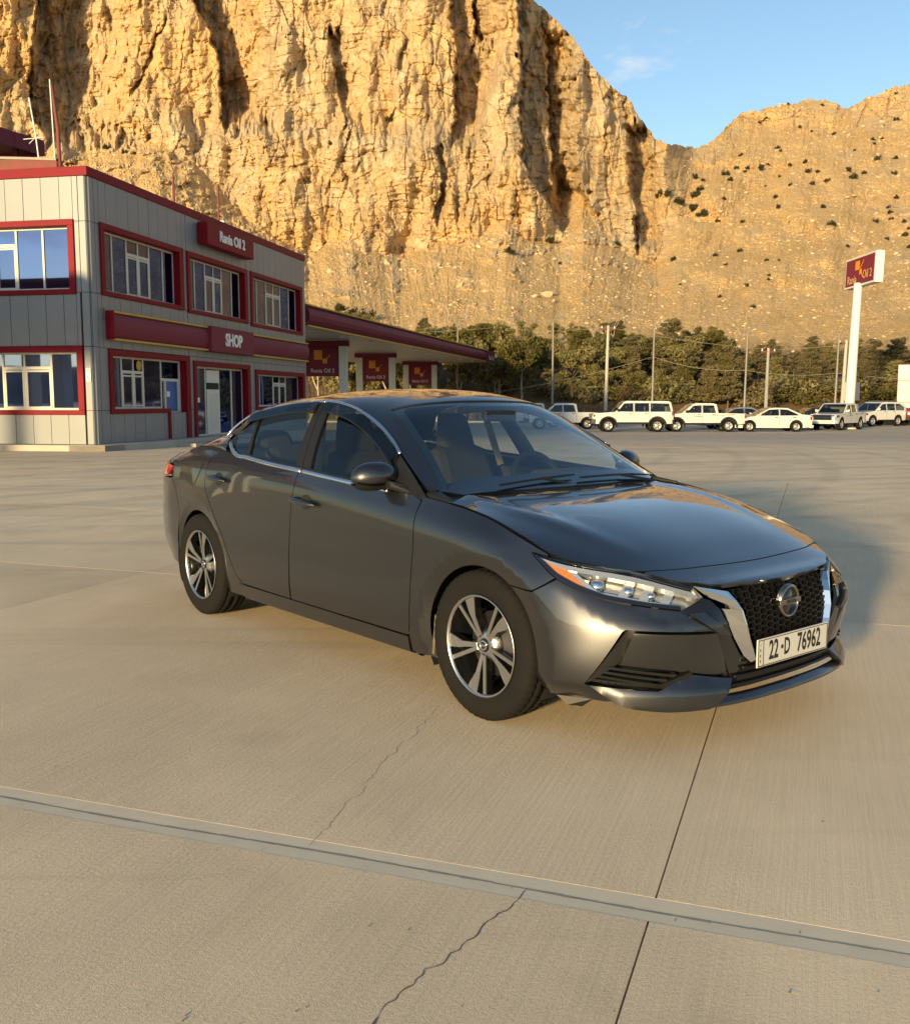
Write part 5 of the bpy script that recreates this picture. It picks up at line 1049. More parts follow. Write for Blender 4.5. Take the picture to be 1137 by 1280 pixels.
        for k, (s0, z0) in enumerate(((.72, .617), (.80, .607), (.885, .597))):
            panel('lamp_fin', M_lchr, lampo, W, [(s0, z0), (s0+.035, z0-.004), (s0+.085, z0+.050), (s0+.075, z0+.060), (s0+.045, z0+.055)], step=.02, off=-.03, flange=.03, gap=0, **side)
        for k, (s0, z0, r0) in enumerate(((.645, .668, .034), (.775, .650, .026), (.865, .635, .022))):
            P, N = W([(s0, z0)], -.045); P, N = P[0], N[0]
            if mir: P[1] *= -1; N[1] *= -1
            mb = MB(); ax = Vector(N); u = ax.cross(Vector((0, 0, 1))).normalized(); w_ = u.cross(ax)
            vs_ = []; prof = [(.0, 1.0), (.006, .92), (.014, .7), (.019, .4), (.021, .05)]
            for t in range(20):
                a = 2*math.pi*t/20
                for h_, rr_ in prof: vs_.append(Vector(P)+ax*h_+(u*math.cos(a)+w_*math.sin(a))*rr_*r0)
            mb.add(vs_, [(t*5+i, t*5+i+1, ((t+1) % 20)*5+i+1, ((t+1) % 20)*5+i) for t in range(20) for i in range(4)], True).build('lamp_bulb', M_chr, lampo)
        # glasshouse
        rail = smooth([(-2.476, 1.133), (-2.437, 1.192), (-2.309, 1.272), (-2.16, 1.300), (-2.023, 1.320), (-1.85, 1.337), (-1.661, 1.346), (-1.55, 1.346), (-1.428, 1.337), (-1.259, 1.308), (-1.121, 1.268), (-.974, 1.214), (-.833, 1.149), (-.743, 1.098)], (0,), 4, False)
        rail = [tuple(p) for p in rail]; belt = lambda x: float(_zb(x)[0])+.004
        sail = [(-.743, 1.094), (-.62, 1.030), (-.50, .962), (-.425, .918), (-.44, .905), (-.70, .936)]
        panel('mirror_sail', M_blk, d1, GLASS, sail, step=.04, off=.004, gap=0, **side)
        rl = lambda a, b: [p for p in rail if a <= p[0] <= b]
        fg = [(-.712, 1.03)]+rl(-1.545, -.745)[::-1]+[(-1.545, 1.343), (-1.42, belt(-1.42)), (-.70, belt(-.70))]
        panel('window', M_glass, d1, GLASS, fg, step=.08, off=-.010, gap=0, flange=0, **side)
        rg = [(-1.64, 1.345)]+rl(-2.25, -1.66)[::-1]+[(-2.10, belt(-2.10)), (-1.56, belt(-1.56))]
        panel('window', M_glass, d2, GLASS, rg, step=.08, off=-.010, gap=0, flange=0, **side)
        qg = [p for p in rl(-2.475, -2.215)[::-1]]+[(-2.476, 1.133), (-2.30, 1.058), (-2.204, 1.035), (-2.10, belt(-2.11)), (-2.212, 1.27)]
        qg = [(-2.12, belt(-2.12)), (-2.235, 1.284)]+rl(-2.475, -2.24)[::-1]+[(-2.34, 1.07), (-2.204, 1.033)]
        panel('window', M_glass, d2, GLASS, qg, step=.06, off=-.010, gap=0, flange=0, **side)
        panel('door_pillar', M_blk, d1, GLASS, [(-1.562, 1.345), (-1.535, 1.343), (-1.41, belt(-1.41)), (-1.488, belt(-1.49)), (-1.602, 1.345)], step=.05, off=.001, gap=0, **side)
        panel('door_pillar', M_blk, d2, GLASS, [(-1.606, 1.345), (-1.664, 1.345), (-1.563, belt(-1.56)), (-1.493, belt(-1.5))], step=.05, off=.001, gap=0, **side)
        panel('door_pillar', M_blk, d2, GLASS, [(-2.222, 1.283), (-2.25, 1.281), (-2.13, belt(-2.13)), (-2.10, belt(-2.1))], step=.05, off=.0, gap=0, **side)
        # black rubber round the openings
        def along(pts, off): P, N = GLASS(pts, off); return P, N
        br = [(x, belt(x)+.004) for x in np.linspace(-2.17, -.72, 40)]
        P, N = along(br, .001); strip('belt_seal', M_blk, d1, P, N, .02, .006, mir)
        kink = smooth([(-2.476, 1.136), (-2.41, 1.105), (-2.345, 1.068), (-2.29, 1.046), (-2.23, 1.031), (-2.17, 1.026)], (0,), 5, False)
        cb = [tuple(p) for p in kink]+[(x, belt(x)-.008) for x in np.linspace(-2.13, -1.49, 24)]
        P, N = along(cb, .004); strip('chrome_strip', M_chr, d2, P, N, .024, .007, mir)
        P, N = along([(x, belt(x)-.008) for x in np.linspace(-1.482, -.70, 30)], .004); strip('chrome_strip', M_chr, d1, P, N, .022, .007, mir)
        rr = [p for p in rail if p[0] <= -1.59]; P, N = along(rr+[(-1.592, 1.349)], .006); strip('chrome_strip', M_chr, d2, P, N, .017, .007, mir)
        rr = [p for p in rail if p[0] >= -1.58]; P, N = along([(-1.587, 1.349)]+rr, .006); strip('chrome_strip', M_chr, d1, P, N, .017, .007, mir)
        def down(pts, w):
            pts = np.array(pts); d = np.gradient(pts, axis=0); d /= np.linalg.norm(d, axis=1)[:, None]; n2 = np.stack([d[:, 1], -d[:, 0]], 1); return pts+n2*w
        for dd, sel, nm in ((d2, [p for p in rail if -2.33 <= p[0] <= -1.605], 0), (d1, [p for p in rail if p[0] >= -1.575], 0)):
            s_ = np.array(sel); s_ = s_[np.argsort(s_[:, 0])]; lowr = down(s_, .060); lowr[:, 0] = np.clip(lowr[:, 0], s_[0, 0]-.02, None)
            tp = s_-np.array([0, .008]); poly = [tuple(p) for p in tp]+[tuple(p) for p in lowr[::-1]]
            panel('window_visor', M_tint, dd, GLASS, poly, step=.05, off=lambda q: .020+0*q[:, 0], gap=0, flange=.004, **side)
            P, N = along([tuple(p) for p in lowr], .018); strip('visor_edge', M_blk, dd, P, N, .008, .003, mir)
        # C-pillar skirt between shoulder and roof edge
        xs_ = np.linspace(-2.86, -2.405, 16); lo_ = W([(x, topz(x)-.001) for x in xs_])[0]; hi_ = np.stack([xs_, -_ey(xs_), _ez(xs_)], 1); hi_[:, 2] += .002
        rows_ = [lo_+(hi_-lo_)*t+np.array([0, -.012, 0])*math.sin(math.pi*t) for t in np.linspace(0, 1, 6)]; V_ = np.concatenate(rows_)
        if mir: V_[:, 1] *= -1
        MB().add(V_.tolist(), [(r_*16+i, r_*16+i+1, (r_+1)*16+i+1, (r_+1)*16+i) for r_ in range(5) for i in range(15)], True).build('pillar_skirt', M_paint, qp)
        # handles: flat dark disc painting the cup's shade, and a bar
        for dd, x0, x1, z0, z1 in ((d2, -2.535, -2.29, .893, .879), (d1, -1.51, -1.265, .835, .818)):
            xm = (x0+x1)/2+.01; zm = (z0+z1)/2
            panel('cup_shade', M_dark, dd, WF, [(xm+.052*math.cos(a), zm+.040*math.sin(a)) for a in np.linspace(0, 2*math.pi, 25)[:-1]], step=.02, off=.0012, gap=0, flange=0, **side)
            hb = [(x0+(x1-x0)*t, z0+(z1-z0)*t) for t in np.linspace(0, 1, 15)]; P, N = WF(hb); o_ = .014+.026*np.sin(np.linspace(.12, 3.02, 15))**.6
            o_[0] = .004; P = P+N*o_[:, None]
            if mir: P[:, 1] *= -1
            wid = .017*np.array([.5, .8, .95, 1, 1, 1, 1, 1, 1, 1, 1, .95, .85, .7, .35]); MB().tube([tuple(p) for p in P], list(wid), 10).build('handle', M_paint, dd)
        # mirror
        mc = Vector((-.74, -.905, 1.0)); mirr = None; mb = MB(); V_ = []; nx, nz = 18, 12
        for i in range(nx+1):
            u = i/nx
            for j in range(nz):
                a = 2*math.pi*j/nz
                cx = .105*(1-(2*u-1)**2)**.5 if 0 < u < 1 else .004
                hgt = (.074 if math.sin(a) > 0 else .060)*(1-abs(2*u-1)**2.6)**.6 if 0 < u < 1 else .003
                y = -.112+.224*u; V_.append((mc.x-.012*math.cos(a)*0+cx*.75*math.cos(a)*(1 if math.cos(a) > 0 else .55)+.05*(u-.5), mc.y+y, mc.z+hgt*math.sin(a)+.012*(u-.5)))
        if mir: V_ = [(x, -y, z) for x, y, z in V_]
        F_ = [(i*nz+j, i*nz+(j+1) % nz, (i+1)*nz+(j+1) % nz, (i+1)*nz+j) for i in range(nx) for j in range(nz)]
        mirr = MB().add(V_, F_, True).build('wing_mirror', M_paint, car); sub = mirr.modifiers.new('sub', 'SUBSURF'); sub.levels = sub.render_levels = 1
        V2 = [(x+.003*(1 if x > mc.x else -1), y*1.0, z-.0015-.004) for x, y, z in V_]; keep = [(f) for f in F_ if sum(V_[k][2] for k in f)/4 < mc.z-.022]
        lowm = MB().add([(x, y+(.002 if y > mc.y else -.002)*(1), z-.003) for x, y, z in V2], keep, True).build('mirror_base', M_blk, mirr)
        sg = -1 if mir else 1
        MB().hexa([(-.70, sg*-.83, .93), (-.50, sg*-.815, .915), (-.63, sg*-.88, .945), (-.72, sg*-.88, .95), (-.70, sg*-.82, .975), (-.55, sg*-.80, .955), (-.64, sg*-.88, .985), (-.72, sg*-.88, .99)]).build('mirror_arm', M_blk, mirr, .012)
        mg = MB(); mg.add([(mc.x-.036+.05*(u-.5), sg*(mc.y-.112+.224*u), mc.z+h_) for u, h_ in ((.16, -.036), (.84, -.036), (.84, .042), (.16, .042))], [(0, 1, 2, 3)]).build('mirror_glass', M_chr, mirr)
        # wheel wells
        for cx in (0, -2.712):
            mb = MB(); n = 22
            ring = [(cx+.39*math.cos(R(-28+236*i/n)), .325+.39*math.sin(R(-28+236*i/n))) for i in range(n+1)]
            vs_ = [(x, sg*-.855, max(z, .16)) for x, z in ring]+[(x, sg*-.56, max(z, .16)) for x, z in ring]
            fs_ = [(i, i+1, n+2+i, n+1+i) for i in range(n)]+[tuple(range(n+1, 2*n+2))]
            mb.add(vs_, fs_, True).build('wheel_well', M_dark, car)
    # inner shell behind the gaps
    for mir in (False, True):
        sh = [(-3.3, .25), (-3.05, .25)]+arc(-2.712, .325, .385, 190, -10, 24)+[(-2.3, .22), (-.42, .22)]+arc(0, .325, .385, 190, -10, 24)+[(.55, .22), (1.55, .22), (1.55, .60), (1.06, .60), (.6, .66), (.25, .75), (0, .84), (-.4, .895), (-1.1, .94), (-1.9, .99), (-2.5, 1.04), (-3.0, 1.03), (-3.3, .98)]
        panel('body_shell', M_dark, car, W, sh, step=.07, off=-.075, gap=0, flange=0, mirror=mir)
        sh2 = [(-4.34, .28), (-3.3, .28), (-3.3, .96), (-4.34, .96)]
        panel('body_shell', M_dark, car, W, sh2, step=.09, off=-.05, gap=0, flange=0, mirror=mir)
    MB().hexa([(-3.45, -.70, .20), (.80, -.55, .20), (.80, .55, .20), (-3.45, .70, .20), (-3.45, -.72, .30), (.80, -.58, .30), (.80, .58, .30), (-3.45, .72, .30)]).build('underbody', M_dark, car)
    # hood and nose
    he = [(x, float(_hy(x)[0])-.004) for x in np.linspace(-.30, .62, 26)]
    hf = smooth([(.655, -.60), (.700, -.45), (.725, -.25), (.735, 0), (.725, .25), (.700, .45), (.655, .60)], (0, 6), 5, False)
    hr = smooth([(-.30, .79), (-.36, .60), (-.395, .3), (-.405, 0), (-.395, -.3), (-.36, -.60), (-.30, -.79)], (0, 6), 5, False)
    right = [(x, -y) for x, y in he]
    panel('hood', M_paint, car, HOOD, right+[tuple(p) for p in hf]+[(x, y) for x, y in he[::-1]]+[tuple(p) for p in hr], step=.035, flange=.02)
    ne = [(x, float(_hy(x)[0])-.003) for x in np.linspace(.66, .862, 14)]+[(.874, .2), (.882, .08)]
    nose = [tuple(p) for p in hf[::-1]]+[(x, -y) for x, y in ne]+[(.885, 0)]+[(x, y) for x, y in ne[::-1]]
    panel('nose_panel', M_paint, car, HOOD, nose, step=.03, flange=.02)
    # roof with its pillars, windscreen, rear window, boot lid
    xs1 = np.linspace(-.46, -3.06, 70)
    wsn = smooth([(-.425, .755), (-.462, .730), (-.568, .690), (-.70, .652), (-.812, .625), (-.95, .590), (-1.075, .556)], (0, 6), 3, False)
    wst = smooth([(-1.075, .556), (-1.01, .40), (-.965, .2), (-.95, 0), (-.965, -.2), (-1.01, -.40), (-1.075, -.556)], (0, 6), 4, False)
    wsn = [tuple(p) for p in wsn]; wst = [tuple(p) for p in wst]
    rwg = smooth([(-2.44, .48), (-2.40, .25), (-2.385, 0), (-2.40, -.25), (-2.44, -.48), (-2.56, -.575), (-2.78, -.64), (-3.04, -.62), (-3.075, -.3), (-3.08, 0), (-3.075, .3), (-3.04, .62), (-2.78, .64), (-2.56, .575)], (), 4)
    ed = [(x, float(_ey(x)[0])-.002) for x in xs1]
    out = [(x, y) for x, y in ed]+[(-3.09, 0)]+[(x, -y) for x, y in ed[::-1]]
    ws_hole = wsn+wst[1:]+[(x, -y) for x, y in wsn[::-1]][1:]
    ws_in = [(-.33, .70), (-.33, -.70)]
    panel('roof', M_paint, car, TOP, ed+[(-3.09, .6), (-3.09, -.6)]+[(x, -y) for x, y in ed[::-1]]+[(x, -y) for x, y in wsn]+wst[::-1]+wsn[::-1], holes=[rwg], step=.035, flange=.02, gap=.001)
    wsp = wsn+wst[1:]+[(x, -y) for x, y in wsn[::-1]][1:]+[(-.36, -.66), (-.335, -.3), (-.33, 0), (-.335, .3), (-.36, .66)]
    ws = panel('windshield', M_wsg, car, TOP, wsp, step=.07, off=-.006, gap=0, flange=0)
    fr = lambda pts, k: [(x, y*k) for x, y in pts]
    inn = [(x-.03, y-.042) for x, y in wsn[:-2]]+[(x-.0, y*.93) for x, y in []]
    wi = [(x+.0, y-.045) for x, y in wsn]; wi[-1] = (-1.045, .50); wi[-2] = (-1.01, .525)
    wti = [(x+.045, y*.9) for x, y in wst]
    panel('windshield_frit', M_gloss, ws, TOP, wsp, holes=[wi+wti[1:]+[(x, -y) for x, y in wi[::-1]][1:]+[(-.455, -.63), (-.43, -.3), (-.425, 0), (-.43, .3), (-.455, .63)]], step=.05, off=-.0085, gap=0, flange=0)
    panel('rear_window', M_glass, car, TOP, rwg, step=.07, off=-.006, gap=0, flange=0)
    tl_e = [(x, float(_ey(x)[0])-.012) for x in np.linspace(-3.10, -3.58, 14)]
    panel('trunk_lid', M_paint, car, TOP, [(-3.10, 0)]+tl_e+[(x, -y) for x, y in tl_e[::-1]], step=.05, flange=.02)
    panel('cowl', M_blk, car, lambda q, off=0: (np.stack([q[:, 0], q[:, 1], .925-.30*(q[:, 0]+.42)*0-.035*(np.abs(q[:, 1])/.78)**2*0-.02*np.clip((q[:, 0]+.36)/.1, -1, 1)], 1), np.tile([0., 0, 1], (len(q), 1))), [(-.47, -.74), (-.29, -.80), (-.37, 0), (-.29, .80), (-.47, .74), (-.40, 0)], step=.06, off=-.012, gap=0, flange=.03)
    for sg in (-1, 1):
        MB().hexa([(-.47, sg*.725, .925), (-.29, sg*.79, .905), (-.27, sg*.815, .90), (-.46, sg*.815, .915), (-.47, sg*.735, .950), (-.30, sg*.79, .925), (-.28, sg*.81, .915), (-.46, sg*.81, .938)]).build('cowl_corner', M_blk, car, .01)
    for y0, y1 in ((-.45, .08), (.10, .66)):
        pts = [TOP([(-.362-.022*t, y0+(y1-y0)*t)], .012)[0][0] for t in np.linspace(0, 1, 8)]
        wp = MB().tube([tuple(p) for p in pts], [.006]*7+[.004], 6).build('wiper', M_blk, car)
        MB().tube([(-.35, y1+.02, .925), tuple(pts[4]), ], .008, 6).build('wiper_arm', M_blk, wp)
    # grille, plate, emblem
    lz = lambda z: .44-.245*np.clip((z-.33)/.30, 0, 1)*0
    def half(z): return float(np.interp(z, [.33, .372, .436, .548, .622, .64], [.255, .262, .285, .312, .355, .37]))
    zs = np.linspace(.335, .638, 16); gp = [(-half(z)-.012, z) for z in zs]+[(half(z)+.012, z) for z in zs[::-1]]
    gr = panel('grille', M_dark, car, FC, gp, step=.04, off=-.055, gap=0, flange=0)
    mb = MB(); hw, hh = .0265, .0135
    def hexes():
        for r in range(-1, 14):
            for c in range(-11, 12):
                yield c*hw*2*.78, .352+r*hh*1.9+(c % 2)*hh*.95
    seen = set(); segs_ = []
    for cy, cz in hexes():
        pts = [(cy+hw*a, cz+hh*b) for a, b in ((-1.04, 0), (-.52, .95), (.52, .95), (1.04, 0), (.52, -.95), (-.52, -.95))]
        for k in range(6):
            a, b = pts[k], pts[(k+1) % 6]; m_ = ((a[0]+b[0])/2, (a[1]+b[1])/2); key = (round(m_[0], 3), round(m_[1], 3))
            if key in seen or not (.34 < m_[1] < .632) or abs(m_[0]) > half(m_[1])+.004: continue
            seen.add(key); segs_ += [a, b]
    P, _ = FC(segs_, -.030)
    for i in range(0, len(P), 2): mb.bar(P[i], P[i+1], .0048, .022, (1, 0, 0))
    mb.build('grille_mesh', M_mesh, gr)
    P, N = FC([(0, .548)], -.012); c = P[0]
    em = MB().lathe([(-.02, .0), (.002, .058), (.008, .056), (.006, .0)], 40, 'x', tuple(c)).build('emblem', M_gloss, car); MB().lathe([(-.01, .056), (.010, .056), (.015, .060), (.010, .069), (-.01, .070)], 40, 'x', tuple(c)).build('emblem_ring', mat('emblem_dark_chrome', (.34, .31, .27), .22, 1.), em)
    MB().box(c[0]-.004, c[0]+.016, -.075, .075, c[2]-.011, c[2]+.011).build('emblem_bar', bpy.data.materials['emblem_dark_chrome'], em, .003)
    text_obj('emblem_lettering', 'NISSAN', .022, M_gloss, em, Matrix.Translation((c[0]+.0165, 0, c[2]))@Euler((R(90), 0, R(90))).to_matrix().to_4x4(), .001, .95)
    px_, pz = .932, .370
    pl = MB(); pl.box(px_, px_+.006, -.258, .258, pz-.057, pz+.057); plo = pl.build('license_plate', M_plate, car, .004)
    MP = lambda y, dz=0: Matrix.Translation((px_+.0062, y, pz+dz))@Euler((R(90), 0, R(90))).to_matrix().to_4x4()
    fl = MB()
    for a in ((-.252, .252, .050, .053), (-.252, .252, -.053, -.050)): fl.box(px_+.005, px_+.0072, a[0], a[1], pz+a[2], pz+a[3])
    for a in (-.252, .249, -.218): fl.box(px_+.005, px_+.0070, a, a+.003, pz-.0495, pz+.0495)
    fl.build('plate_border', M_ink, plo)
    for body, y, sx, sz in (('22', -.145, .62, .108), ('·', -.085, 1.0, .11), ('D', -.050, .62, .095), ('76962', .112, .66, .108)): text_obj('plate_characters', body, sz, M_ink, plo, MP(y), .0006, sx, bold=.0022)
    for k in range(4): text_obj('plate_small_letter', 'IRKR'[k], .018, M_ink, plo, MP(-.236, .033-.022*k), .0006, .8)
    pb = MB().box(px_-.05, px_-.001, -.20, .20, pz-.045, pz+.045).build('plate_bracket', M_blk, car)
    lg = panel('lower_grille', M_dark, car, FC, [(-.42, .205), (.42, .205), (.40, .25), (.33, .325), (-.33, .325), (-.40, .25)], step=.05, off=-.06, gap=0, flange=0)
    for z, w_ in ((.315, .30), (.285, .345), (.248, .39)):
        P, N = FC([(y, z) for y in np.linspace(-w_, w_, 24)], -.03); strip('grille_slat', M_mesh, lg, P, N, .012, .012)
    P, N = FC([(y, .200) for y in np.linspace(-.485, .485, 34)], -.004); sp = strip('splitter', M_paint, car, P, (N+np.array([0, 0, 1.2]))/1.5, .046, .010)
    P, N = FC([(y, .315) for y in np.linspace(-.34, .34, 30)], -.07); strip('bumper_beam', M_blk, car, P, N, .05, .03)
    # mud flap under the bumper
    MB().hexa([(.46, -.82, .165), (.50, -.78, .16), (.50, -.775, .16), (.46, -.815, .165), (.42, -.84, .20), (.54, -.76, .195), (.54, -.755, .195), (.42, -.835, .20)]).build('splash_guard', M_blk, car)
    for sg in (-1, 1):
        MB().hexa([(-.335, sg*.79, .215), (-.33, sg*.865, .215), (-.345, sg*.865, .215), (-.35, sg*.79, .215), (-.315, sg*.79, .40), (-.30, sg*.868, .40), (-.32, sg*.868, .40), (-.33, sg*.79, .40)]).build('arch_liner', M_mud, car)
    # cabin
    cab = MB(); cab.hexa([(-2.9, -.70, .30), (-.3, -.70, .30), (-.3, .70, .30), (-2.9, .70, .30), (-2.9, -.72, .45), (-.3, -.72, .45), (-.3, .72, .45), (-2.9, .72, .45)]); cab.build('cabin_floor', M_seat, car)
    for sg in (-1, 1):
        MB().hexa([(-2.45, sg*.66, .40), (-.5, sg*.66, .40), (-.5, sg*.74, .40), (-2.45, sg*.74, .40), (-2.45, sg*.70, .97), (-.5, sg*.70, .90), (-.5, sg*.775, .90), (-2.45, sg*.775, .97)]).build('door_card', M_seat, car)
    MB().hexa([(-3.1, -.66, .55), (-2.42, -.66, .50), (-2.42, .66, .50), (-3.1, .66, .55), (-3.1, -.60, 1.03), (-2.50, -.66, .985), (-2.50, .66, .985), (-3.1, .60, 1.03)]).build('parcel_shelf', M_seat, car)
    da = MB(); pr = [(-.36, .60), (-.36, .90), (-.50, .945), (-.72, .945), (-.86, .905), (-.90, .80), (-.80, .55)]
    da.prism(pr, lambda x, z: (x, -.70, z), lambda x, z: (x, .70, z)); dash = da.build('dashboard', M_seat, car, .03)
    MB().hexa([(-.86, .18, .90), (-.55, .18, .93), (-.55, .55, .93), (-.86, .55, .90), (-.84, .22, .975), (-.62, .22, .99), (-.62, .51, .99), (-.84, .51, .975)]).build('instrument_binnacle', M_seat, dash, .02)
    cs = [Vector((-.93, .37, .885))+Matrix.Rotation(R(-22), 3, 'Y')@Vector((0, .185*math.cos(t), .185*math.sin(t))) for t in np.linspace(0, 2*math.pi, 33)]
    sw = MB().tube(cs, .016, 8, False).build('steering_wheel', M_blk, car)
    mb = MB()
    for t in (0, math.pi, -math.pi/2): mb.bar(Vector((-.935, .37, .885)), Vector((-.93, .37, .885))+Matrix.Rotation(R(-22), 3, 'Y')@Vector((0, .18*math.cos(t), .18*math.sin(t))), .035, .015)
    mb.build('wheel_spoke', M_blk, sw)
    def seat(y, x0, wid, bench=False):
        cu = MB().hexa([(x0-.02, y-wid, .36), (x0+.52, y-wid, .36), (x0+.52, y+wid, .36), (x0-.02, y+wid, .36), (x0-.02, y-wid, .54), (x0+.54, y-wid, .60), (x0+.54, y+wid, .60), (x0-.02, y+wid, .54)]).build('seat', M_seat, car, .05)
        MB().hexa([(x0-.14, y-wid, .46), (x0+.10, y-wid, .46), (x0+.10, y+wid, .46), (x0-.14, y+wid, .46), (x0-.30, y-wid*.8, 1.08), (x0-.18, y-wid*.8, 1.08), (x0-.18, y+wid*.8, 1.08), (x0-.30, y+wid*.8, 1.08)]).build('seat_back', M_seat, cu, .06)
        for yy in ((y,) if not bench else (-.42, .42)):
            MB().hexa([(x0-.31, yy-.135, 1.05), (x0-.19, yy-.135, 1.05), (x0-.19, yy+.135, 1.05), (x0-.31, yy+.135, 1.05), (x0-.335, yy-.10, 1.28 if not bench else 1.17), (x0-.25, yy-.10, 1.28 if not bench else 1.17), (x0-.25, yy+.10, 1.28 if not bench else 1.17), (x0-.335, yy+.10, 1.28 if not bench else 1.17)]).build('headrest', M_seat, cu, .04)
    seat(-.37, -1.42, .26); seat(.37, -1.42, .26); seat(0, -2.28, .62, True)
    for sg in (-1, 1): MB().bar((-1.62, sg*.70, .95), (-1.70, sg*.60, 1.36), .09, .04).build('belt_pillar', M_trimb, car)
    MB().box(-.86, -.84, -.11, .11, 1.245, 1.305).build('rear_view_mirror', M_blk, car, .015)
    # wheels
    def wheel(x, sg, rot):
        w = empty('wheel', (x, sg*.785, .320)); w.parent = car
        o = sg; T = lambda a: a*o
        tw, r = .103, .3235
        segs = 216; prof = [(-.090, .218), (-.103, .245), (-.106, .27), (-.101, .298), (-.092, .312), (-.083, r-.003), (-.060, r), (-.054, r), (-.053, r-.008), (-.045, r-.008), (-.044, r+.001), (-.008, r+.002), (-.007, r-.008), (.003, r-.008)]
        prof = prof+[(-a, b) for a, b in prof[::-1]][:]
        mb = MB(); mb.lathe(prof, segs, 'y'); vv = []
        m_ = len(prof)
        for k in range(segs):
            for i in range(m_):
                xx, yy, zz = mb.v[k*m_+i]; rr = math.hypot(xx, zz); d = 0
                if k % 4 == 0 and prof[i][1] > .305 and (i < 8 or i > m_-9): d = -.006
                if (k+1) % 6 == 0 and 9 < i < m_-10: d = -.003
                f_ = (rr+d)/rr; zz2 = max(zz*f_, -.3195); vv.append((xx*f_, yy, zz2))
        mb.v = vv; mb.build('tyre', M_rub, w)
        rim = MB(); rim.lathe([(T(-.09), .219), (T(.078), .212), (T(.094), .2175), (T(.098), .221), (T(.098), .2135), (T(.090), .2085), (T(.06), .203), (T(-.02), .188), (T(-.085), .19)], 72, 'y'); ro = rim.build('rim', M_alloy, w)
        br = MB(); br.lathe([(T(.088), .2075), (T(.055), .200), (T(-.03), .186), (T(-.08), .186), (T(-.08), .01)], 48, 'y'); br.build('rim_barrel', M_gloss, w)
        def spoke(a, prs, nm, m, y0, y1):
            ca, sa = math.cos(a), math.sin(a); f = lambda yy: (lambda rr, tt: ((rr*ca-tt*sa)*1.0, T(yy(rr)), rr*sa+tt*ca))
            mb = MB(); mb.prism(prs, f(y0), f(y1)); return mb.build(nm, m, w)
        yf = lambda rr: .088-.022*(1-min(rr/.2, 1))**1.5; yb = lambda rr: yf(rr)-.003; yb2 = lambda rr: yf(rr)-.035
        cwd = o   # flared spoke lies clockwise seen from outside
        for k in range(5):
            a = rot+2*math.pi*k/5
            thin = [(.045, -.008), (.207, -.0085), (.207, .0085), (.045, .008)]; wide = [(.045, -.009), (.115, -.012), (.155, -.016), (.207, -.015), (.207, .046), (.180, .036), (.125, .013), (.045, .009)]
            if cwd < 0: wide = [(p, -q) for p, q in wide]
            th = .125
            spoke(a-cwd*th*1.15*(-1), [(p, q) for p, q in thin], 'rim_spoke', M_alloy, yf, yb) if False else None
            d = cwd*.155
            spoke(a-d, thin, 'rim_spoke', M_alloy, yf, yb); spoke(a-d, [(p, q*1.3) for p, q in thin], 'spoke_side', M_gloss, yb, yb2)
            spoke(a+d, wide, 'rim_spoke', M_alloy, yf, yb); spoke(a+d, [(p, q*1.08) for p, q in wide], 'spoke_side', M_gloss, yb, yb2)
            ax = a+math.pi/5; MB().lathe([(T(.040), .0), (T(.054), .009), (T(.046), .011), (T(.03), .011)], 10, 'y', (.057*math.cos(ax), 0, .057*math.sin(ax))).build('lug_nut', M_silver, w)
        MB().lathe([(T(.02), .075), (T(.05), .072), (T(.062), .055), (T(.066), .046), (T(.067), .030)], 32, 'y').build('hub', M_alloy, w)
        hc = MB().lathe([(T(.060), .030), (T(.071), .0285), (T(.074), .024), (T(.075), .0)], 28, 'y').build('hub_cap', M_gloss, w)
        MB().lathe([(T(.072), .023), (T(.0765), .021), (T(.0765), .017), (T(.072), .016)], 28, 'y').build('cap_ring', M_chr, w)
        MB().box(-.022, .022, min(T(.072), T(.0772)), max(T(.072), T(.0772)), -.0045, .0045).build('cap_bar', M_chr, w)
        MB().lathe([(T(-.0), .14), (T(.012), .14), (T(.012), .06), (T(.03), .06), (T(.03), .0)], 40, 'y').build('brake_disc', M_silver, w)
        ca = R(15) if x > -1 else R(160)
        mb = MB()
        for i in range(5):
            a0 = ca-.32+.128*i; a1 = a0+.128
            mb.hexa([(q*math.cos(a), T(yy), q*math.sin(a)) for yy in (.0, .045) for a, q in ((a0, .098), (a1, .098), (a1, .160), (a0, .160))])
        mb.build('brake_caliper', M_silver, w)
        return w
    wheel(0, -1, R(-92)); wheel(-2.712, -1, R(88)); wheel(0, 1, R(20)); wheel(-2.712, 1, R(50))
    return car
sedan = build_sedan()
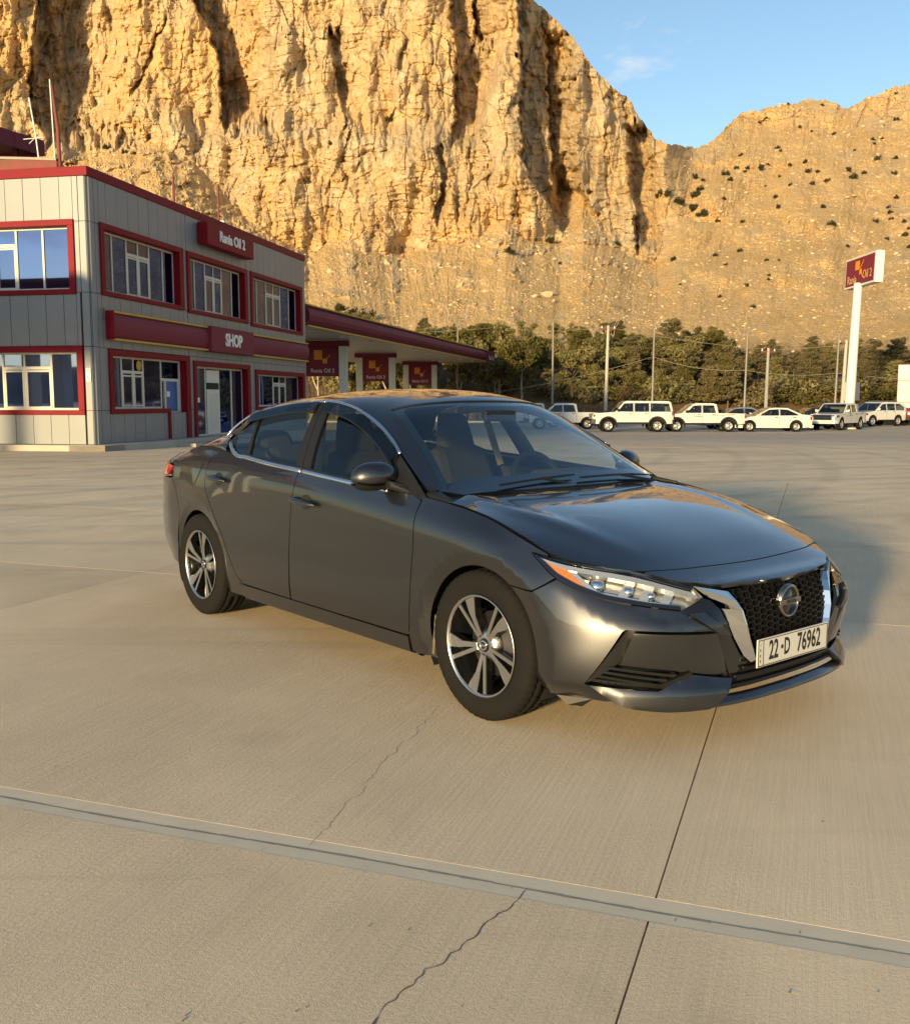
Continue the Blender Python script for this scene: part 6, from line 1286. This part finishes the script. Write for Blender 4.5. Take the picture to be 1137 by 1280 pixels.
# ---------------------------------------------------------------- parked vehicles
M_vw = mat('white_car_paint', (.62, .61, .57), .35, 0, .6, noise=(1.5, .3, (.55, .53, .48))); M_vblk = mat('dark_car_paint', (.016, .019, .026), .3, .2, .8); M_vsil = mat('blue_grey_car_paint', (.20, .24, .29), .35, .4, .7); M_vred = mat('red_car_paint', (.42, .02, .025), .35, 0, .7)
M_vgl = glass_mat('vehicle_glass', (.42, .45, .44), 1.5); M_steel = mat('steel_rim', (.52, .50, .46), .4, .6); M_skin = mat('skin', (.42, .24, .16), .6); M_cloth = mat('red_shirt', (.25, .05, .04), .85)
def vehicle(name, label, cat, loc, rz, paint, sil, wins, wheels, belt, w, tumble, glass_edges=(), dark=.0, grille=None, lamps=(), tails=(), bump=None, doors=(), stripe=False, wr=.36, flare=False, driver=None, mirror_at=None, plate=True, rack=False):
    """sil: silhouette points front-bottom -> over the roof -> rear-bottom; arches are cut from wheels"""
    v = empty(name, loc, rz, label, cat, 'vehicles parked along the far side of the yard')
    bot = []; xs = sorted(wheels)            # bottom edge from rear to front with arches
    z0 = sil[0][1]
    for x in xs:
        a = math.asin(min(1, (z0-wr)/(wr+.09))) if z0 > wr else -math.asin(min(1, (wr-z0)/(wr+.09)))
        bot += arc(x, wr, wr+.09, 180-math.degrees(a), math.degrees(a), 14)
    out = [tuple(p) for p in sil]+bot
    S = lambda q, off=0: (lambda y: (np.stack([q[:, 0], -y-off*0, q[:, 1]], 1)+np.array([0, -1., 0])*off, np.tile([0., -1, 0], (len(q), 1))))(w-np.clip(q[:, 1]-belt, 0, 9)*tumble-.05*np.clip((.55-q[:, 1])/.3, 0, 1)**2-.10*np.clip((np.abs(q[:, 0]-(sil[0][0]+sil[-1][0])/2)/(abs(sil[0][0]-sil[-1][0])/2)-.86)/.14, 0, 1)**2)
    for mir in (False, True):
        panel('body_side', paint, v, S, out, holes=[list(p) for p in wins], step=.22, gap=0, flange=.03, mirror=mir)
        for p in wins: panel('window', M_vgl, v, S, p, step=.4, gap=-.004, flange=0, off=-.02, mirror=mir)
        for (x, za, zb) in doors: panel('door_gap', M_dark, v, S, [(x, za), (x+.016, za), (x+.016, zb), (x, zb)], step=.3, gap=0, flange=0, off=.002, mirror=mir)
        for i in range(max(0, len(doors)-1)):
            x = doors[i+1][0]+.10; zz = belt-.10; panel('door_handle', M_vblk, v, S, [(x, zz), (x+.20, zz), (x+.20, zz+.035), (x, zz+.035)], step=.3, gap=0, flange=.02, off=.025, mirror=mir)
        if stripe: panel('side_stripe', M_vblk, v, S, [(-.5, belt-.14), (1.0, belt-.26), (.3, belt-.17), (-1.9, belt-.10), (-1.9, belt-.06)], step=.3, gap=0, flange=0, off=.003, mirror=mir)
        if flare:
            for x in xs: panel('wheel_flare', M_blk, v, S, arc(x, wr, wr+.18, 190, -10, 14)+arc(x, wr, wr+.085, -10, 190, 14), step=.2, gap=0, flange=.03, off=.03, mirror=mir)
        if dark: panel('side_cladding', M_blk, v, S, [(xs[0]+wr+.1, z0-.005), (xs[1]-wr-.1, z0-.005), (xs[1]-wr-.12, z0+dark), (xs[0]+wr+.12, z0+dark)], step=.4, gap=0, flange=.02, off=.012, mirror=mir)
        for (x, z, a, b) in lamps: panel('headlight', M_chr, v, S, [(x-a, z), (x, z), (x, z+b), (x-a, z+b*.9)], step=.3, gap=0, flange=.03, off=.012, mirror=mir)
        for (x, z, a, b) in tails: panel('tail_light', M_red, v, S, [(x, z), (x+a, z), (x+a, z+b), (x, z+b)], step=.3, gap=0, flange=.03, off=.012, mirror=mir)
        if mirror_at:
            sg = 1 if mir else -1; x, z = mirror_at; MB().hexa([(x-.06, sg*w, z), (x+.06, sg*w, z), (x+.04, sg*(w+.22), z), (x-.05, sg*(w+.22), z), (x-.06, sg*w, z+.14), (x+.06, sg*w, z+.12), (x+.04, sg*(w+.22), z+.17), (x-.05, sg*(w+.22), z+.19)]).build('wing_mirror', paint if not flare else M_blk, v, .02)
    yh = lambda p: float(-S(np.array([p]))[0][0, 1])
    body = MB(); gl = []
    for i in range(len(sil)-1):
        a, b_ = sil[i], sil[i+1]; q = [(a[0], -yh(a), a[1]), (b_[0], -yh(b_), b_[1]), (b_[0], yh(b_), b_[1]), (a[0], yh(a), a[1])]
        if i in glass_edges:
            MB().add([(p[0]-.0, p[1]*.93, p[2]) for p in q], [(0, 1, 2, 3)]).build('windshield', M_vgl, v)
            for sg in (1, -1): body.add([q[0 if sg < 0 else 3], q[1 if sg < 0 else 2], (b_[0], yh(b_)*.93*sg, b_[1]), (a[0], yh(a)*.93*sg, a[1])], [(0, 1, 2, 3)])
        else: body.add(q, [(0, 1, 2, 3)])
    body.build('body', paint, v)
    fx = max(p[0] for p in sil); rx = min(p[0] for p in sil)
    MB().box(rx+.15, fx-.15, -w*.8, w*.8, z0-.02, z0+.10).build('underbody', M_dark, v)
    MB().box(rx+.5, (sil[0][0])*.45, -w*.82, w*.82, z0+.1, belt-.15).build('cabin_floor', M_seat, v)
    if grille: (za, zb, hw) = grille; g = MB().box(fx-.06, fx+.025, -hw, hw, za, zb).build('grille', M_vblk, v, .02); [MB().box(fx+.02, fx+.035, -hw*.95, hw*.95, z_, z_+.02).build('grille_bar', M_chr, g) for z_ in np.linspace(za+.03, zb-.04, 3)]
    for (x, z, a, b) in lamps:
        for sg in (-1, 1): MB().hexa([(fx-.10, sg*w*.60, z), (fx+.012, sg*w*.60, z), (fx-.02, sg*w*.90, z), (fx-.13, sg*w*.90, z), (fx-.12, sg*w*.60, z+b), (fx+.0, sg*w*.60, z+b), (fx-.04, sg*w*.90, z+b), (fx-.13, sg*w*.90, z+b)]).build('headlight', M_chr, v)
    if bump: (za, zb, m) = bump; MB().hexa([(fx-.25, -w*.98, za), (fx+.09, -w*.88, za), (fx+.09, w*.88, za), (fx-.25, w*.98, za), (fx-.25, -w*.98, zb), (fx+.07, -w*.88, zb), (fx+.07, w*.88, zb), (fx-.25, w*.98, zb)]).build('bumper', m, v, .03); MB().box(rx-.08, rx+.2, -w*.92, w*.92, za, zb-.05).build('bumper', m, v, .03)
    if plate: MB().box(fx+.085, fx+.105, -.26, .26, bump[0]+.06 if bump else .45, (bump[0]+.06 if bump else .45)+.12).build('license_plate', M_plate, v)
    if rack: [MB().tube([(-1.7, sg*.55, sil[5][1]+.06), (.2, sg*.55, sil[5][1]+.06)], .02, 6).build('roof_rail', M_galv, v) for sg in (-1, 1)]
    for sx in (-.05, -.95):
        for sg in (-1, 1): MB().hexa([(sx-.35, sg*.38-.24, belt-.5), (sx-.12, sg*.38-.24, belt-.5), (sx-.12, sg*.38+.24, belt-.5), (sx-.35, sg*.38+.24, belt-.5), (sx-.48, sg*.38-.2, belt+.22), (sx-.34, sg*.38-.2, belt+.22), (sx-.34, sg*.38+.2, belt+.22), (sx-.48, sg*.38+.2, belt+.22)]).build('seat', M_seat, v)
    for x in wheels:
        for sg in (-1, 1):
            t = empty('wheel', (x, sg*(w-.13), wr)); t.parent = v; T = lambda q: q*sg
            MB().lathe([(T(-.11), wr*.62), (T(-.12), wr*.9), (T(-.09), wr), (T(.09), wr), (T(.12), wr*.9), (T(.11), wr*.62)], 28, 'y').build('tyre', M_rub, t)
            rim = MB().lathe([(T(.11), wr*.63), (T(.10), wr*.56), (T(.06), wr*.50), (T(.07), wr*.25), (T(.10), wr*.20), (T(.105), 0)], 20, 'y'); rim.build('rim', M_steel, t)
            sp = MB()
            for k in range(6): a = k*math.pi/3; sp.bar((wr*.30*math.cos(a), T(.072), wr*.30*math.sin(a)), (wr*.47*math.cos(a), T(.066), wr*.47*math.sin(a)), .07, .012, (0, 1, 0))
            sp.build('rim_hole', M_vblk, t)
    if driver:
        x, y = driver; p = empty('person', (0, 0, 0), 0, 'driver in a dark red top sitting at the wheel of the '+label.split(' with')[0].split(' parked')[0], 'person'); p.matrix_world = Matrix.Translation(Vector(loc)+Vector((0, 0, 0)))@Matrix.Rotation(rz, 4, 'Z')
        person_bust(p, x, y, belt)
    return v
def person_bust(p, x, y, belt):
    """seated driver: one skinned body from hips to head, one arm on the wheel and one on the sill"""
    z = belt-.42; J = [((x-.16, y, z), .15), ((x-.22, y, z+.28), .16), ((x-.25, y, z+.48), .13), ((x-.24, y, z+.58), .055), ((x-.22, y, z+.68), .085), ((x-.21, y, z+.80), .08)]
    E_ = [(0, 1), (1, 2), (2, 3), (3, 4), (4, 5)]
    for sg in (-1, 1):
        b = len(J); J += [((x-.22, y+sg*.19, z+.46), .06), ((x-.04, y+sg*.25, z+.26), .045), ((x+.20, y+sg*.14, z+.36), .035), ((x+.27, y+sg*.12, z+.38), .035)]; E_ += [(2, b), (b, b+1), (b+1, b+2), (b+2, b+3)]
    J += [((x+.30, y-.13, z-.02), .08), ((x+.30, y+.13, z-.02), .08)]; E_ += [(0, len(J)-2), (0, len(J)-1)]
    me = bpy.data.meshes.new('body'); me.from_pydata([j[0] for j in J], E_, []); o = link('body', me, M_cloth, p)
    sk = o.modifiers.new('skin', 'SKIN'); 
    if not me.skin_vertices: me.attributes
    bm = bmesh.new(); bm.from_mesh(me); lay = bm.verts.layers.skin.verify()
    for vv, (_, r) in zip(bm.verts, J): vv[lay].radius = (r, r)
    bm.verts.ensure_lookup_table(); bm.verts[0][lay].use_root = True; bm.to_mesh(me); bm.free()
    sb = o.modifiers.new('sub', 'SUBSURF'); sb.levels = sb.render_levels = 1
    h = MB(); V = []
    for i in range(9):
        t = math.pi*i/8
        for k in range(14): a = 2*math.pi*k/14; V.append((x-.215+.10*math.sin(t)*math.cos(a)*(1.05 if math.cos(a) > 0 else 1), y+.078*math.sin(t)*math.sin(a), z+.735+.118*math.cos(t)))
    h.add(V, [(i*14+k, i*14+(k+1) % 14, (i+1)*14+(k+1) % 14, (i+1)*14+k) for i in range(8) for k in range(14)], True); h.hexa([(x-.125, y-.012, z+.70), (x-.09, y-.012, z+.70), (x-.09, y+.012, z+.70), (x-.125, y+.012, z+.70), (x-.125, y-.008, z+.75), (x-.115, y-.008, z+.75), (x-.115, y+.008, z+.75), (x-.125, y+.008, z+.75)])
    h.build('face', M_skin, p)
    V2 = [(vx-.012, vy*1+(vy-y)*.08, vz+.012) for vx, vy, vz in V]; MB().add(V2, [(i*14+k, i*14+(k+1) % 14, (i+1)*14+(k+1) % 14, (i+1)*14+k) for i in range(8) for k in range(14) if V2[i*14+k][2] > z+.74 or V2[i*14+k][0] < x-.23], True).build('hair', M_vblk, p)
SIL_PATROL = [(2.46, .50), (2.50, .95), (2.42, 1.12), (1.15, 1.20), (.62, 1.80), (.45, 1.87), (-2.10, 1.85), (-2.22, 1.78), (-2.38, 1.15), (-2.38, .50)]
WIN_PATROL = [[(.98, 1.24), (.60, 1.72), (.05, 1.74), (.05, 1.22)], [(-.03, 1.22), (-.03, 1.74), (-.90, 1.74), (-.90, 1.22)], [(-.98, 1.22), (-.98, 1.74), (-2.10, 1.71), (-2.22, 1.22)]]
SIL_PICK = [(2.48, .45), (2.52, .85), (2.40, 1.02), (1.30, 1.12), (.62, 1.66), (.42, 1.73), (-.62, 1.72), (-.82, 1.66), (-.92, 1.13), (-2.62, 1.10), (-2.62, .50)]
WIN_PICK = [[(1.02, 1.15), (.58, 1.58), (.10, 1.61), (.10, 1.14)], [(.02, 1.14), (.02, 1.61), (-.66, 1.60), (-.78, 1.14)]]
SIL_SED = [(2.36, .24), (2.42, .45), (2.30, .72), (1.10, .95), (.25, 1.40), (-.15, 1.46), (-.90, 1.43), (-1.75, 1.05), (-2.32, 1.00), (-2.42, .70), (-2.38, .28)]
WIN_SED = [[(.92, .98), (.22, 1.34), (-.35, 1.37), (-.35, .98)], [(-.42, .98), (-.42, 1.37), (-.90, 1.34), (-1.52, 1.05), (-1.52, .99)]]
SIL_FORT = [(2.30, .42), (2.38, .80), (2.22, 1.02), (1.15, 1.16), (.40, 1.70), (.15, 1.80), (-1.60, 1.78), (-2.10, 1.62), (-2.35, 1.15), (-2.40, .50)]
WIN_FORT = [[(.98, 1.18), (.38, 1.62), (-.05, 1.67), (-.05, 1.17)], [(-.12, 1.17), (-.12, 1.67), (-1.00, 1.67), (-1.00, 1.17)], [(-1.08, 1.17), (-1.08, 1.66), (-1.55, 1.65), (-2.05, 1.38), (-1.95, 1.17)]]
G = lambda y: yard_z(y)
PI = math.pi
vehicle('parked_suv', 'boxy white off-road SUV with black bumper and open driver window', 'SUV', (10.75, 60, G(60)), PI, M_vw, SIL_PATROL, WIN_PATROL, (1.55, -1.40), 1.18, .88, .16, (3,), .10, (.86, 1.08, .55), ((2.42, .92, .16, .16),), ((-2.37, 1.0, .08, .25),), (.48, .80, M_blk), ((1.10, .62, 1.2), (.01, .62, 1.74), (-.94, .62, 1.74)), False, .39, True, (.42, -.40), (.98, 1.24))
vehicle('parked_pickup', 'white double-cab pickup with black side stripe and open driver window', 'pickup', (15.0, 60.4, G(60)), PI, M_vw, SIL_PICK, WIN_PICK, (1.60, -1.55), 1.12, .86, .18, (3,), .10, (.72, .96, .5), ((2.40, .80, .22, .16),), ((-2.61, .82, .07, .24),), (.45, .72, M_blk), ((1.16, .55, 1.14), (.06, .55, 1.6), (-.84, .55, 1.14)), True, .37, True, (.45, -.38), (1.02, 1.16))
vehicle('parked_sedan', 'long white saloon car with dark tinted rear side windows', 'car', (19.3, 60.6, G(61)), PI, M_vw, SIL_SED, WIN_SED, (1.42, -1.42), .95, .88, .26, (3, 6), .0, (.50, .70, .42), ((2.32, .60, .34, .13),), ((-2.40, .72, .12, .18),), (.24, .46, M_vw), ((1.0, .32, .96), (-.38, .32, 1.37), (-1.50, .45, 1.0)), False, .32, False, (.25, -.38), (.84, .98))
vehicle('parked_pickup', 'newer white pickup with large dark grille below the sign pole', 'pickup', (25.1, 64.5, G(64)), R(180+47), M_vw, SIL_PICK, WIN_PICK, (1.60, -1.55), 1.12, .90, .18, (3,), .0, (.62, 1.0, .60), ((2.40, .82, .3, .16),), ((-2.61, .82, .07, .24),), (.42, .66, M_vw), ((1.16, .55, 1.14), (.06, .55, 1.6), (-.84, .55, 1.14)), True, .39, False, None, (1.02, 1.16))
vehicle('parked_suv', 'rounded white SUV with tinted windows near the red car', 'SUV', (31.4, 73.5, G(70)), R(180+28), M_vw, SIL_FORT, WIN_FORT, (1.40, -1.36), 1.16, .90, .18, (3,), .08, (.66, .98, .5), ((2.26, .84, .3, .15),), ((-2.37, 1.0, .1, .2),), (.42, .68, M_vw), ((1.02, .55, 1.17), (-.08, .55, 1.66), (-1.04, .6, 1.66)), False, .39, False, None, (.95, 1.2), True, True)
vehicle('parked_sedan', 'blue-grey saloon parked behind the white double-cab pickup', 'car', (18.9, 66.5, G(66)), PI, M_vsil, SIL_SED, WIN_SED, (1.42, -1.42), .95, .88, .26, (3, 6), .0, (.50, .70, .42), ((2.32, .60, .34, .13),), ((-2.40, .72, .12, .18),), (.24, .46, M_vsil), ((1.0, .32, .96), (-.38, .32, 1.37)), False, .32, False, None, (.84, .98))
vehicle('parked_sedan', 'black saloon parked behind the long white saloon', 'car', (23.6, 65.3, G(65)), PI, M_vblk, SIL_SED, WIN_SED, (1.42, -1.42), .95, .88, .26, (3, 6), .0, (.50, .70, .42), ((2.32, .60, .34, .13),), ((-2.40, .72, .12, .18),), (.24, .46, M_vblk), ((1.0, .32, .96), (-.38, .32, 1.37)), False, .32, False, None, (.84, .98))
vehicle('parked_suv', 'red SUV standing beside the rounded white SUV', 'SUV', (35.9, 75.0, G(75)), R(180+20), M_vred, SIL_FORT, WIN_FORT, (1.40, -1.36), 1.16, .88, .18, (3,), .08, (.66, .98, .5), ((2.26, .84, .3, .15),), ((-2.37, 1.0, .1, .2),), (.42, .68, M_vblk), ((1.02, .55, 1.17), (-.08, .55, 1.66), (-1.04, .6, 1.66)), False, .38, False, None, (.95, 1.2))
vehicle('parked_pickup', 'plain white double-cab pickup half hidden by the grey sedan roof', 'pickup', (7.2, 66.0, G(66)), PI, M_vw, SIL_PICK, WIN_PICK, (1.60, -1.55), 1.12, .86, .18, (3,), .0, (.72, .96, .5), ((2.40, .80, .22, .16),), ((-2.61, .82, .07, .24),), (.45, .72, M_blk), ((1.16, .55, 1.14), (.06, .55, 1.6), (-.84, .55, 1.14)), False, .37, False, None, (1.02, 1.16))
vehicle('parked_pickup', 'white pickup cab showing behind another white pickup near the red wall', 'pickup', (5.5, 71.0, G(71)), PI, M_vw, SIL_PICK, WIN_PICK, (1.60, -1.55), 1.12, .86, .18, (3,), .0, (.72, .96, .5), ((2.40, .80, .22, .16),), ((-2.61, .82, .07, .24),), (.45, .72, M_blk), ((1.16, .55, 1.14), (.06, .55, 1.6), (-.84, .55, 1.14)), False, .37, False, None, (1.02, 1.16))
# ---------------------------------------------------------------- trees below the mountain
M_bark = mat('grey_bark', (.16, .115, .075), .95, noise=(8, .7, (.10, .07, .045)))
M_birch = mat('pale_bark', (.46, .38, .26), .9, noise=(6, .6, (.30, .23, .15)))
M_lf1 = leaf_mat('olive_leaf', (.155, .14, .055), (.23, .20, .078), (.32, .265, .11)); M_lf2 = leaf_mat('dark_pine_needle', (.105, .097, .047), (.17, .145, .068), (.255, .195, .095)); M_lf3 = leaf_mat('dry_leaf', (.12, .085, .036), (.17, .12, .05), (.22, .155, .07)); M_lf4 = leaf_mat('yellow_green_leaf', (.085, .078, .022), (.13, .115, .03), (.18, .145, .045))
def tree_protos():
    rnd = random.Random(21); out = {}
    def limb(mb, p, d, l, r, depth, tips, spread):
        pts = [p]; q = p.copy(); dd = d.copy()
        for i in range(4): dd = (dd+Vector((rnd.gauss(0, .13), rnd.gauss(0, .13), rnd.gauss(.04, .06)))).normalized(); q = q+dd*l/4; pts.append(q.copy())
        mb.tube(pts, [r*(1-.16*i) for i in range(5)], 6, False)
        if depth == 0: tips.append(q); return
        for k in range(rnd.choice((2, 3, 3))):
            a = rnd.uniform(0, 6.28); nd = (dd+Vector((math.cos(a), math.sin(a), rnd.uniform(-.1, .45)))*spread).normalized(); limb(mb, pts[rnd.choice((2, 3, 4, 4))], nd, l*rnd.uniform(.55, .8), r*.5, depth-1, tips, spread)
    for k in range(4):      # broad leafy trees
        mb = MB(); tips = []; limb(mb, Vector((0, 0, 0)), Vector((rnd.uniform(-.12, .12), 0, 1)), 3.6, .17, 3, tips, .75)
        c = [(t.x, t.y, t.z, rnd.uniform(.55, 1.05)) for t in tips]+[(t.x*.8, t.y*.8, t.z-rnd.uniform(.5, 1.3), rnd.uniform(.4, .8)) for t in tips]+[(t.x*.7, t.y*.7, max(.8, t.z-rnd.uniform(1.5, 3.2)), rnd.uniform(.5, .8)) for t in tips if rnd.random() < .55]
        out['leafy%d' % k] = (mb.mesh('trunk'), leaf_mesh('crown', c, .19, 62, 300+k), max(t.z for t in tips)+.8)
    for k in range(3):      # pines: layered flat boughs
        mb = MB(); H = 7.5+k*.6; mb.tube([(0, 0, 0), (rnd.uniform(-.1, .1), 0, H*.5), (0, 0, H)], [.19, .13, .04], 7, False); c = []
        z = 2.2
        while z < H:
            f = 1-(z-2)/(H-1.6); L_ = .7+2.1*f**.7
            for i in range(rnd.choice((4, 5, 6))):
                a = rnd.uniform(0, 6.28); l = L_*rnd.uniform(.55, 1.1); e = Vector((math.cos(a)*l, math.sin(a)*l, z+rnd.uniform(.1, .6))); mb.tube([(0, 0, z), tuple(e*.5+Vector((0, 0, z*.5+.05))), tuple(e)], [.05, .035, .015], 5, False)
                for s in (.45, .75, 1): c.append((e.x*s, e.y*s, z+(e.z-z)*s+.1, rnd.uniform(.35, .62)*(1.1-.25*s)))
            z += rnd.uniform(.45, .75)
        c.append((0, 0, H, .4)); out['pine%d' % k] = (mb.mesh('trunk'), leaf_mesh('crown', c, .17, 60, 320+k), H+.4)
    mb = MB(); tips = []; limb(mb, Vector((0, 0, 0)), Vector((.05, 0, 1)), 3.8, .15, 4, tips, .6); c = [(t.x, t.y, t.z, .34) for t in tips[::2]]
    out['bare'] = (mb.mesh('trunk'), leaf_mesh('crown', c, .07, 60, 340), max(t.z for t in tips)+.4)
    for k in range(2):
        c = [(rnd.gauss(0, .6), rnd.gauss(0, .5), .5+rnd.uniform(-.2, .6), rnd.uniform(.4, .65)) for _ in range(12)]; mb = MB()
        for i in range(6): mb.tube([(0, 0, 0), (rnd.uniform(-.6, .6), rnd.uniform(-.5, .5), 1.1)], [.03, .012], 5, False)
        out['bush%d' % k] = (mb.mesh('stem'), leaf_mesh('foliage', c, .10, 60, 350+k), 1.4)
    return out
TP = tree_protos()
KINDS = {'leafy': ('leafy_tree', 'olive green broadleaf tree in the belt at the foot of the mountain', 'tree', 'broadleaf trees below the mountain'), 'pine': ('pine_tree', 'dark layered pine tree in the belt at the foot of the mountain', 'tree', 'pine trees below the mountain'), 'bare': ('bare_tree', 'nearly bare brown-twigged tree rising above the belt behind a concrete pole', 'tree', None), 'bush': ('bush', 'low roadside bush growing between the parked vehicles and the trees', 'bush', 'roadside bushes')}
MARKS = [(430, 'the shop roof'), (560, 'the fuel canopy'), (640, 'the far end of the canopy'), (725, 'the red wall'), (790, 'the boxy white SUV'), (880, 'the striped double-cab pickup'), (960, 'the long white saloon'), (1030, 'the newer white pickup'), (1090, 'the tall sign pole'), (1400, 'the white billboard')]
def mark(bx): return next(m for b_, m in MARKS if bx < b_)
def plant(kind, v, bx, dist, h, leaf, bark=M_bark, label=None, rz=0, wide=1., zb=None):
    tr, cr, H = TP[kind+(str(v) if kind != 'bare' else '')]; p = land_point(bx, dist); p.z = p.z if zb is None else zb; s = h/H; nm, lb, ct, gp = KINDS[kind]
    if not label and kind != 'bare':
        sz = {'bush': 'low ' if h < 2.1 else 'rounded '}.get(kind, 'short ' if h < 5.0 else ('middling ' if h < 7.2 else 'tall ')); cl = {'olive_leaf': 'olive green ', 'yellow_green_leaf': 'yellow-green ', 'dry_leaf': 'dry brown ', 'dark_pine_needle': 'dark green '}[leaf.name]
        lb = sz+cl+{'leafy': 'broadleaf tree', 'pine': 'layered pine tree', 'bush': 'roadside bush'}[kind]+' growing behind '+mark(bx)
    e = empty(nm, p-Vector((0, 0, .15)), rz, label or lb, ct, None if label else gp); e.scale = (s*wide, s*wide, s)
    for n, me, m in (('trunk' if kind != 'bush' else 'stem', tr, bark), ('crown' if kind != 'bush' else 'foliage', cr, leaf)):
        key = me.name+m.name; mm = bpy.data.meshes.get(key)
        if mm is None: mm = me.copy(); mm.name = key; mm.materials.clear(); mm.materials.append(m)
        o = bpy.data.objects.new(n, mm); col.objects.link(o); o.parent = e
    return e
def woods():
    rnd = random.Random(77)
    TOPS = [(380, 400), (430, 388), (480, 398), (560, 404), (600, 396), (640, 400), (690, 408), (740, 398), (790, 408), (830, 402), (880, 404), (930, 420), (970, 416), (1010, 414), (1060, 420), (1100, 414), (1150, 420), (1220, 418)]
    def height(bx, dist, top): p = land_point(bx, dist); ax, ay, az = bearing(bx, top); return (CZ+az*dist)-p.z
    for row, (dist, step, dz) in enumerate(((117, 34, 0), (111, 28, 4), (105, 22, 10), (99, 20, 22), (93, 26, 48))):
        bx = 372+rnd.uniform(0, 20)
        while bx < 1215:
            if bx < 650 and dist < 108: bx += step; continue
            top = interp(TOPS, bx)+dz+rnd.uniform(-7, 12); dd = dist+rnd.uniform(-5, 5); h = height(bx, dd, top)
            pine = bx > 850+rnd.uniform(-60, 60) or rnd.random() < .12
            if row == 3 and pine: top += 4
            if row == 4 and rnd.random() < .30: bx += step; continue
            if h > 2: plant('pine' if pine else 'leafy', rnd.randrange(3 if pine else 4), bx, dd, h, M_lf2 if pine and rnd.random() < .8 else (M_lf1 if rnd.random() < .75 else M_lf4), M_bark, None, rnd.uniform(0, 6.28), rnd.uniform(1.0, 1.4))
            bx += step*rnd.uniform(.75, 1.25)
    bx = 398
    while bx < 655:
        dd = rnd.uniform(99, 108); ax, ay, az = bearing(bx, interp(TOPS, bx)+rnd.uniform(-4, 22)); plant('leafy', rnd.randrange(4), bx, dd, CZ+az*dd+.3, M_lf1 if rnd.random() < .7 else M_lf4, M_bark if rnd.random() < .7 else M_birch, None, rnd.uniform(0, 6.28), rnd.uniform(.9, 1.15), -.3); bx += rnd.uniform(13, 22)
    plant('leafy', 1, 652, 93, height(652, 93, 418), M_lf4, M_birch, 'pale-trunked slender tree leaning beside the street lamp near the canopy end', 2.0, 1.05)
    plant('bare', 0, 768, 106, height(768, 106, 376), M_lf3, M_birch, None, .4, 1.2)
    plant('leafy', 2, 600, 112, height(600, 112, 440), M_lf3, M_birch, 'small brownish tree with pale trunk right of the canopy columns', .4)
    plant('leafy', 3, 905, 92, height(905, 92, 442), M_lf4, M_bark, 'yellow-green young tree between the street lamps behind the pickup', 1.4)
    plant('pine', 1, 838, 104, height(838, 104, 398), M_lf2, M_bark, 'tall dark pine rising beside the street lamp behind the boxy SUV', .2, 1.1)
    k = 0
    for bx in (690, 712, 735, 752, 775, 800, 826, 850, 870, 893, 915, 940, 958, 984, 1004, 1020, 1038, 1062, 1090, 1108, 1126):
        plant('bush', rnd.randrange(2), bx, 91+rnd.uniform(-1.5, 3), rnd.uniform(1.6, 2.7), (M_lf3, M_lf1, M_lf2, M_lf1, M_lf4)[k % 5], M_bark, None, rnd.uniform(0, 6), 1.15); k += 1
woods()
